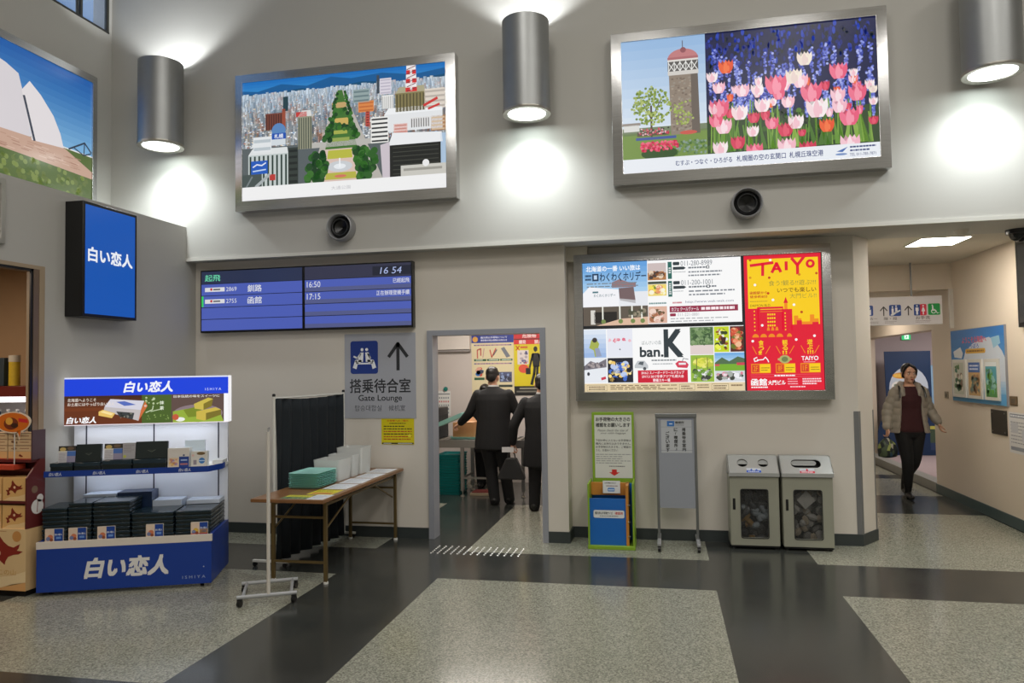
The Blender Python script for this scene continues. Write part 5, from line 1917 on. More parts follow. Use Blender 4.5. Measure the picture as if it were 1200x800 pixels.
# single white pole on a wheeled base, in front of the table
M_PLASTW = mat('off_white_tube', (206, 200, 190), .4, vary=.03)
ps = thing('pole_stand', 'thin off-white pole on a wheeled base at the front corner of the folding table', 'stand', (-2.88, 4.95, 0))
px_, py_ = -2.80, 4.795
MB().cyl((px_, py_, .06), (px_, py_, 1.23), .0125, M_PLASTW, n=16).build('pole', ps)
m_ = MB().tube([(px_, py_, 1.22), (px_, py_, 1.255), (px_ + .012, py_, 1.262), (px_ + .012, py_, 1.245)], .004, M_GREYMETAL, 8)
m_.build('hook', ps)
M_GBAR = mat('pale_grey_bar', (168, 170, 172), .4, .3)
for k, (a, b) in enumerate((((-2.99, 4.696), (-2.627, 4.883)), ((-3.15, 5.015), (-2.79, 5.205)))):
    a, b = Vector((*a, .068)), Vector((*b, .068))
    br = MB().tube([a, b], .014, M_GBAR, 10).build('base_bar', ps)
    for q in (a, b):
        q2 = q + (b - a).normalized() * (.02 if q is a else -.02)
        m_ = MB().cyl((q2.x - .011, q2.y, .026), (q2.x + .011, q2.y, .026), .0255, M_BLACK, n=18)
        m_.box(q2.x - .015, q2.x + .015, q2.y - .012, q2.y + .012, .04, .058, M_BLACK)
        m_.build('caster', br)
MB().tube([(-2.955, 4.714, .068), (-3.115, 5.033, .068)], .012, M_GBAR, 10).build('side_bar', ps)
MB().tube([(-2.662, 4.865, .068), (-2.825, 5.187, .068)], .012, M_GBAR, 10).build('side_bar', ps)

# ================================================================== luggage gauge
M_LIME = mat('lime_green_frame', (132, 168, 40), .4, vary=.04)
lg = thing('luggage_gauge', 'lime-framed cabin luggage size gauge with a blue box below the advertising board', 'luggage gauge', (-.49, 6.9, 0))
gx0, gx1, gy0, gy1 = -.705, -.285, 6.715, 7.10
MB().box(gx0 + .02, gx1, 7.045, 7.105, .06, 1.227, M_LIME).build('upright_frame', lg, bev=.004)
A = wall_art(gx0 + .045, gx1 - .02, .60, 1.20, 7.0445, .0002)
A.rect(0, 0, 1, 1, (216, 218, 208), 0)
BK = (50, 52, 50)
A.text('お手荷物の大きさの', .04, .035, .96, .10, BK, 1, .03)
A.text('確認をお願いします', .04, .125, .96, .19, BK, 1, .03)
A.text('Please check the size of', .09, .225, .91, .262, BK, 1, 0, .2)
A.text('your cabin baggage', .16, .272, .84, .31, BK, 1, 0, .2)
for k, t_ in enumerate(('下記の枠に入らないお手荷物は', '機内にお持ち込みできません。', 'お手荷物の大きさを、ご確認の', 'うえ、お進みください')):
    A.text(t_, .03, .385 + .052 * k, .97 - (.35 if k == 3 else 0), .422 + .052 * k, (70, 72, 70), 1, .012)
A.rows(.03, .61, .97, .78, 5, (150, 152, 150), 1, 3, .35)
A.rows(.38, .80, .8, .83, 1, (120, 122, 120), 1, 4, .5)
A.poly([(.45, .865), (.58, .865), (.58, .91), (.66, .91), (.515, .965), (.37, .91), (.45, .91)], (206, 40, 34), 1)
A.build('notice_print', lg)
for x0 in (gx0, gx1 - .016):
    MB().box(x0, x0 + .016, gy0, 7.044, .03, .595, M_LIME).build('side_panel', lg, bev=.003)
MB().box(gx0 - .004, gx1 + .004, gy0 - .004, 7.044, .0, .034, M_LIME).build('base', lg, bev=.004)
MB().box(gx0 + .016, gx1 - .016, gy0 + .27, gy0 + .29, .034, .56, mat('gauge_blue', (28, 104, 188), .3, vary=.03)).build('back_plate', lg)
MB().box(gx0 + .016, gx1 - .075, gy0 + .03, gy0 + .05, .06, .455, mat('gauge_blue', (28, 104, 188), .3, vary=.03)).build('front_plate', lg)
MB().box(gx0 + .016, gx1 - .075, gy0 + .03, gy0 + .27, .034, .06, mat('gauge_blue', (28, 104, 188), .3, vary=.03)).build('tray_floor', lg)
MB().box(gx1 - .075, gx1 - .05, gy0 + .02, gy0 + .26, .034, .575, mat('orange_wood', (196, 130, 52), .4, vary=.1)).build('divider', lg)
MB().box(gx0 + .016, gx1 - .05, gy0 + .20, gy0 + .235, .46, .575, mat('orange_wood', (196, 130, 52), .4, vary=.1)).build('upper_board', lg)
A = wall_art(gx0 + .05, gx1 - .09, .28, .35, gy0 + .0295, .0002)
A.rr(0, 0, 1, 1, .05, (226, 228, 226), 0)
A.text('機内持込手荷物サイズ', .05, .2, .62, .55, BK, 1, .02)
A.text('確認用', .70, .2, .95, .55, (200, 60, 50), 1, .02)
A.rows(.2, .65, .8, .85, 1, (120, 122, 120), 1, 4, .5)
A.build('plate_label', lg)
A = wall_art(gx0 + .13, gx1 - .13, .485, .60, gy0 + .15, .0002)
A.slab(.003, (226, 228, 226))
A.text('お手荷物の大きさ', .1, .12, .75, .24, BK, 1, .02)
A.rows(.2, .36, .9, .46, 1, (120, 60, 60), 1, 5, .6)
A.rr(.28, .56, .68, .86, .05, (80, 140, 210), 1)
A.rows(.32, .64, .64, .80, 1, (230, 240, 250), 2, 6, .6)
A.build('hang_label', lg)
m_ = MB()
for z in (.12, .25, .40):
    m_.tube([(gx1 - .056, gy0 + .03, z), (gx1 - .056, gy0 + .016, z), (gx1 - .035, gy0 + .016, z)], .004, M_STEEL)
m_.build('latch_rods', lg)

# ================================================================== sign stand on feet
ss = thing('sign_stand', 'slim grey floor-standing notice board with vertical lettering on two wheeled feet', 'sign stand', (.105, 6.9, 0))
for x in (-.068, .278):
    MB().box(x - .012, x + .012, 6.895, 6.92, .055, 1.215, M_ALU).build('post', ss, bev=.003)
    ft = MB().box(x - .017, x + .017, 6.69, 7.12, .052, .075, M_GREYMETAL).build('foot_bar', ss, bev=.004)
    for y in (6.71, 7.10):
        m_ = MB().cyl((x - .012, y, .024), (x + .012, y, .024), .0235, M_BLACK, n=18)
        m_.box(x - .014, x + .014, y - .012, y + .012, .035, .053, M_BLACK)
        m_.build('caster', ft)
MB().box(-.082, .292, 6.888, 6.926, 1.185, 1.222, M_ALU).build('top_rail', ss, bev=.004)
MB().box(-.056, .266, 6.90, 6.915, .355, 1.185, mat('grey_board', (150, 154, 162), .45, vary=.02)).build('board', ss)
A = wall_art(-.030, .245, .86, 1.165, 6.8995, .0002)
A.rect(0, 0, 1, 1, (184, 187, 190), 0)
A.rect(-.05, -.02, 1.05, .0, (120, 124, 150), 1)
A.rect(.0, .215, 1, .225, (140, 144, 150), 1)
A.rect(.20, .04, .44, .20, (56, 116, 190), 1)
A.rect(.27, .11, .38, .14, (220, 230, 240), 2)
A.text('喫煙所', .47, .05, .76, .125, BK, 1, .03)
A.rows(.47, .15, .76, .18, 1, (90, 92, 96), 1, 3)
A.vtext('搭乗待合室内', .69, .25, .102, BK, 1, .04, 1.16)
A.vtext('に「喫煙所」', .425, .25, .102, BK, 1, .04, 1.16)
A.vtext('ございます', .155, .36, .102, BK, 1, .04, 1.22)
A.rect(-.04, .92, 1.04, .93, (130, 134, 146), 2)
A.build('notice_print', ss)

# ================================================================== waste bins
M_BIN = mat('bin_olive_grey', (158, 158, 142), .35, .15, vary=.02)
M_HOOD = mat('bin_hood_grey', (176, 177, 174), .3, .3, vary=.02)
M_DARKIN = mat('bin_inside_dark', (38, 38, 36), .8)
M_BINGL = mat('smoky_window', (70, 70, 68), .1, alpha=.28)


def bin_(x0, lab, kind):
    x1 = x0 + .43
    t = thing('waste_bin', lab, 'waste bin', ((x0 + x1) / 2, 6.92, 0), group='grey waste bins under the advertising board')
    yf, yb = 6.90, 7.125
    m_ = MB()
    m_.box(x0, x0 + .015, yf + .022, yb, .03, .655, M_BIN)
    m_.box(x1 - .015, x1, yf + .022, yb, .03, .655, M_BIN)
    m_.box(x0 + .015, x1 - .015, yb - .012, yb, .03, .655, M_DARKIN)
    m_.box(x0, x1, yf + .022, yb, .03, .045, M_BIN)
    m_.build('cabinet', t)
    MB().box(x0 + .01, x1 - .01, yf + .01, yb, .018, .03, M_BLACK).build('plinth', t)
    for qx in (x0 + .03, x1 - .03):
        MB().cyl((qx, yf + .04, 0), (qx, yf + .04, .018), .016, M_BLACK, n=14).build('foot', t)
    # door with a rounded window
    wx0, wx1, wz0, wz1 = x0 + .10, x1 - .10, .105, .535
    dr = MB().ring(rrect(x0 + .004, x1 - .004, .035, .650, .004), rrect(wx0, wx1, wz0, wz1, .018), 'y', yf, yf + .02, M_BIN).build('door', t, bev=.002)
    MB().ring(rrect(wx0 - .007, wx1 + .007, wz0 - .007, wz1 + .007, .02), rrect(wx0, wx1, wz0, wz1, .018), 'y', yf - .003, yf + .001, mat('window_gasket', (40, 40, 40), .5)).build('gasket', dr)
    MB().box(wx0, wx1, yf + .010, yf + .013, wz0, wz1, M_BINGL).build('window_pane', dr)
    MB().box(x0 + .028, x0 + .050, yf - .004, yf + .001, .355, .455, M_BLACK).build('handle', dr, bev=.002)
    # slanted hood with drop holes
    z0, z1, ya, yc = .655, .825, yf - .018, yf + .135
    h = MB()
    h.box(x0 - .004, x1 + .004, ya, yf + .02, z0, z0 + .032, M_HOOD)
    h.prism([(ya, z0 + .032), (yf + .02, z0 + .032), (yf + .02, z0 + .034)], 'x', x0 - .004, x0 + .004, M_HOOD)
    for xa in (x0 - .004, x1 - .004):
        h.prism([(ya, z0 + .03), (yb, z0), (yb, z1), (yc, z1)], 'x', xa, xa + .008, M_HOOD)
    h.box(x0, x1, yc, yb, z1 - .012, z1, M_HOOD)
    h.box(x0, x1, yb - .012, yb, z0, z1, M_HOOD)
    # sloped face as a plate with holes, built in its own plane
    L_ = math.hypot(yc - ya, z1 - z0 - .03)
    dy, dz = (yc - ya) / L_, (z1 - z0 - .03) / L_
    nn = Vector((0, -dz, dy))

    def pl(x, s_, off=0.0):
        return Vector((x, ya + dy * s_, z0 + .03 + dz * s_)) + nn * off

    def plate(outer, inner):
        n2 = len(outer)
        v = [pl(*p, .0) for p in outer] + [pl(*p, .0) for p in inner] + [pl(*p, -.006) for p in outer] + [pl(*p, -.006) for p in inner]
        f = []
        for i in range(n2):
            j = (i + 1) % n2
            f += [(i, j, n2 + j, n2 + i), (2 * n2 + i, 3 * n2 + i, 3 * n2 + j, 2 * n2 + j), (n2 + i, n2 + j, 3 * n2 + j, 3 * n2 + i)]
        h.add(v, f, M_HOOD)
    all_holes = []
    if kind == 'bottles':
        xm = (x0 + x1) / 2
        for xa, xb, xc in ((x0 - .004, xm, x0 + .125), (xm, x1 + .004, x1 - .125)):
            o_ = rrect(xa, xb, 0, L_, .001, 5)
            i_ = [(xc + .046 * math.cos(2 * PI * (k + .5) / len(o_) - PI / 2), L_ * .58 + .046 * math.sin(2 * PI * (k + .5) / len(o_) - PI / 2)) for k in range(len(o_))]
            plate(o_, i_)
            v = [pl(*p, -.07) for p in i_] + [pl(*p, -.006) for p in i_]
            n2 = len(i_)
            holes = MB()
            all_holes.append(holes)
            holes.add(v, [tuple(range(n2))] + [(k, (k + 1) % n2, n2 + (k + 1) % n2, n2 + k) for k in range(n2)], M_DARKIN)
            # grey flap hanging in the upper half of each hole
            fl_ = [p for p in i_ if p[1] >= L_ * .50]
            holes.add([pl(*p, -.012) for p in fl_], [tuple(range(len(fl_)))], mat('bin_flap', (150, 150, 146), .5))
    else:
        o_ = rrect(x0 - .004, x1 + .004, 0, L_, .001, 5)
        i_ = rrect(x0 + .09, x1 - .085, L_ * .34, L_ * .80, .045, 5)
        plate(o_, i_)
        n2 = len(i_)
        v = [pl(*p, -.07) for p in i_] + [pl(*p, -.006) for p in i_]
        holes = MB()
        all_holes.append(holes)
        holes.add(v, [tuple(range(n2))] + [(k, (k + 1) % n2, n2 + (k + 1) % n2, n2 + k) for k in range(n2)], M_DARKIN)
        fl_ = rrect(x0 + .092, x1 - .12, L_ * .52, L_ * .795, .03, 4)
        holes.add([pl(*p, -.014) for p in fl_], [tuple(range(len(fl_)))], mat('bin_flap', (150, 150, 146), .5))
    hd = h.build('hood', t)
    for q_ in all_holes:
        q_.build('drop_hole', hd)
    # small pictogram label under the holes
    c = (40, 90, 196) if kind == 'bottles' else (206, 50, 70)
    O = pl(x0 + .155, L_ * .04, .0006)
    A = Art(O, (1, 0, 0), (0, dy, dz), nn, .125, L_ * .24, .0002)
    A.rect(0, 0, 1, 1, (196, 200, 208), 0)
    A.rect(0, .5, 1, 1, c, 1)
    if kind == 'bottles':
        A.poly([(.2, .7), (.35, .1), (.45, .7)], c, 1)
        A.poly([(.5, .7), (.7, .2), (.85, .7)], c, 1)
    else:
        A.ell(.5, .2, .07, None, c, 1)
        A.poly([(.3, .7), (.5, .3), (.7, .7)], c, 1)
    A.rows(.1, .62, .9, .9, 1, (226, 230, 236), 2, 5, .6)
    A.build('pictogram', hd)
    # rubbish seen through the window
    rr_ = random.Random(3 if kind == 'bottles' else 9)
    m_ = MB()
    if kind == 'bottles':
        ms = [mat('clear_pet', (150, 160, 166), .2, vary=.2), mat('grey_can', (96, 98, 100), .3, .4), mat('amber_pet', (150, 116, 56), .3), mat('dark_can', (50, 52, 54), .4)]
        for k in range(46):
            x, z = rr_.uniform(x0 + .07, x1 - .07), rr_.uniform(.09, .50)
            y = rr_.uniform(yf + .07, yf + .11)
            m = ms[2] if (z < .30 and x < x0 + .21 and rr_.random() < .6) else ms[0] if (.2 < z < .36 and rr_.random() < .5) else rr_.choice([ms[1], ms[3], ms[3]])
            d = Vector((rr_.uniform(-1, 1), rr_.uniform(-.3, .3), rr_.uniform(-1, 1))).normalized()
            p = Vector((x, y, z))
            p2 = p + d * .075
            p2.x = min(max(p2.x, x0 + .05), x1 - .05)
            m_.tube([p, p.lerp(p2, .7), p2], [.028, .028, .014], m, 10)
    else:
        ms = [mat('crumpled_white_plastic', (176, 174, 168), .6, vary=.2, scale=40, bump=.3), mat('crumpled_grey', (120, 118, 114), .6, vary=.2), mat('paper_beige', (170, 156, 134), .7, vary=.15)]
        for k in range(42):
            x, z = rr_.uniform(x0 + .07, x1 - .07), rr_.uniform(.09, .52)
            m_.ball((x, rr_.uniform(yf + .085, yf + .12), z), rr_.uniform(.03, .055), .03, rr_.uniform(.03, .05), rr_.choice(ms), 8, Matrix.Rotation(rr_.uniform(0, 3), 3, 'Y'))
        m_.prism([(x0 + .20, .36), (x0 + .285, .44), (x0 + .21, .53), (x0 + .13, .44)], 'y', yf + .045, yf + .055, mat('white_napkin', (196, 194, 188), .7))
    g = m_.build('rubbish', t)
    g['kind'] = 'stuff'
    return t


bin_(.565, 'grey waste bin with two round drop holes and a blue pictogram', 'bottles')
bin_(1.020, 'grey waste bin with one long slot and a red pictogram', 'paper')

# ================================================================== tactile studs on the floor before the doorway
m_ = MB()
M_STUD = mat('steel_stud', (222, 222, 216), .25, .6)
k_ = 0
studs = MB()
for r_ in range(6):
    for c in range(14):
        x, y = -2.10 + .062 * c, 6.37 + .052 * r_
        studs.lathe([(.0005, .006), (.007, .0052), (.0105, .0005)], (x, y, 0), M_STUD, 8)
s_ = studs.build('tactile_studs')
s_['kind'] = 'structure'

# ================================================================== corridor: signs and fittings
def right_art(y_near, y_far, z0, z1, x=3.3965, dz=.00025):
    """artwork on the corridor wall that faces -X; left edge is the far end"""
    return Art((x, y_far, z0), (0, -1, 0), (0, 0, 1), (-1, 0, 0), y_far - y_near, z1 - z0, dz)


t = thing('tourist_poster', 'blue and white poster board with three small pictures on the corridor wall', 'poster', (3.4, 8.87, 1.2))
PY0, PY1, PZ0, PZ1 = 8.175, 9.57, 1.20, 2.03
MB().box(3.378, 3.3995, PY0, PY1, PZ0, PZ1, mat('poster_edge_grey', (150, 150, 156), .4)).build('backing_board', t, bev=.002)
A = right_art(PY0 + .006, PY1 - .006, PZ0 + .006, PZ1 - .006, 3.3775)
A.grad(0, 0, 1, 1, (44, 116, 190), (96, 166, 214), 8, 0)
A.poly([(0, .86), (0, .52), (.12, .46), (.22, .50), (.30, .30), (.45, .2), (.62, .15), (.75, .13), (.86, .2), (.96, .32), (1, .4), (1, .86)], (206, 214, 226), 1)
A.grad(0, .70, 1, .88, (190, 206, 224), (120, 178, 216), 5, 2)
A.rect(0, .86, 1, 1, (88, 160, 210), 3)
A.text('ようこそ北海道へ', .24, .105, .70, .19, (206, 90, 120), 4, .03)
A.text('さっぽろ', .34, .20, .56, .265, (80, 110, 190), 4, .02)
A.rr(.30, .27, .68, .335, .02, (220, 170, 60), 4)
A.rows(.33, .285, .65, .32, 1, (120, 80, 30), 5, 2, .6)
A.poly([(.05, .30), (.2, .24), (.25, .33), (.22, .40), (.07, .38)], (214, 220, 226), 4)
A.poly([(.78, .14), (.92, .12), (.94, .22), (.82, .28)], (150, 196, 220), 4)
A.build('poster_print', t)


def pic_green(A):
    A.rect(0, 0, 1, 1, (196, 200, 186), 0)
    A.blobs(.05, .05, .95, .95, [(110, 150, 100), (226, 220, 206), (150, 130, 110), (80, 130, 110)], 40, .12, 1, 2)


def pic_orange(A):
    A.rect(0, 0, 1, .3, (70, 110, 180), 0)
    A.rect(0, .3, 1, 1, (196, 160, 110), 0)
    A.blobs(.05, .35, .95, .95, [(214, 176, 120), (160, 120, 90), (120, 140, 130)], 36, .12, 1, 3)
    A.rows(.1, .05, .9, .25, 2, (220, 226, 236), 1, 4)


def pic_teal(A):
    A.rect(0, 0, 1, .6, (80, 160, 176), 0)
    A.rect(0, .6, 1, 1, (86, 150, 80), 0)
    A.rect(0, 0, 1, .12, (226, 230, 230), 1)
    A.blobs(.05, .15, .95, .95, [(120, 186, 196), (70, 140, 90), (150, 200, 190), (100, 170, 70)], 36, .12, 1, 5)


for k, (ya, yb, fn) in enumerate(((9.125, 9.505, pic_green), (8.69, 9.08, pic_orange), (8.29, 8.64, pic_teal))):
    pb = MB().box(3.358, 3.3765, ya, yb, 1.25, 1.685, M_WHITE).build('framed_picture', t, bev=.003)
    A = right_art(ya + .045, yb - .045, 1.285, 1.65, 3.3575)
    fn(A)
    A.build('picture_print', pb)

t = thing('dark_wall_plate', 'dark grey metal plate on the corridor wall beneath the poster board corner', 'panel', (3.4, 8.4, .9))
m_ = MB().box(3.388, 3.3995, 8.235, 8.585, .90, 1.155, mat('dark_plate', (74, 70, 62), .4, .5))
m_.build('plate', t, bev=.003)
m_ = MB()
for y in (8.27, 8.55):
    for z in (.93, 1.125):
        m_.cyl((3.386, y, z), (3.389, y, z), .008, M_STEEL, n=10)
m_.build('corner_screws', t)
t = thing('socket_plate', 'small brass-coloured socket plate beside the poster board on the corridor wall', 'socket', (3.4, 8.09, 1.215))
MB().box(3.392, 3.3995, 7.995, 8.155, 1.215, 1.31, mat('bronze_plate', (132, 112, 82), .35, .6)).build('plate', t, bev=.003)
MB().box(3.390, 3.3925, 8.03, 8.115, 1.24, 1.285, mat('plate_insert', (96, 84, 66), .4)).build('insert', t)
t = thing('light_switch', 'narrow grey switch plate on the far corridor wall near the walking woman', 'switch', (3.4, 9.81, 1.25))
MB().box(3.391, 3.3995, 9.76, 9.87, 1.215, 1.30, mat('switch_grey', (140, 128, 108), .4)).build('plate', t, bev=.002)
MB().box(3.388, 3.3915, 9.79, 9.84, 1.235, 1.28, mat('switch_key', (104, 96, 82), .4)).build('switch_key', t, bev=.001)
t = thing('paper_notice', 'white paper notice taped to the corridor wall, cut by the photo edge', 'notice', (3.4, 7.98, .75))
A = right_art(7.72, 8.205, .745, 1.15, 3.3985)
A.slab(.001, (214, 212, 210))
A.rect(.06, .04, .94, .13, (120, 124, 136), 1)
A.rows(.08, .05, .92, .12, 1, (220, 222, 226), 2, 3, .6)
A.rows(.08, .2, .92, .78, 7, (150, 150, 156), 1, 5, .3)
A.rect(.1, .26, .4, .5, (190, 190, 194), 2)
A.rect(.55, .4, .85, .7, (196, 196, 200), 2)
A.rect(.06, .84, .94, .93, (140, 142, 150), 1)
A.build('notice_sheet', t)
t = thing('dark_display_case', 'black-framed display panel on the corridor wall at the photo edge', 'display case', (3.4, 7.5, 2.0))
MB().box(3.36, 3.3995, 7.12, 7.83, 1.98, 2.81, M_BLACK).build('case_frame', t, bev=.004)
MB().box(3.356, 3.361, 7.16, 7.79, 2.02, 2.77, mat('case_face', (46, 48, 50), .2)).build('case_face', t)

# hanging direction sign
t = thing('hanging_sign', 'white hanging direction sign with restroom and escalator pictograms above the corridor', 'sign', (2.55, 9.33, 2.84))
HX0, HX1, HZ0, HZ1, HY = 1.99, 3.215, 2.105, 2.44, 9.32
MB().box(HX0, HX1, HY, HY + .04, HZ0, HZ1, mat('sign_white', (206, 202, 204), .4, vary=.01)).build('sign_body', t, bev=.002)
for x in (2.24, 2.895):
    MB().cyl((x, HY + .02, HZ1), (x, HY + .02, 2.839), .010, M_ALU, n=12).build('hanger_rod', t)
A = wall_art(HX0, HX1, HZ0, HZ1, HY - .0005)
GR, RD, BLU, INK = (22, 150, 70), (214, 50, 70), (28, 66, 140), (64, 58, 58)
W2 = (226, 226, 230)


def sx(px_):        # position along the sign
    return (px_ - 1019) / (1104.5 - 1019) * ((3.215 - 2.424) / (HX1 - HX0)) + (2.424 - HX0) / (HX1 - HX0)


A.rr(sx(1011.5), .285, sx(1023.5), .65, .012, BLU, 1)
A.ell(sx(1018.5), .37, .012, None, W2, 2)
A.rect(sx(1015.5), .43, sx(1021), .62, W2, 2)
for px_ in (1036, 1065):
    A.line([(sx(px_), .66), (sx(px_), .36)], .010, INK, 1)
    A.line([(sx(px_ - 4), .48), (sx(px_), .345), (sx(px_ + 4), .48)], .010, INK, 1)
A.rr(sx(1042.5), .285, sx(1056.5), .68, .012, BLU, 1)
A.poly([(sx(1044), .66), (sx(1044.5), .61), (sx(1055), .46), (sx(1056), .50), (sx(1050), .60), (sx(1047), .66)], W2, 2)
for px_, y in ((1046.5, .36), (1050.8, .33)):
    A.ell(sx(px_), y, .0075, None, W2, 2)
    A.rect(sx(px_ - 1.2), y + .05, sx(px_ + 1.4), y + .24, W2, 2)
A.rr(sx(1071.5), .285, sx(1079), .68, .010, BLU, 1)
A.rr(sx(1078.6), .285, sx(1086.2), .68, .010, RD, 1)
for px_, sk in ((1075.2, 0), (1082.4, 1)):
    A.ell(sx(px_), .345, .0075, None, W2, 2)
    if sk:
        A.poly([(sx(px_ - .8), .40), (sx(px_ + .8), .40), (sx(px_ + 2.2), .54), (sx(px_ - 2.2), .54)], W2, 2)
        A.rect(sx(px_ - .7), .54, sx(px_ + .7), .65, W2, 2)
    else:
        A.rect(sx(px_ - 1.8), .40, sx(px_ + 1.8), .52, W2, 2)
        A.rect(sx(px_ - 1.1), .52, sx(px_ + 1.1), .65, W2, 2)
A.rr(sx(1088), .275, sx(1102), .675, .012, GR, 1)
A.ell(sx(1093), .335, .006, None, W2, 2)
A.ell(sx(1094.3), .545, .022, None, W2, 2)
A.ell(sx(1094.3), .545, .015, None, GR, 3)
A.rect(sx(1092.6), .36, sx(1094.2), .53, W2, 4)
A.line([(sx(1093.5), .52), (sx(1097), .52), (sx(1098.5), .62), (sx(1100.5), .60)], .006, W2, 4)
A.text('ロッカー', sx(1010), .72, sx(1028), .80, (90, 80, 80), 1, .01)
A.text('階・段', sx(1036), .71, sx(1051.5), .82, (100, 90, 90), 1, .01)
A.text('お手洗', sx(1073.5), .70, sx(1090), .82, (90, 80, 80), 1, .01)
A.rows(sx(1010), .85, sx(1030), .94, 2, (150, 140, 142), 1, 2, .4)
A.rows(sx(1037), .85, sx(1051), .94, 2, (150, 140, 142), 1, 3, .4)
A.rows(sx(1073), .84, sx(1091), .94, 2, (150, 140, 142), 1, 4, .4)
A.build('sign_print', t)

# alcove: emergency exit sign and photo board
t = thing('exit_sign', 'small glowing green emergency exit sign on the lilac wall beyond the corridor', 'exit sign', (4.19, 13.9, 2.07))
MB().box(4.112, 4.262, 13.86, 13.899, 2.06, 2.17, M_WHITE).build('sign_box', t, bev=.002)
A = wall_art(4.115, 4.259, 2.063, 2.167, 13.8595)
A.rect(0, 0, 1, 1, (40, 190, 110), 0)
A.rect(.30, .15, .78, .85, (236, 255, 244), 1)
A.poly([(.42, .75), (.5, .45), (.46, .3), (.56, .3), (.62, .5), (.7, .6), (.56, .55), (.52, .75)], (40, 180, 100), 2)
A.build('sign_face', t, lit=1.1)
t = thing('photo_board', 'blue standing photo board with pale cloud shapes behind the walking woman', 'photo board', (4.1, 13.52, .09))
out = [(3.57, .094), (4.75, .094), (4.75, 1.61), (4.445, 1.615), (4.445, 1.86), (3.722, 1.86), (3.735, 1.01), (3.583, .5)]
MB().prism(out, 'y', 13.50, 13.525, mat('photo_board_navy', (24, 52, 90), .5)).build('board', t)
A = wall_art(3.57, 4.75, .094, 1.86, 13.4995)
A.rect(.74, .14, 1, .60, (140, 176, 206), 1)
A.ell(.44, .36, .26, .21, (196, 208, 222), 2, 24)
A.rect(.20, .36, .70, .60, (196, 208, 222), 2)
A.ell(.34, .235, .11, .03, (226, 160, 70), 3)
A.rows(.25, .215, .43, .255, 1, (240, 200, 90), 4, 3, .7)
A.ell(.30, .34, .09, .05, (236, 236, 232), 3)
A.blobs(.24, .30, .46, .44, [(70, 96, 90), (226, 228, 230), (110, 130, 110)], 24, .03, 4, 6)
A.blobs(.76, .18, .98, .50, [(180, 200, 220), (120, 150, 190), (226, 206, 206)], 20, .035, 4, 7)
A.ell(.90, .52, .06, .03, (226, 100, 110), 4)
A.rect(.70, .72, 1, .75, (200, 196, 90), 3)
A.rect(.70, .75, 1, .88, (70, 90, 70), 3)
A.rect(.70, .88, 1, .95, (48, 70, 110), 3)
A.build('board_print', t)
MB().prism([(13.525, .094), (13.80, .094), (13.525, 1.2)], 'x', 4.05, 4.07, M_WHITE).build('back_strut', t)

# ================================================================== screening room behind the doorway
t = thing('security_poster', 'cream security poster with a blue heading on the screening room wall', 'poster', (-2.47, 10.5, 1.17), group='security posters in the screening room')
A = wall_art(-2.79, -2.149, 1.17, 2.168, 10.494)
A.slab(.004, (226, 214, 176))
A.rect(0, 0, 1, .115, (44, 60, 150), 1)
A.ell(.09, .06, .065, None, (226, 170, 80), 2)
A.text('機内持込手荷物について', .22, .02, .85, .05, (220, 226, 246), 2, .02)
A.text('液体物の持込制限のお知らせ', .22, .062, .85, .092, (220, 226, 246), 2, .02)
for y in (.14, .415):
    A.rect(.06, y, .95, y + .018, (96, 100, 150), 1)
    A.rows(.1, y, .9, y + .018, 1, (190, 150, 160), 2, 4, .9)
for k in range(3):
    A.rect(.06 + .31 * k, .355, .06 + .31 * k + .29, .385, (50, 96, 70), 1)
    A.rows(.1 + .31 * k, .358, .32 + .31 * k, .382, 1, (210, 226, 210), 2, k, .6)
A.line([(.14, .34), (.14, .22), (.22, .2), (.22, .3)], .03, (206, 110, 100), 1)
A.line([(.3, .2), (.27, .33)], .02, (196, 150, 150), 1)
A.line([(.44, .22), (.48, .33), (.58, .2)], .025, (206, 80, 70), 1)
A.line([(.6, .22), (.52, .3)], .03, (110, 112, 120), 1)
A.poly([(.70, .20), (.78, .18), (.92, .32), (.83, .34)], (120, 124, 136), 1)
A.blobs(.07, .47, .30, .62, [(50, 110, 180), (60, 70, 90), (206, 90, 70), (226, 170, 150)], 16, .045, 1, 3)
A.rect(.06, .63, .30, .665, (50, 96, 70), 1)
A.rect(.66, .55, .95, .70, (90, 96, 130), 1)
A.blobs(.67, .56, .94, .69, [(150, 170, 210), (60, 62, 80), (200, 206, 226)], 14, .04, 2, 5)
A.rect(.64, .74, .96, .775, (60, 70, 64), 1)
A.rows(.1, .80, .9, .97, 5, (150, 146, 130), 1, 6, .4)
A.build('poster_sheet', t)
t = thing('security_poster', 'yellow and red poster with a black walking-man silhouette on the screening room wall', 'poster', (-1.82, 10.5, 1.27), group='security posters in the screening room')
A = wall_art(-2.145, -1.50, 1.27, 2.18, 10.494)
A.slab(.004, (222, 204, 40))
A.rect(0, 0, 1, .085, (206, 40, 50), 1)
A.rect(0, .085, 1, .1, (90, 40, 40), 1)
A.rect(0, .1, 1, .175, (214, 46, 50), 1)
A.text('危険物', .20, .015, .52, .07, (246, 220, 220), 2, .03)
A.text('注意', .62, .015, .85, .07, (246, 220, 220), 2, .03)
A.text('爆発', .12, .108, .28, .168, (246, 220, 220), 2, .03)
A.text('禁止', .48, .108, .66, .168, (246, 220, 220), 2, .03)
A.line([(.05, .20), (.13, .27)], .02, (206, 40, 40), 2)
A.line([(.13, .20), (.05, .27)], .02, (206, 40, 40), 2)
A.rows(.15, .205, .32, .24, 1, (206, 60, 50), 2, 3, .8)
A.rect(.08, .27, .34, .50, (226, 216, 214), 2)
A.blobs(.09, .28, .33, .49, [(206, 80, 80), (100, 100, 150), (180, 170, 180)], 16, .035, 3, 3)
A.ell(.22, .57, .12, .07, (226, 90, 70), 2)
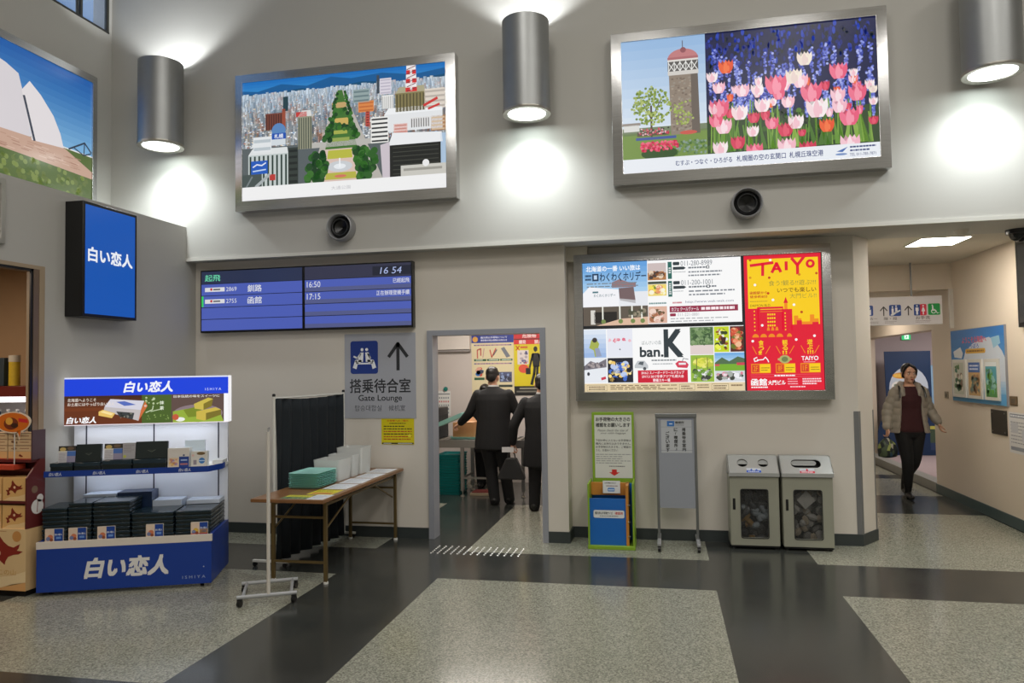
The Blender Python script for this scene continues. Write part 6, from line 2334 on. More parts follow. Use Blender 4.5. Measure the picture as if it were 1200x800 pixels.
SIL = (36, 38, 40)
A.ell(.50, .255, .045, .045, SIL, 3)
A.poly([(.43, .32), (.57, .32), (.60, .38), (.585, .54), (.44, .54), (.42, .40)], SIL, 3)
A.line([(.435, .34), (.40, .44), (.36, .55)], .045, SIL, 3)
A.line([(.575, .34), (.615, .44), (.655, .52)], .04, SIL, 3)
A.line([(.48, .54), (.46, .66), (.40, .82)], .06, SIL, 3)
A.line([(.54, .54), (.53, .68), (.50, .83)], .055, SIL, 3)
A.rect(.27, .56, .38, .66, SIL, 3)
A.rect(0, .85, 1, 1, (34, 34, 34), 3)
A.rect(.12, .875, .75, .90, (150, 146, 130), 4)
A.rect(.05, .925, .8, .95, (120, 118, 110), 4)
A.build('poster_sheet', t)
t = thing('wall_calendar', 'white calendar with a teal knob on the screening room wall behind the conveyor', 'calendar', (-3.24, 10.5, .97))
A = wall_art(-3.36, -3.125, .975, 1.345, 10.496)
A.slab(.003, (226, 226, 222))
A.rect(.05, .1, .95, .14, (120, 126, 130), 1)
for r_ in range(5):
    for c in range(6):
        A.rect(.08 + .145 * c, .24 + .15 * r_, .16 + .145 * c, .31 + .15 * r_, (200, 110, 110) if (r_ == 1 or c == 0) else (140, 146, 150), 1)
A.build('calendar_sheet', t)
MB().lathe([(.0005, 10.47), (.03, 10.475), (.034, 10.4955)], (-3.20, 0, 1.375), mat('teal_knob', (30, 120, 110), .4), 16, 'y').build('knob', t)

M_STAIN = mat('conveyor_steel', (150, 148, 146), .35, .7, vary=.06)
cv = thing('roller_conveyor', 'steel roller conveyor table on round legs in the screening room', 'conveyor', (-2.6, 9.55, 0))
MB().box(-3.7, -1.75, 9.255, 9.275, .635, .737, M_STAIN).build('front_skirt', cv, bev=.003)
MB().box(-3.7, -1.75, 9.825, 9.845, .635, .737, M_STAIN).build('rear_skirt', cv, bev=.003)
for k in range(24):
    x = -3.66 + .081 * k
    MB().cyl((x, 9.277, .715), (x, 9.823, .715), .021, M_STEEL, n=12).build('roller', cv)
for x, y in ((-2.615, 9.29), (-2.615, 9.81), (-1.80, 9.81), (-3.66, 9.29), (-3.66, 9.81), (-1.80, 9.29)):
    l_ = MB().box(x - .022, x + .022, y - .022, y + .022, .07, .64, M_STAIN).build('leg', cv, bev=.003)
    MB().lathe([(.0005, 0), (.032, 0), (.03, .012), (.01, .02), (.01, .07), (.0005, .07)], (x, y, 0), M_STEEL, 14).build('levelling_foot', l_)
MB().box(-2.6, -1.8, 9.28, 9.30, .225, .25, M_STAIN).build('cross_bar', cv)
MB().box(-2.625, -2.605, 9.3, 9.8, .225, .25, M_STAIN).build('cross_bar', cv)

M_TEAL = mat('teal_tray_plastic', (30, 140, 140), .4, vary=.05)
proto = None
for i in range(15):
    o = tray_mesh(.33, .42, .0345, M_TEAL).build('teal_tray') if proto is None else proto.copy()
    if proto is None:
        proto = o
    else:
        COL.objects.link(o)
    o.location = (-2.995 + .003 * math.sin(i * 1.9), 9.33 + .003 * math.cos(i * 1.3), .001 + .0355 * i)
    tag(o, 'teal tray, %s in the stack under the roller conveyor' % ordinal(14 - i), 'tray', 'teal trays stacked under the conveyor')
o = tray_mesh(.40, .30, .032).build('mint_tray')
o.location = (-2.80, 9.33, .7375)
tag(o, 'mint green tray under the cardboard box on the conveyor', 'tray')
t = thing('cardboard_box', 'brown cardboard box standing in a mint tray on the conveyor', 'box', (-2.62, 9.48, .745))
M_KB = mat('brown_cardboard', (176, 126, 80), .7, vary=.06)
MB().box(-2.765, -2.475, 9.37, 9.57, .744, .955, M_KB).build('box_body', t, bev=.003)
MB().prism([(-2.765, .955), (-2.475, .955), (-2.53, 1.02), (-2.65, .975)], 'y', 9.565, 9.57, mat('pale_cardboard', (214, 172, 134), .7)).build('open_flap', t)
MB().prism([(9.37, .956), (9.57, .956), (9.57, .962), (9.37, .96)], 'x', -2.70, -2.48, mat('pale_cardboard', (214, 172, 134), .7)).build('top_flap', t)
o = tray_mesh(.39, .29, .05).build('mint_tray')
rot = Matrix.Rotation(R(-22), 4, 'Y')
o.matrix_world = Matrix.Translation((-2.86, 8.93, .925)) @ rot
tag(o, 'tilted mint green tray held by the man at the conveyor', 'tray')
xm = thing('xray_machine', 'black baggage screening machine on the far end of the conveyor', 'machine', (-3.3, 9.55, .74))
M_XR = mat('machine_black', (30, 30, 32), .4)
MB().box(-3.66, -2.96, 9.285, 9.82, .738, 1.15, M_XR).build('hood', xm, bev=.01)
MB().box(-3.4, -3.0, 9.40, 9.70, 1.15, 1.155, mat('machine_top_grey', (110, 104, 100), .5)).build('top_plate', xm)
MB().box(-3.14, -3.055, 9.45, 9.52, 1.155, 1.32, mat('dark_red_case', (70, 34, 34), .4)).build('status_post', xm, bev=.004)
m_ = MB()
for k in range(9):
    m_.box(-2.958, -2.956, 9.31 + .055 * k, 9.36 + .055 * k, .745, 1.05, mat('lead_curtain', (44, 44, 46), .6))
m_.build('strip_curtain', xm)
o = thing('low_platform', 'low wooden platform with a red mat on the screening room floor', 'platform', (-2.39, 9.43, 0))
MB().box(-2.53, -2.25, 9.33, 9.60, 0, .035, mat('pale_wood', (176, 158, 132), .5)).build('step', o, bev=.003)
MB().box(-2.51, -2.27, 9.35, 9.58, .035, .045, mat('red_mat', (120, 44, 40), .8)).build('mat', o)

# ================================================================== people
M_SKIN = mat('skin', (206, 158, 132), .5, vary=.05, scale=30)
M_HAIR = mat('black_hair', (20, 17, 16), .38, vary=.3, scale=60, stretch=(1, 1, .2))
M_SUIT = mat('black_suit_cloth', (16, 16, 18), .8, vary=.15, scale=80)
M_TROUS = mat('black_trouser_cloth', (13, 13, 15), .85, vary=.15, scale=80)
M_SHOE = mat('black_shoe_leather', (14, 14, 14), .3)


def chain(mb, pts, rad, m, n=14):
    """tapered limb with round ends"""
    pts = [Vector(p) for p in pts]
    P, Rr = [], []
    d0 = (pts[0] - pts[1]).normalized()
    d1 = (pts[-1] - pts[-2]).normalized()
    for a in (80, 55, 28):
        P.append(pts[0] + d0 * rad[0] * math.sin(R(a)))
        Rr.append(rad[0] * math.cos(R(a)))
    for i, (p, r) in enumerate(zip(pts, rad)):
        P.append(p)
        Rr.append(r)
    for a in (28, 55, 80):
        P.append(pts[-1] + d1 * rad[-1] * math.sin(R(a)))
        Rr.append(rad[-1] * math.cos(R(a)))
    mb.tube(P, Rr, m, n)


def bend(a, b, c, k=4):
    """smooth path through a joint: a-b-c with a rounded corner at b"""
    a, b, c = Vector(a), Vector(b), Vector(c)
    p, q = b.lerp(a, .18), b.lerp(c, .18)
    out = [a, a.lerp(b, .5), p]
    for i in range(1, k):
        t = i / k
        out.append(p * (1 - t) ** 2 + b * 2 * t * (1 - t) + q * t * t)
    return out + [q, b.lerp(c, .55), c]


def limb(mb, a, b, c, ra, rb, rc, m, n=14, puff=0.0, rmid1=None, rmid2=None):
    pts = bend(a, b, c)
    k = len(pts)
    rads = []
    L = [0]
    for p, q in zip(pts[:-1], pts[1:]):
        L.append(L[-1] + (q - p).length)
    lb = (Vector(a) - Vector(b)).length / L[-1]
    if puff:      # resample finely for quilted sleeves
        fine, fl = [], []
        steps = int(L[-1] / .012)
        for i in range(steps + 1):
            s = L[-1] * i / steps
            j = max(0, min(k - 2, next((q for q in range(k - 1) if L[q + 1] >= s), k - 2)))
            t = (s - L[j]) / max(1e-6, L[j + 1] - L[j])
            fine.append(pts[j].lerp(pts[j + 1], t))
            fl.append(s)
        pts, L2 = fine, fl
    else:
        L2 = L
    for s in L2:
        t = s / L[-1]
        if t < lb:
            u = t / lb
            r = ra + (rb - ra) * u
            if rmid1:
                r += (rmid1 - (ra + rb) / 2) * math.sin(PI * u)
        else:
            u = (t - lb) / (1 - lb)
            r = rb + (rc - rb) * u
            if rmid2:
                r += (rmid2 - (rb + rc) / 2) * math.sin(PI * min(1, u * 1.25))
        if puff:
            r += puff * (abs(math.sin(PI * s / .085)) ** .6 - .6)
        rads.append(r)
    chain(mb, pts, rads, m, n)


def trunk(mb, rings, m, n=24):
    """rings: (x, y, z, rx, ry) from the bottom up"""
    v, f = [], []
    for (x, y, z, rx, ry) in rings:
        for i in range(n):
            t = 2 * PI * i / n
            v.append((x + rx * math.cos(t), y + ry * math.sin(t), z))
    for k in range(len(rings) - 1):
        for i in range(n):
            f.append((k * n + i, k * n + (i + 1) % n, (k + 1) * n + (i + 1) % n, (k + 1) * n + i))
    f += [tuple(range(n - 1, -1, -1)), tuple(range((len(rings) - 1) * n, len(rings) * n))]
    mb.add(v, f, m)


def open_coat(mb, rings, m, n=30, front=-1, puff=0.0):
    """coat body left open at the front; rings: (x, y, z, rx, ry, thickness, opening half angle in degrees)"""
    v, f = [], []
    for (x, y, z, rx, ry, th, op) in rings:
        c = []
        bulge = puff * (abs(math.sin(PI * z / .085)) ** .6 - .6) if puff else 0.0
        for i in range(n + 1):
            t = R(op) + (2 * PI - 2 * R(op)) * i / n
            c.append((x + (rx + bulge) * math.sin(t), y + front * (ry + bulge) * math.cos(t), z))
        d = []
        for i in range(n, -1, -1):
            t = R(op) + (2 * PI - 2 * R(op)) * i / n
            d.append((x + (rx - th) * math.sin(t), y + front * (ry - th) * math.cos(t), z))
        v += c + d
    k = 2 * (n + 1)
    for r in range(len(rings) - 1):
        for i in range(k):
            f.append((r * k + i, r * k + (i + 1) % k, (r + 1) * k + (i + 1) % k, (r + 1) * k + i))
    half = n + 1
    for base in (0, (len(rings) - 1) * k):
        for i in range(n):
            f.append((base + i, base + i + 1, base + k - 2 - i, base + k - 1 - i))
    mb.add(v, f, m)


def remesh(mb, name, parent, vox=.007, smooth=3, m=None):
    me = bpy.data.meshes.new(name)
    me.from_pydata(mb.v, [], mb.f)
    bm = bmesh.new()
    bm.from_mesh(me)
    bmesh.ops.recalc_face_normals(bm, faces=bm.faces)
    bm.to_mesh(me)
    bm.free()
    o = bpy.data.objects.new(name, me)
    COL.objects.link(o)
    a = o.modifiers.new('fuse', 'REMESH')
    a.mode = 'VOXEL'
    a.voxel_size = vox
    b = o.modifiers.new('smooth', 'SMOOTH')
    b.iterations = smooth
    b.factor = .5
    dg = bpy.context.evaluated_depsgraph_get()
    out = bpy.data.meshes.new_from_object(o.evaluated_get(dg))
    out.name = name
    o.modifiers.clear()
    o.data = out
    bpy.data.meshes.remove(me)
    out.materials.clear()
    out.materials.append(m or mb.mats[0])
    out.polygons.foreach_set('material_index', [0] * len(out.polygons))
    out.polygons.foreach_set('use_smooth', [True] * len(out.polygons))
    o.parent = parent
    return o


def head_geo(mb, c, rot, m, k=1.0):
    c = Vector(c)

    def B(p, rx, ry, rz):
        mb.ball(c + rot @ (Vector(p) * k), rx * k, ry * k, rz * k, m, 20, rot)
    B((0, .014, .034), .074, .090, .084)
    B((0, -.022, -.020), .062, .072, .085)
    B((0, -.040, -.085), .040, .042, .030)
    B((-.040, -.045, -.030), .026, .034, .032)
    B((.040, -.045, -.030), .026, .034, .032)
    B((0, -.070, .030), .050, .022, .016)
    for s in (-1, 1):
        B((s * .077, .016, -.012), .010, .020, .031)
    chain(mb, [c + rot @ (Vector(p) * k) for p in ((0, -.090, .012), (0, -.106, -.020), (0, -.108, -.030))], [.008 * k, .011 * k, .013 * k], m, 10)
    B((.010, -.098, -.032), .010, .010, .008)
    B((-.010, -.098, -.032), .010, .010, .008)
    B((0, -.088, -.062), .024, .012, .010)


def face_parts(parent, c, rot, k=1.0):
    c = Vector(c)
    W3, I3, L3 = mat('eye_white', (222, 216, 210), .3), mat('iris_dark', (26, 18, 16), .2), mat('lips', (170, 88, 80), .45)
    for s in (-1, 1):
        e = MB().ball(c + rot @ (Vector((s * .030, -.079, .004)) * k), .0125 * k, .009 * k, .0065 * k, W3, 12, rot).build('eye', parent, True)
        MB().ball(c + rot @ (Vector((s * .030, -.0855, .004)) * k), .0056 * k, .004 * k, .0056 * k, I3, 10, rot).build('iris', e, True)
        p = [c + rot @ (Vector(q) * k) for q in ((s * .014, -.092, .024), (s * .030, -.091, .029), (s * .047, -.079, .025))]
        MB().tube(p, [.0028 * k, .0034 * k, .0016 * k], M_HAIR, 8).build('eyebrow', parent, True)
    m_ = MB().ball(c + rot @ (Vector((0, -.0985, -.0585)) * k), .020 * k, .006 * k, .0042 * k, L3, 12, rot)
    m_.ball(c + rot @ (Vector((0, -.0975, -.0665)) * k), .018 * k, .006 * k, .0048 * k, L3, 12, rot)
    m_.build('lips', parent, True)


def hand_geo(mb, wrist, d, lat, m, curl=25, k=.95, thumb=1):
    """wrist point, direction of the fingers, lateral direction towards the thumb; palm faces d x lat * thumb"""
    wrist, d = Vector(wrist), Vector(d).normalized()
    lat = (Vector(lat) - d * Vector(lat).dot(d)).normalized()
    pn = d.cross(lat) * thumb
    # palm: flattened loft
    v, f = [], []
    n = 14
    rings = [(.0, .026, .020), (.02, .032, .018), (.05, .040, .016), (.082, .041, .014), (.092, .034, .010)]
    for (s, a, b) in rings:
        for i in range(n):
            t = 2 * PI * i / n
            v.append(wrist + d * s * k + lat * a * k * math.cos(t) + pn * b * k * math.sin(t))
    for r in range(len(rings) - 1):
        for i in range(n):
            f.append((r * n + i, r * n + (i + 1) % n, (r + 1) * n + (i + 1) % n, (r + 1) * n + i))
    f += [tuple(range(n - 1, -1, -1)), tuple(range((len(rings) - 1) * n, len(rings) * n))]
    mb.add(v, f, m)
    for j, (off, ln, r) in enumerate(((.031, .072, .0086), (.0105, .080, .0088), (-.0105, .074, .0084), (-.031, .058, .0076))):
        p = wrist + d * .080 * k + lat * off * k
        pts = [p]
        ang = curl * .6
        for seg in (.45, .32, .23):
            dd = d * math.cos(R(ang)) + pn * math.sin(R(ang)) + lat * off * 1.2
            p = p + dd.normalized() * ln * seg * k
            pts.append(p)
            ang += curl * (1.15 if seg > .4 else .8)
        chain(mb, pts, [r * k, r * k, r * .92 * k, r * .8 * k], m, 10)
    p = wrist + d * .022 * k + lat * .026 * k
    q = p + (d * .55 + lat * .8 + pn * .25).normalized() * .040 * k
    q2 = q + (d * .9 + lat * .25 + pn * .35).normalized() * .032 * k
    q3 = q2 + (d * .9 - lat * .05 + pn * .45).normalized() * .026 * k
    chain(mb, [p, q, q2, q3], [.014 * k, .0115 * k, .0098 * k, .008 * k], m, 10)


def boot_geo(mb, ankle, toe, r, m, heel=True):
    a, t = Vector(ankle), Vector(toe)
    d = (t - a)
    d.z = 0
    d.normalize()
    h = Vector((a.x, a.y, t.z)) - d * .03
    chain(mb, [h + Vector((0, 0, .012)), h.lerp(t, .5) + Vector((0, 0, .006)), t], [r * .82, r * .88, r * .70], m, 14)
    chain(mb, [a, h + Vector((0, 0, .03))], [r, r * .95], m, 14)


RF = Matrix.Rotation(0, 3, 'Z')


def P3(x, y, z):
    return Vector((x, y, z))


# ---- woman walking towards the hall
wm = thing('person', 'woman in an open grey quilted jacket walking out of the corridor with a patterned bag', 'person', (2.945, 9.72, 0))
HC = (0.0, -.03, 1.525)
hrot = Matrix.Rotation(R(3), 3, 'Z') @ Matrix.Rotation(R(4), 3, 'X')
b = MB()
trunk(b, [(0, .02, .76, .13, .09), (0, .02, .82, .162, .108), (0, .02, .90, .160, .108), (0, .015, 1.0, .138, .095), (0, .01, 1.08, .130, .090), (0, .0, 1.18, .146, .102),
          (0, .0, 1.26, .155, .100), (0, .005, 1.32, .140, .085), (0, .005, 1.36, .085, .065), (0, .0, 1.39, .055, .052)], M_SKIN)
chain(b, [(0, .005, 1.36), (0, -.005, 1.46)], [.050, .048], M_SKIN, 16)
head_geo(b, HC, hrot, M_SKIN, .98)
SR, ER, WR = (-.155, .005, 1.315), (-.245, .035, 1.075), (-.268, -.035, .86)
SL, EL, WL = (.155, .005, 1.315), (.245, .06, 1.07), (.318, .0, .915)
limb(b, SR, ER, WR, .048, .038, .026, M_SKIN)
limb(b, SL, EL, WL, .048, .038, .026, M_SKIN)
hand_geo(b, WR, (.0, -.02, -1), (.25, -1, 0), M_SKIN, 55, .90, 1)
hand_geo(b, WL, (.25, -.15, -.95), (-.1, -1, 0), M_SKIN, 30, .90, -1)
HR, KR, AR = (-.082, .02, .82), (-.055, -.045, .46), (-.035, .045, .11)
HL, KL, AL = (.082, .02, .82), (.055, .05, .45), (.012, .33, .19)
limb(b, HR, KR, AR, .088, .058, .036, M_SKIN, rmid2=.056)
limb(b, HL, KL, AL, .088, .058, .036, M_SKIN, rmid2=.056)
boot_geo(b, AR, (-.035, -.10, .03), .034, M_SKIN)
boot_geo(b, AL, (.010, .24, .035), .034, M_SKIN)
body = remesh(b, 'body', wm, .0055, 2)
face_parts(wm, HC, hrot, .98)
# hair swept to the side and gathered behind
h = MB()
c = Vector(HC)


def HB(p, rx, ry, rz):
    h.ball(c + hrot @ Vector(p), rx, ry, rz, M_HAIR, 20, hrot)


HB((0, .044, .044), .080, .083, .085)
HB((0, .075, .0), .068, .05, .075)
for s in (-1, 1):
    chain(h, [c + hrot @ Vector(p) for p in ((-.012 + s * .004, -.040, .112), (-.012 + s * .046, -.058, .086), (s * .073, -.036, .040), (s * .079, -.008, -.02), (s * .076, .015, -.05))], [.017, .018, .014, .010, .006], M_HAIR, 12)
chain(h, [c + hrot @ Vector(p) for p in ((.03, .09, -.03), (.062, .075, -.10), (.072, .05, -.16), (.078, .03, -.20))], [.040, .034, .028, .012], M_HAIR, 14)
remesh(h, 'hair', wm, .006, 2)
# maroon sweater
M_MAROON = mat('maroon_knit', (58, 22, 26), .9, vary=.15, scale=90)
s = MB()
trunk(s, [(0, .02, .815, .172, .120), (0, .02, .84, .178, .124), (0, .02, .92, .170, .118), (0, .012, 1.02, .152, .108), (0, .008, 1.10, .146, .105), (0, -.004, 1.19, .160, .116),
          (0, -.002, 1.27, .168, .112), (0, .004, 1.325, .150, .095), (0, .006, 1.355, .105, .078), (0, .008, 1.372, .075, .064)], M_MAROON)
remesh(s, 'sweater', wm, .008, 3)
tr = MB()
trunk(tr, [(0, .02, .74, .12, .09), (0, .02, .80, .168, .114), (0, .02, .88, .166, .112), (0, .018, .92, .160, .108)], M_TROUS)
limb(tr, HR, KR, (-.036, .035, .15), .098, .068, .047, M_TROUS, rmid2=.064)
limb(tr, HL, KL, (.016, .31, .22), .098, .068, .047, M_TROUS, rmid2=.064)
remesh(tr, 'trousers', wm, .008, 3)
bo = MB()
chain(bo, [(-.040, .02, .27), (-.037, .038, .16), AR], [.054, .048, .043], M_SHOE)
boot_geo(bo, AR, (-.035, -.105, .034), .042, M_SHOE)
bo.box(-.06, -.012, .03, .085, .0, .03, M_SHOE)
remesh(bo, 'boot', wm, .006, 2)
bo = MB()
chain(bo, [(.024, .27, .31), (.016, .31, .23), AL], [.052, .047, .043], M_SHOE)
boot_geo(bo, AL, (.010, .235, .036), .042, M_SHOE)
remesh(bo, 'boot', wm, .006, 2)
# open quilted jacket
M_PUFF = mat('grey_quilted_nylon', (150, 142, 130), .55, vary=.08, scale=14)
j = MB()
zz = [.805 + .012 * i for i in range(46)]
rings = []
for z in zz:
    u = (z - .805) / (1.345 - .805)
    rx = .222 - .035 * math.sin(PI * min(1, u * 1.1)) * .8 - .035 * max(0, u - .75) / .25
    ry = .158 - .018 * math.sin(PI * u) - .030 * max(0, u - .7) / .3
    op = 47 - 12 * u - 10 * max(0, u - .6)
    rings.append((0, .012, z, rx, ry, .034, op))
open_coat(j, rings, M_PUFF, puff=.010)
limb(j, (-.145, .005, 1.312), (-.245, .035, 1.075), (-.268, -.025, .885), .070, .062, .052, M_PUFF, 18, puff=.010)
limb(j, (.145, .005, 1.312), (.245, .06, 1.07), (.312, .008, .94), .070, .062, .052, M_PUFF, 18, puff=.010)
for s in (-1, 1):
    chain(j, [(s * .02, .085, 1.385), (s * .075, .065, 1.395), (s * .108, .0, 1.375), (s * .095, -.06, 1.335), (s * .085, -.088, 1.27)], [.040, .042, .040, .034, .022], M_PUFF, 14)
chain(j, [(-.07, .12, 1.33), (0, .145, 1.31), (.07, .12, 1.33)], [.045, .055, .045], M_PUFF, 14)
remesh(j, 'jacket', wm, .008, 2)
for s in (-1, 1):
    MB().tube([(s * .128, -.06, 1.375), (s * .138, -.112, 1.32), (s * .142, -.138, 1.24)], .011, M_BLACK, 8).build('backpack_strap', wm, True)
# the bag she carries
bg = thing('handbag', 'dark bag patterned in green and white hanging from the hand of the walking woman', 'bag', (2.665, 9.67, .50))
bm_ = bpy.data.materials.new('leaf_pattern_cloth')
bm_.use_nodes = True
nt = bm_.node_tree
tc, vo, rp = nt.nodes.new('ShaderNodeTexCoord'), nt.nodes.new('ShaderNodeTexVoronoi'), nt.nodes.new('ShaderNodeValToRGB')
mp_ = nt.nodes.new('ShaderNodeMapping')
mp_.inputs['Rotation'].default_value = (0, .7, 0)
mp_.inputs['Scale'].default_value = (2.4, 1, 1)
nt.links.new(tc.outputs['Object'], mp_.inputs['Vector'])
nt.links.new(mp_.outputs['Vector'], vo.inputs['Vector'])
vo.inputs['Scale'].default_value = 16
nt.links.new(vo.outputs['Color'], rp.inputs['Fac'])
rp.color_ramp.interpolation = 'CONSTANT'
e_ = rp.color_ramp.elements
e_[0].position, e_[0].color = 0, lin((22, 32, 36))
e_[1].position, e_[1].color = .5, lin((70, 84, 60))
for ps_, co in ((.62, (150, 160, 84)), (.72, (24, 36, 44)), (.80, (178, 176, 158)), (.88, (40, 70, 90))):
    q_ = e_.new(ps_)
    q_.color = lin(co)
nt.links.new(rp.outputs['Color'], nt.nodes['Principled BSDF'].inputs['Base Color'])
g = MB()
trunk(g, [(0, 0, .005, .05, .03), (0, 0, .02, .105, .06), (.005, 0, .10, .118, .07), (0, 0, .17, .098, .058), (-.005, 0, .225, .05, .030), (-.005, 0, .245, .022, .018)], bm_, 20)
bag = remesh(g, 'bag_body', bg, .007, 3, bm_)
MB().tube([(-.03, 0, .215), (-.028, 0, .25), (.0, 0, .272), (.028, 0, .25), (.03, 0, .215)], .007, M_BLACK, 8).build('bag_handle', bg, True)


# ---- the people in the screening room
def short_hair(parent, c, rot, k=1.0, vox=.006):
    h = MB()
    c = Vector(c)
    for p, r in (((0, .022, .044), (.081, .094, .086)), ((0, .070, .0), (.066, .046, .070)), ((0, -.030, .092), (.060, .050, .034))):
        h.ball(c + rot @ (Vector(p) * k), r[0] * k, r[1] * k, r[2] * k, M_HAIR, 20, rot)
    for s in (-1, 1):
        chain(h, [c + rot @ (Vector(p) * k) for p in ((s * .066, -.035, .055), (s * .075, -.006, .02), (s * .074, .01, .0))], [.016 * k, .012 * k, .008 * k], M_HAIR, 10)
    return remesh(h, 'hair', parent, vox, 2)


def suited(parent, base_h, sh, arms, legs, hem, head_c, hrot, hands, coat_w=1.0, lean=0.0, collar=True, mcoat=None):
    """person facing +Y (away from the hall): body, coat, trousers, shoes, hair"""
    mc = mcoat or M_SUIT
    b = MB()
    zc = sh
    trunk(b, [(0, 0, zc - .62, .15, .10), (0, 0, zc - .50, .165, .115), (0, 0, zc - .36, .150, .105), (0, lean * .4, zc - .24, .155, .108), (0, lean * .8, zc - .10, .175, .112),
              (0, lean, zc - .02, .160, .095), (0, lean, zc + .03, .09, .07), (0, lean, zc + .06, .06, .056)], M_SKIN)
    hc = Vector(head_c)
    chain(b, [(0, lean, zc + .0), hc + Vector((0, -.01, -.07))], [.062, .056], M_SKIN, 16)
    head_geo(b, head_c, hrot, M_SKIN)
    for (a, e, w) in arms:
        limb(b, a, e, w, .044, .040, .029, M_SKIN)
    for hd_ in hands:
        hand_geo(b, *hd_[:3], M_SKIN, *hd_[3:])
    for (hp, kn, an, to) in legs:
        limb(b, hp, kn, an, .092, .060, .040, M_SKIN, rmid2=.058)
        boot_geo(b, an, to, .036, M_SKIN)
    remesh(b, 'body', parent, .0065, 2)
    face_parts(parent, head_c, hrot)
    short_hair(parent, head_c, hrot)
    # coat
    j = MB()
    w = coat_w
    trunk(j, [(0, .0, hem, .232 * w, .150), (0, .0, hem + .06, .230 * w, .150), (0, .0, zc - .46, .212 * w, .145), (0, 0, zc - .34, .200 * w, .138), (0, lean * .4, zc - .22, .206 * w, .140),
              (0, lean * .8, zc - .10, .218 * w, .138), (0, lean, zc - .03, .205 * w, .118), (0, lean, zc + .015, .150 * w, .095), (0, lean, zc + .045, .085, .078), (0, lean, zc + .062, .072, .070)], mc)
    for (a, e, wr_) in arms:
        wv = Vector(wr_)
        cuff = wv.lerp(Vector(e), .10)
        limb(j, a, e, cuff, .068, .060, .048, mc, 16)
    jk = remesh(j, 'coat', parent, .008, 3)
    if collar:
        m_ = MB().lathe([(.066, zc + .062), (.064, zc + .082), (.060, zc + .082), (.058, zc + .055)], (0, lean, 0), mat('white_shirt', (206, 206, 204), .7), 24)
        m_.build('shirt_collar', parent, True)
    t_ = MB()
    trunk(t_, [(0, 0, hem - .03, .12, .09), (0, 0, hem + .04, .172, .120), (0, 0, hem + .16, .170, .118)], M_TROUS)
    for (hp, kn, an, to) in legs:
        limb(t_, hp, kn, Vector(an) + Vector((0, 0, -.045)), .104, .078, .066, M_TROUS, 16)
    remesh(t_, 'trousers', parent, .008, 3)
    for (hp, kn, an, to) in legs:
        s_ = MB()
        boot_geo(s_, Vector(an) + Vector((0, 0, -.02)), to, .046, M_SHOE)
        remesh(s_, 'shoe', parent, .006, 2)


AWAY = Matrix.Rotation(PI, 3, 'Z')
# man at the conveyor, seen from behind, holding a tray
m1 = thing('person', 'man in a black suit coat seen from behind, reaching a mint tray onto the conveyor', 'person', (-2.05, 8.72, 0))
suited(m1, 1.69, 1.385,
       [((-.195, .0, 1.345), (-.315, .03, 1.115), (-.475, .17, .985)), ((.195, .0, 1.345), (.285, .05, 1.12), (.265, .24, 1.16))],
       [((-.09, 0, .82), (-.05, .03, .46), (.0, .0, .10), (.0, .15, .035)), ((.09, 0, .82), (.12, .05, .46), (.16, .10, .10), (.17, .25, .035))],
       .685, (-.01, .015, 1.565), AWAY @ Matrix.Rotation(R(5), 3, 'X'),
       [((-.475, .17, .985), (-.75, .35, -.45), (.2, .9, .2), 45, 1.0, 1), ((.265, .24, 1.16), (-.1, .95, .25), (-1, 0, .2), 35, 1.0, -1)], 1.05)
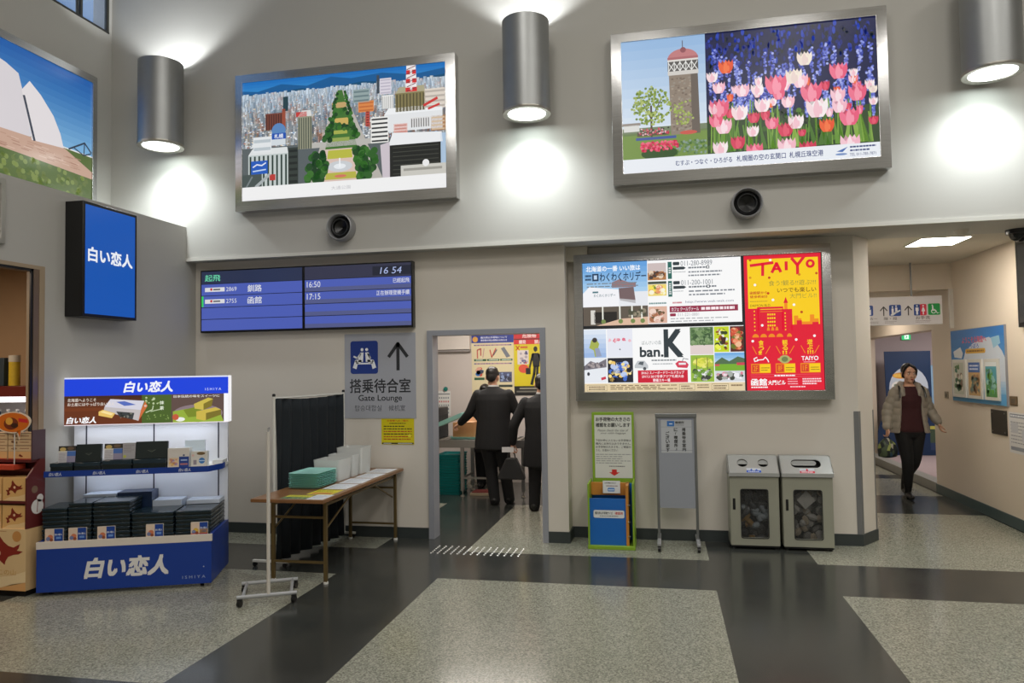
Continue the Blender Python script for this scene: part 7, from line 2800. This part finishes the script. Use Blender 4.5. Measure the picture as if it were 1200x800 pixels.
# second man, partly behind the door frame, with a bag
m2 = thing('person', 'man in a long black coat with a tote bag, half hidden by the door frame', 'person', (-1.395, 8.42, 0))
suited(m2, 1.6, 1.30,
       [((-.20, .0, 1.26), (-.335, -.03, 1.0), (-.365, .02, .775)), ((.195, .0, 1.26), (.25, .05, 1.0), (.18, .22, .95))],
       [((-.09, 0, .78), (-.10, .02, .44), (-.11, .0, .10), (-.11, .15, .035)), ((.09, 0, .78), (.09, .03, .44), (.09, .06, .10), (.09, .21, .035))],
       .52, (.0, .01, 1.475), AWAY @ Matrix.Rotation(R(4), 3, 'X'),
       [((-.365, .02, .775), (-.02, .05, -1), (.3, 1, 0), 55, .95, 1), ((.18, .22, .95), (-.2, .9, .2), (-1, 0, .2), 35, .95, -1)], 1.02)
tg = thing('tote_bag', 'dark trapezoid tote bag held low by the man in the long coat', 'bag', (-1.775, 8.44, .36))
M_BAG = mat('charcoal_bag_leather', (34, 34, 36), .5, vary=.1)
MB().prism([(-.165, .0), (.165, .0), (.155, .05), (.06, .25), (-.06, .25), (-.15, .06)], 'y', -.05, .05, M_BAG).build('bag_body', tg, True, bev=.015, seg=3)
MB().tube([(-.045, 0, .24), (-.04, 0, .29), (-.015, 0, .325), (.015, 0, .325), (.04, 0, .29), (.045, 0, .24)], .007, M_BAG, 8).build('bag_handle', tg, True)
o = MB().box(-.07, .07, -.002, .002, -.03, .03, mat('white_paper', (206, 206, 208), .6)).build('folded_paper')
o.location = (-1.80, 8.36, .715)
o.rotation_euler = (0, 0, R(5))
tag(o, 'folded white paper held with the tote bag by the man in the long coat', 'paper')
# staff member behind the conveyor, facing the hall
m3 = thing('person', 'short dark-haired staff member in black standing behind the conveyor, mostly hidden', 'person', (-2.47, 10.05, 0))
m3.rotation_euler = (0, 0, PI)
suited(m3, 1.45, 1.15,
       [((-.17, .0, 1.12), (-.25, .05, .90), (-.20, .2, .85)), ((.17, .0, 1.12), (.25, .05, .90), (.20, .2, .85))],
       [((-.085, 0, .70), (-.085, .03, .40), (-.08, .0, .10), (-.08, .14, .035)), ((.085, 0, .70), (.085, .03, .40), (.08, .0, .10), (.08, .14, .035))],
       .50, (.0, .06, 1.325), AWAY @ Matrix.Rotation(R(14), 3, 'X'),
       [((-.20, .2, .85), (.1, .9, -.2), (1, 0, .2), 35, .9, 1), ((.20, .2, .85), (-.1, .9, -.2), (-1, 0, .2), 35, .9, -1)], .92, lean=.03)
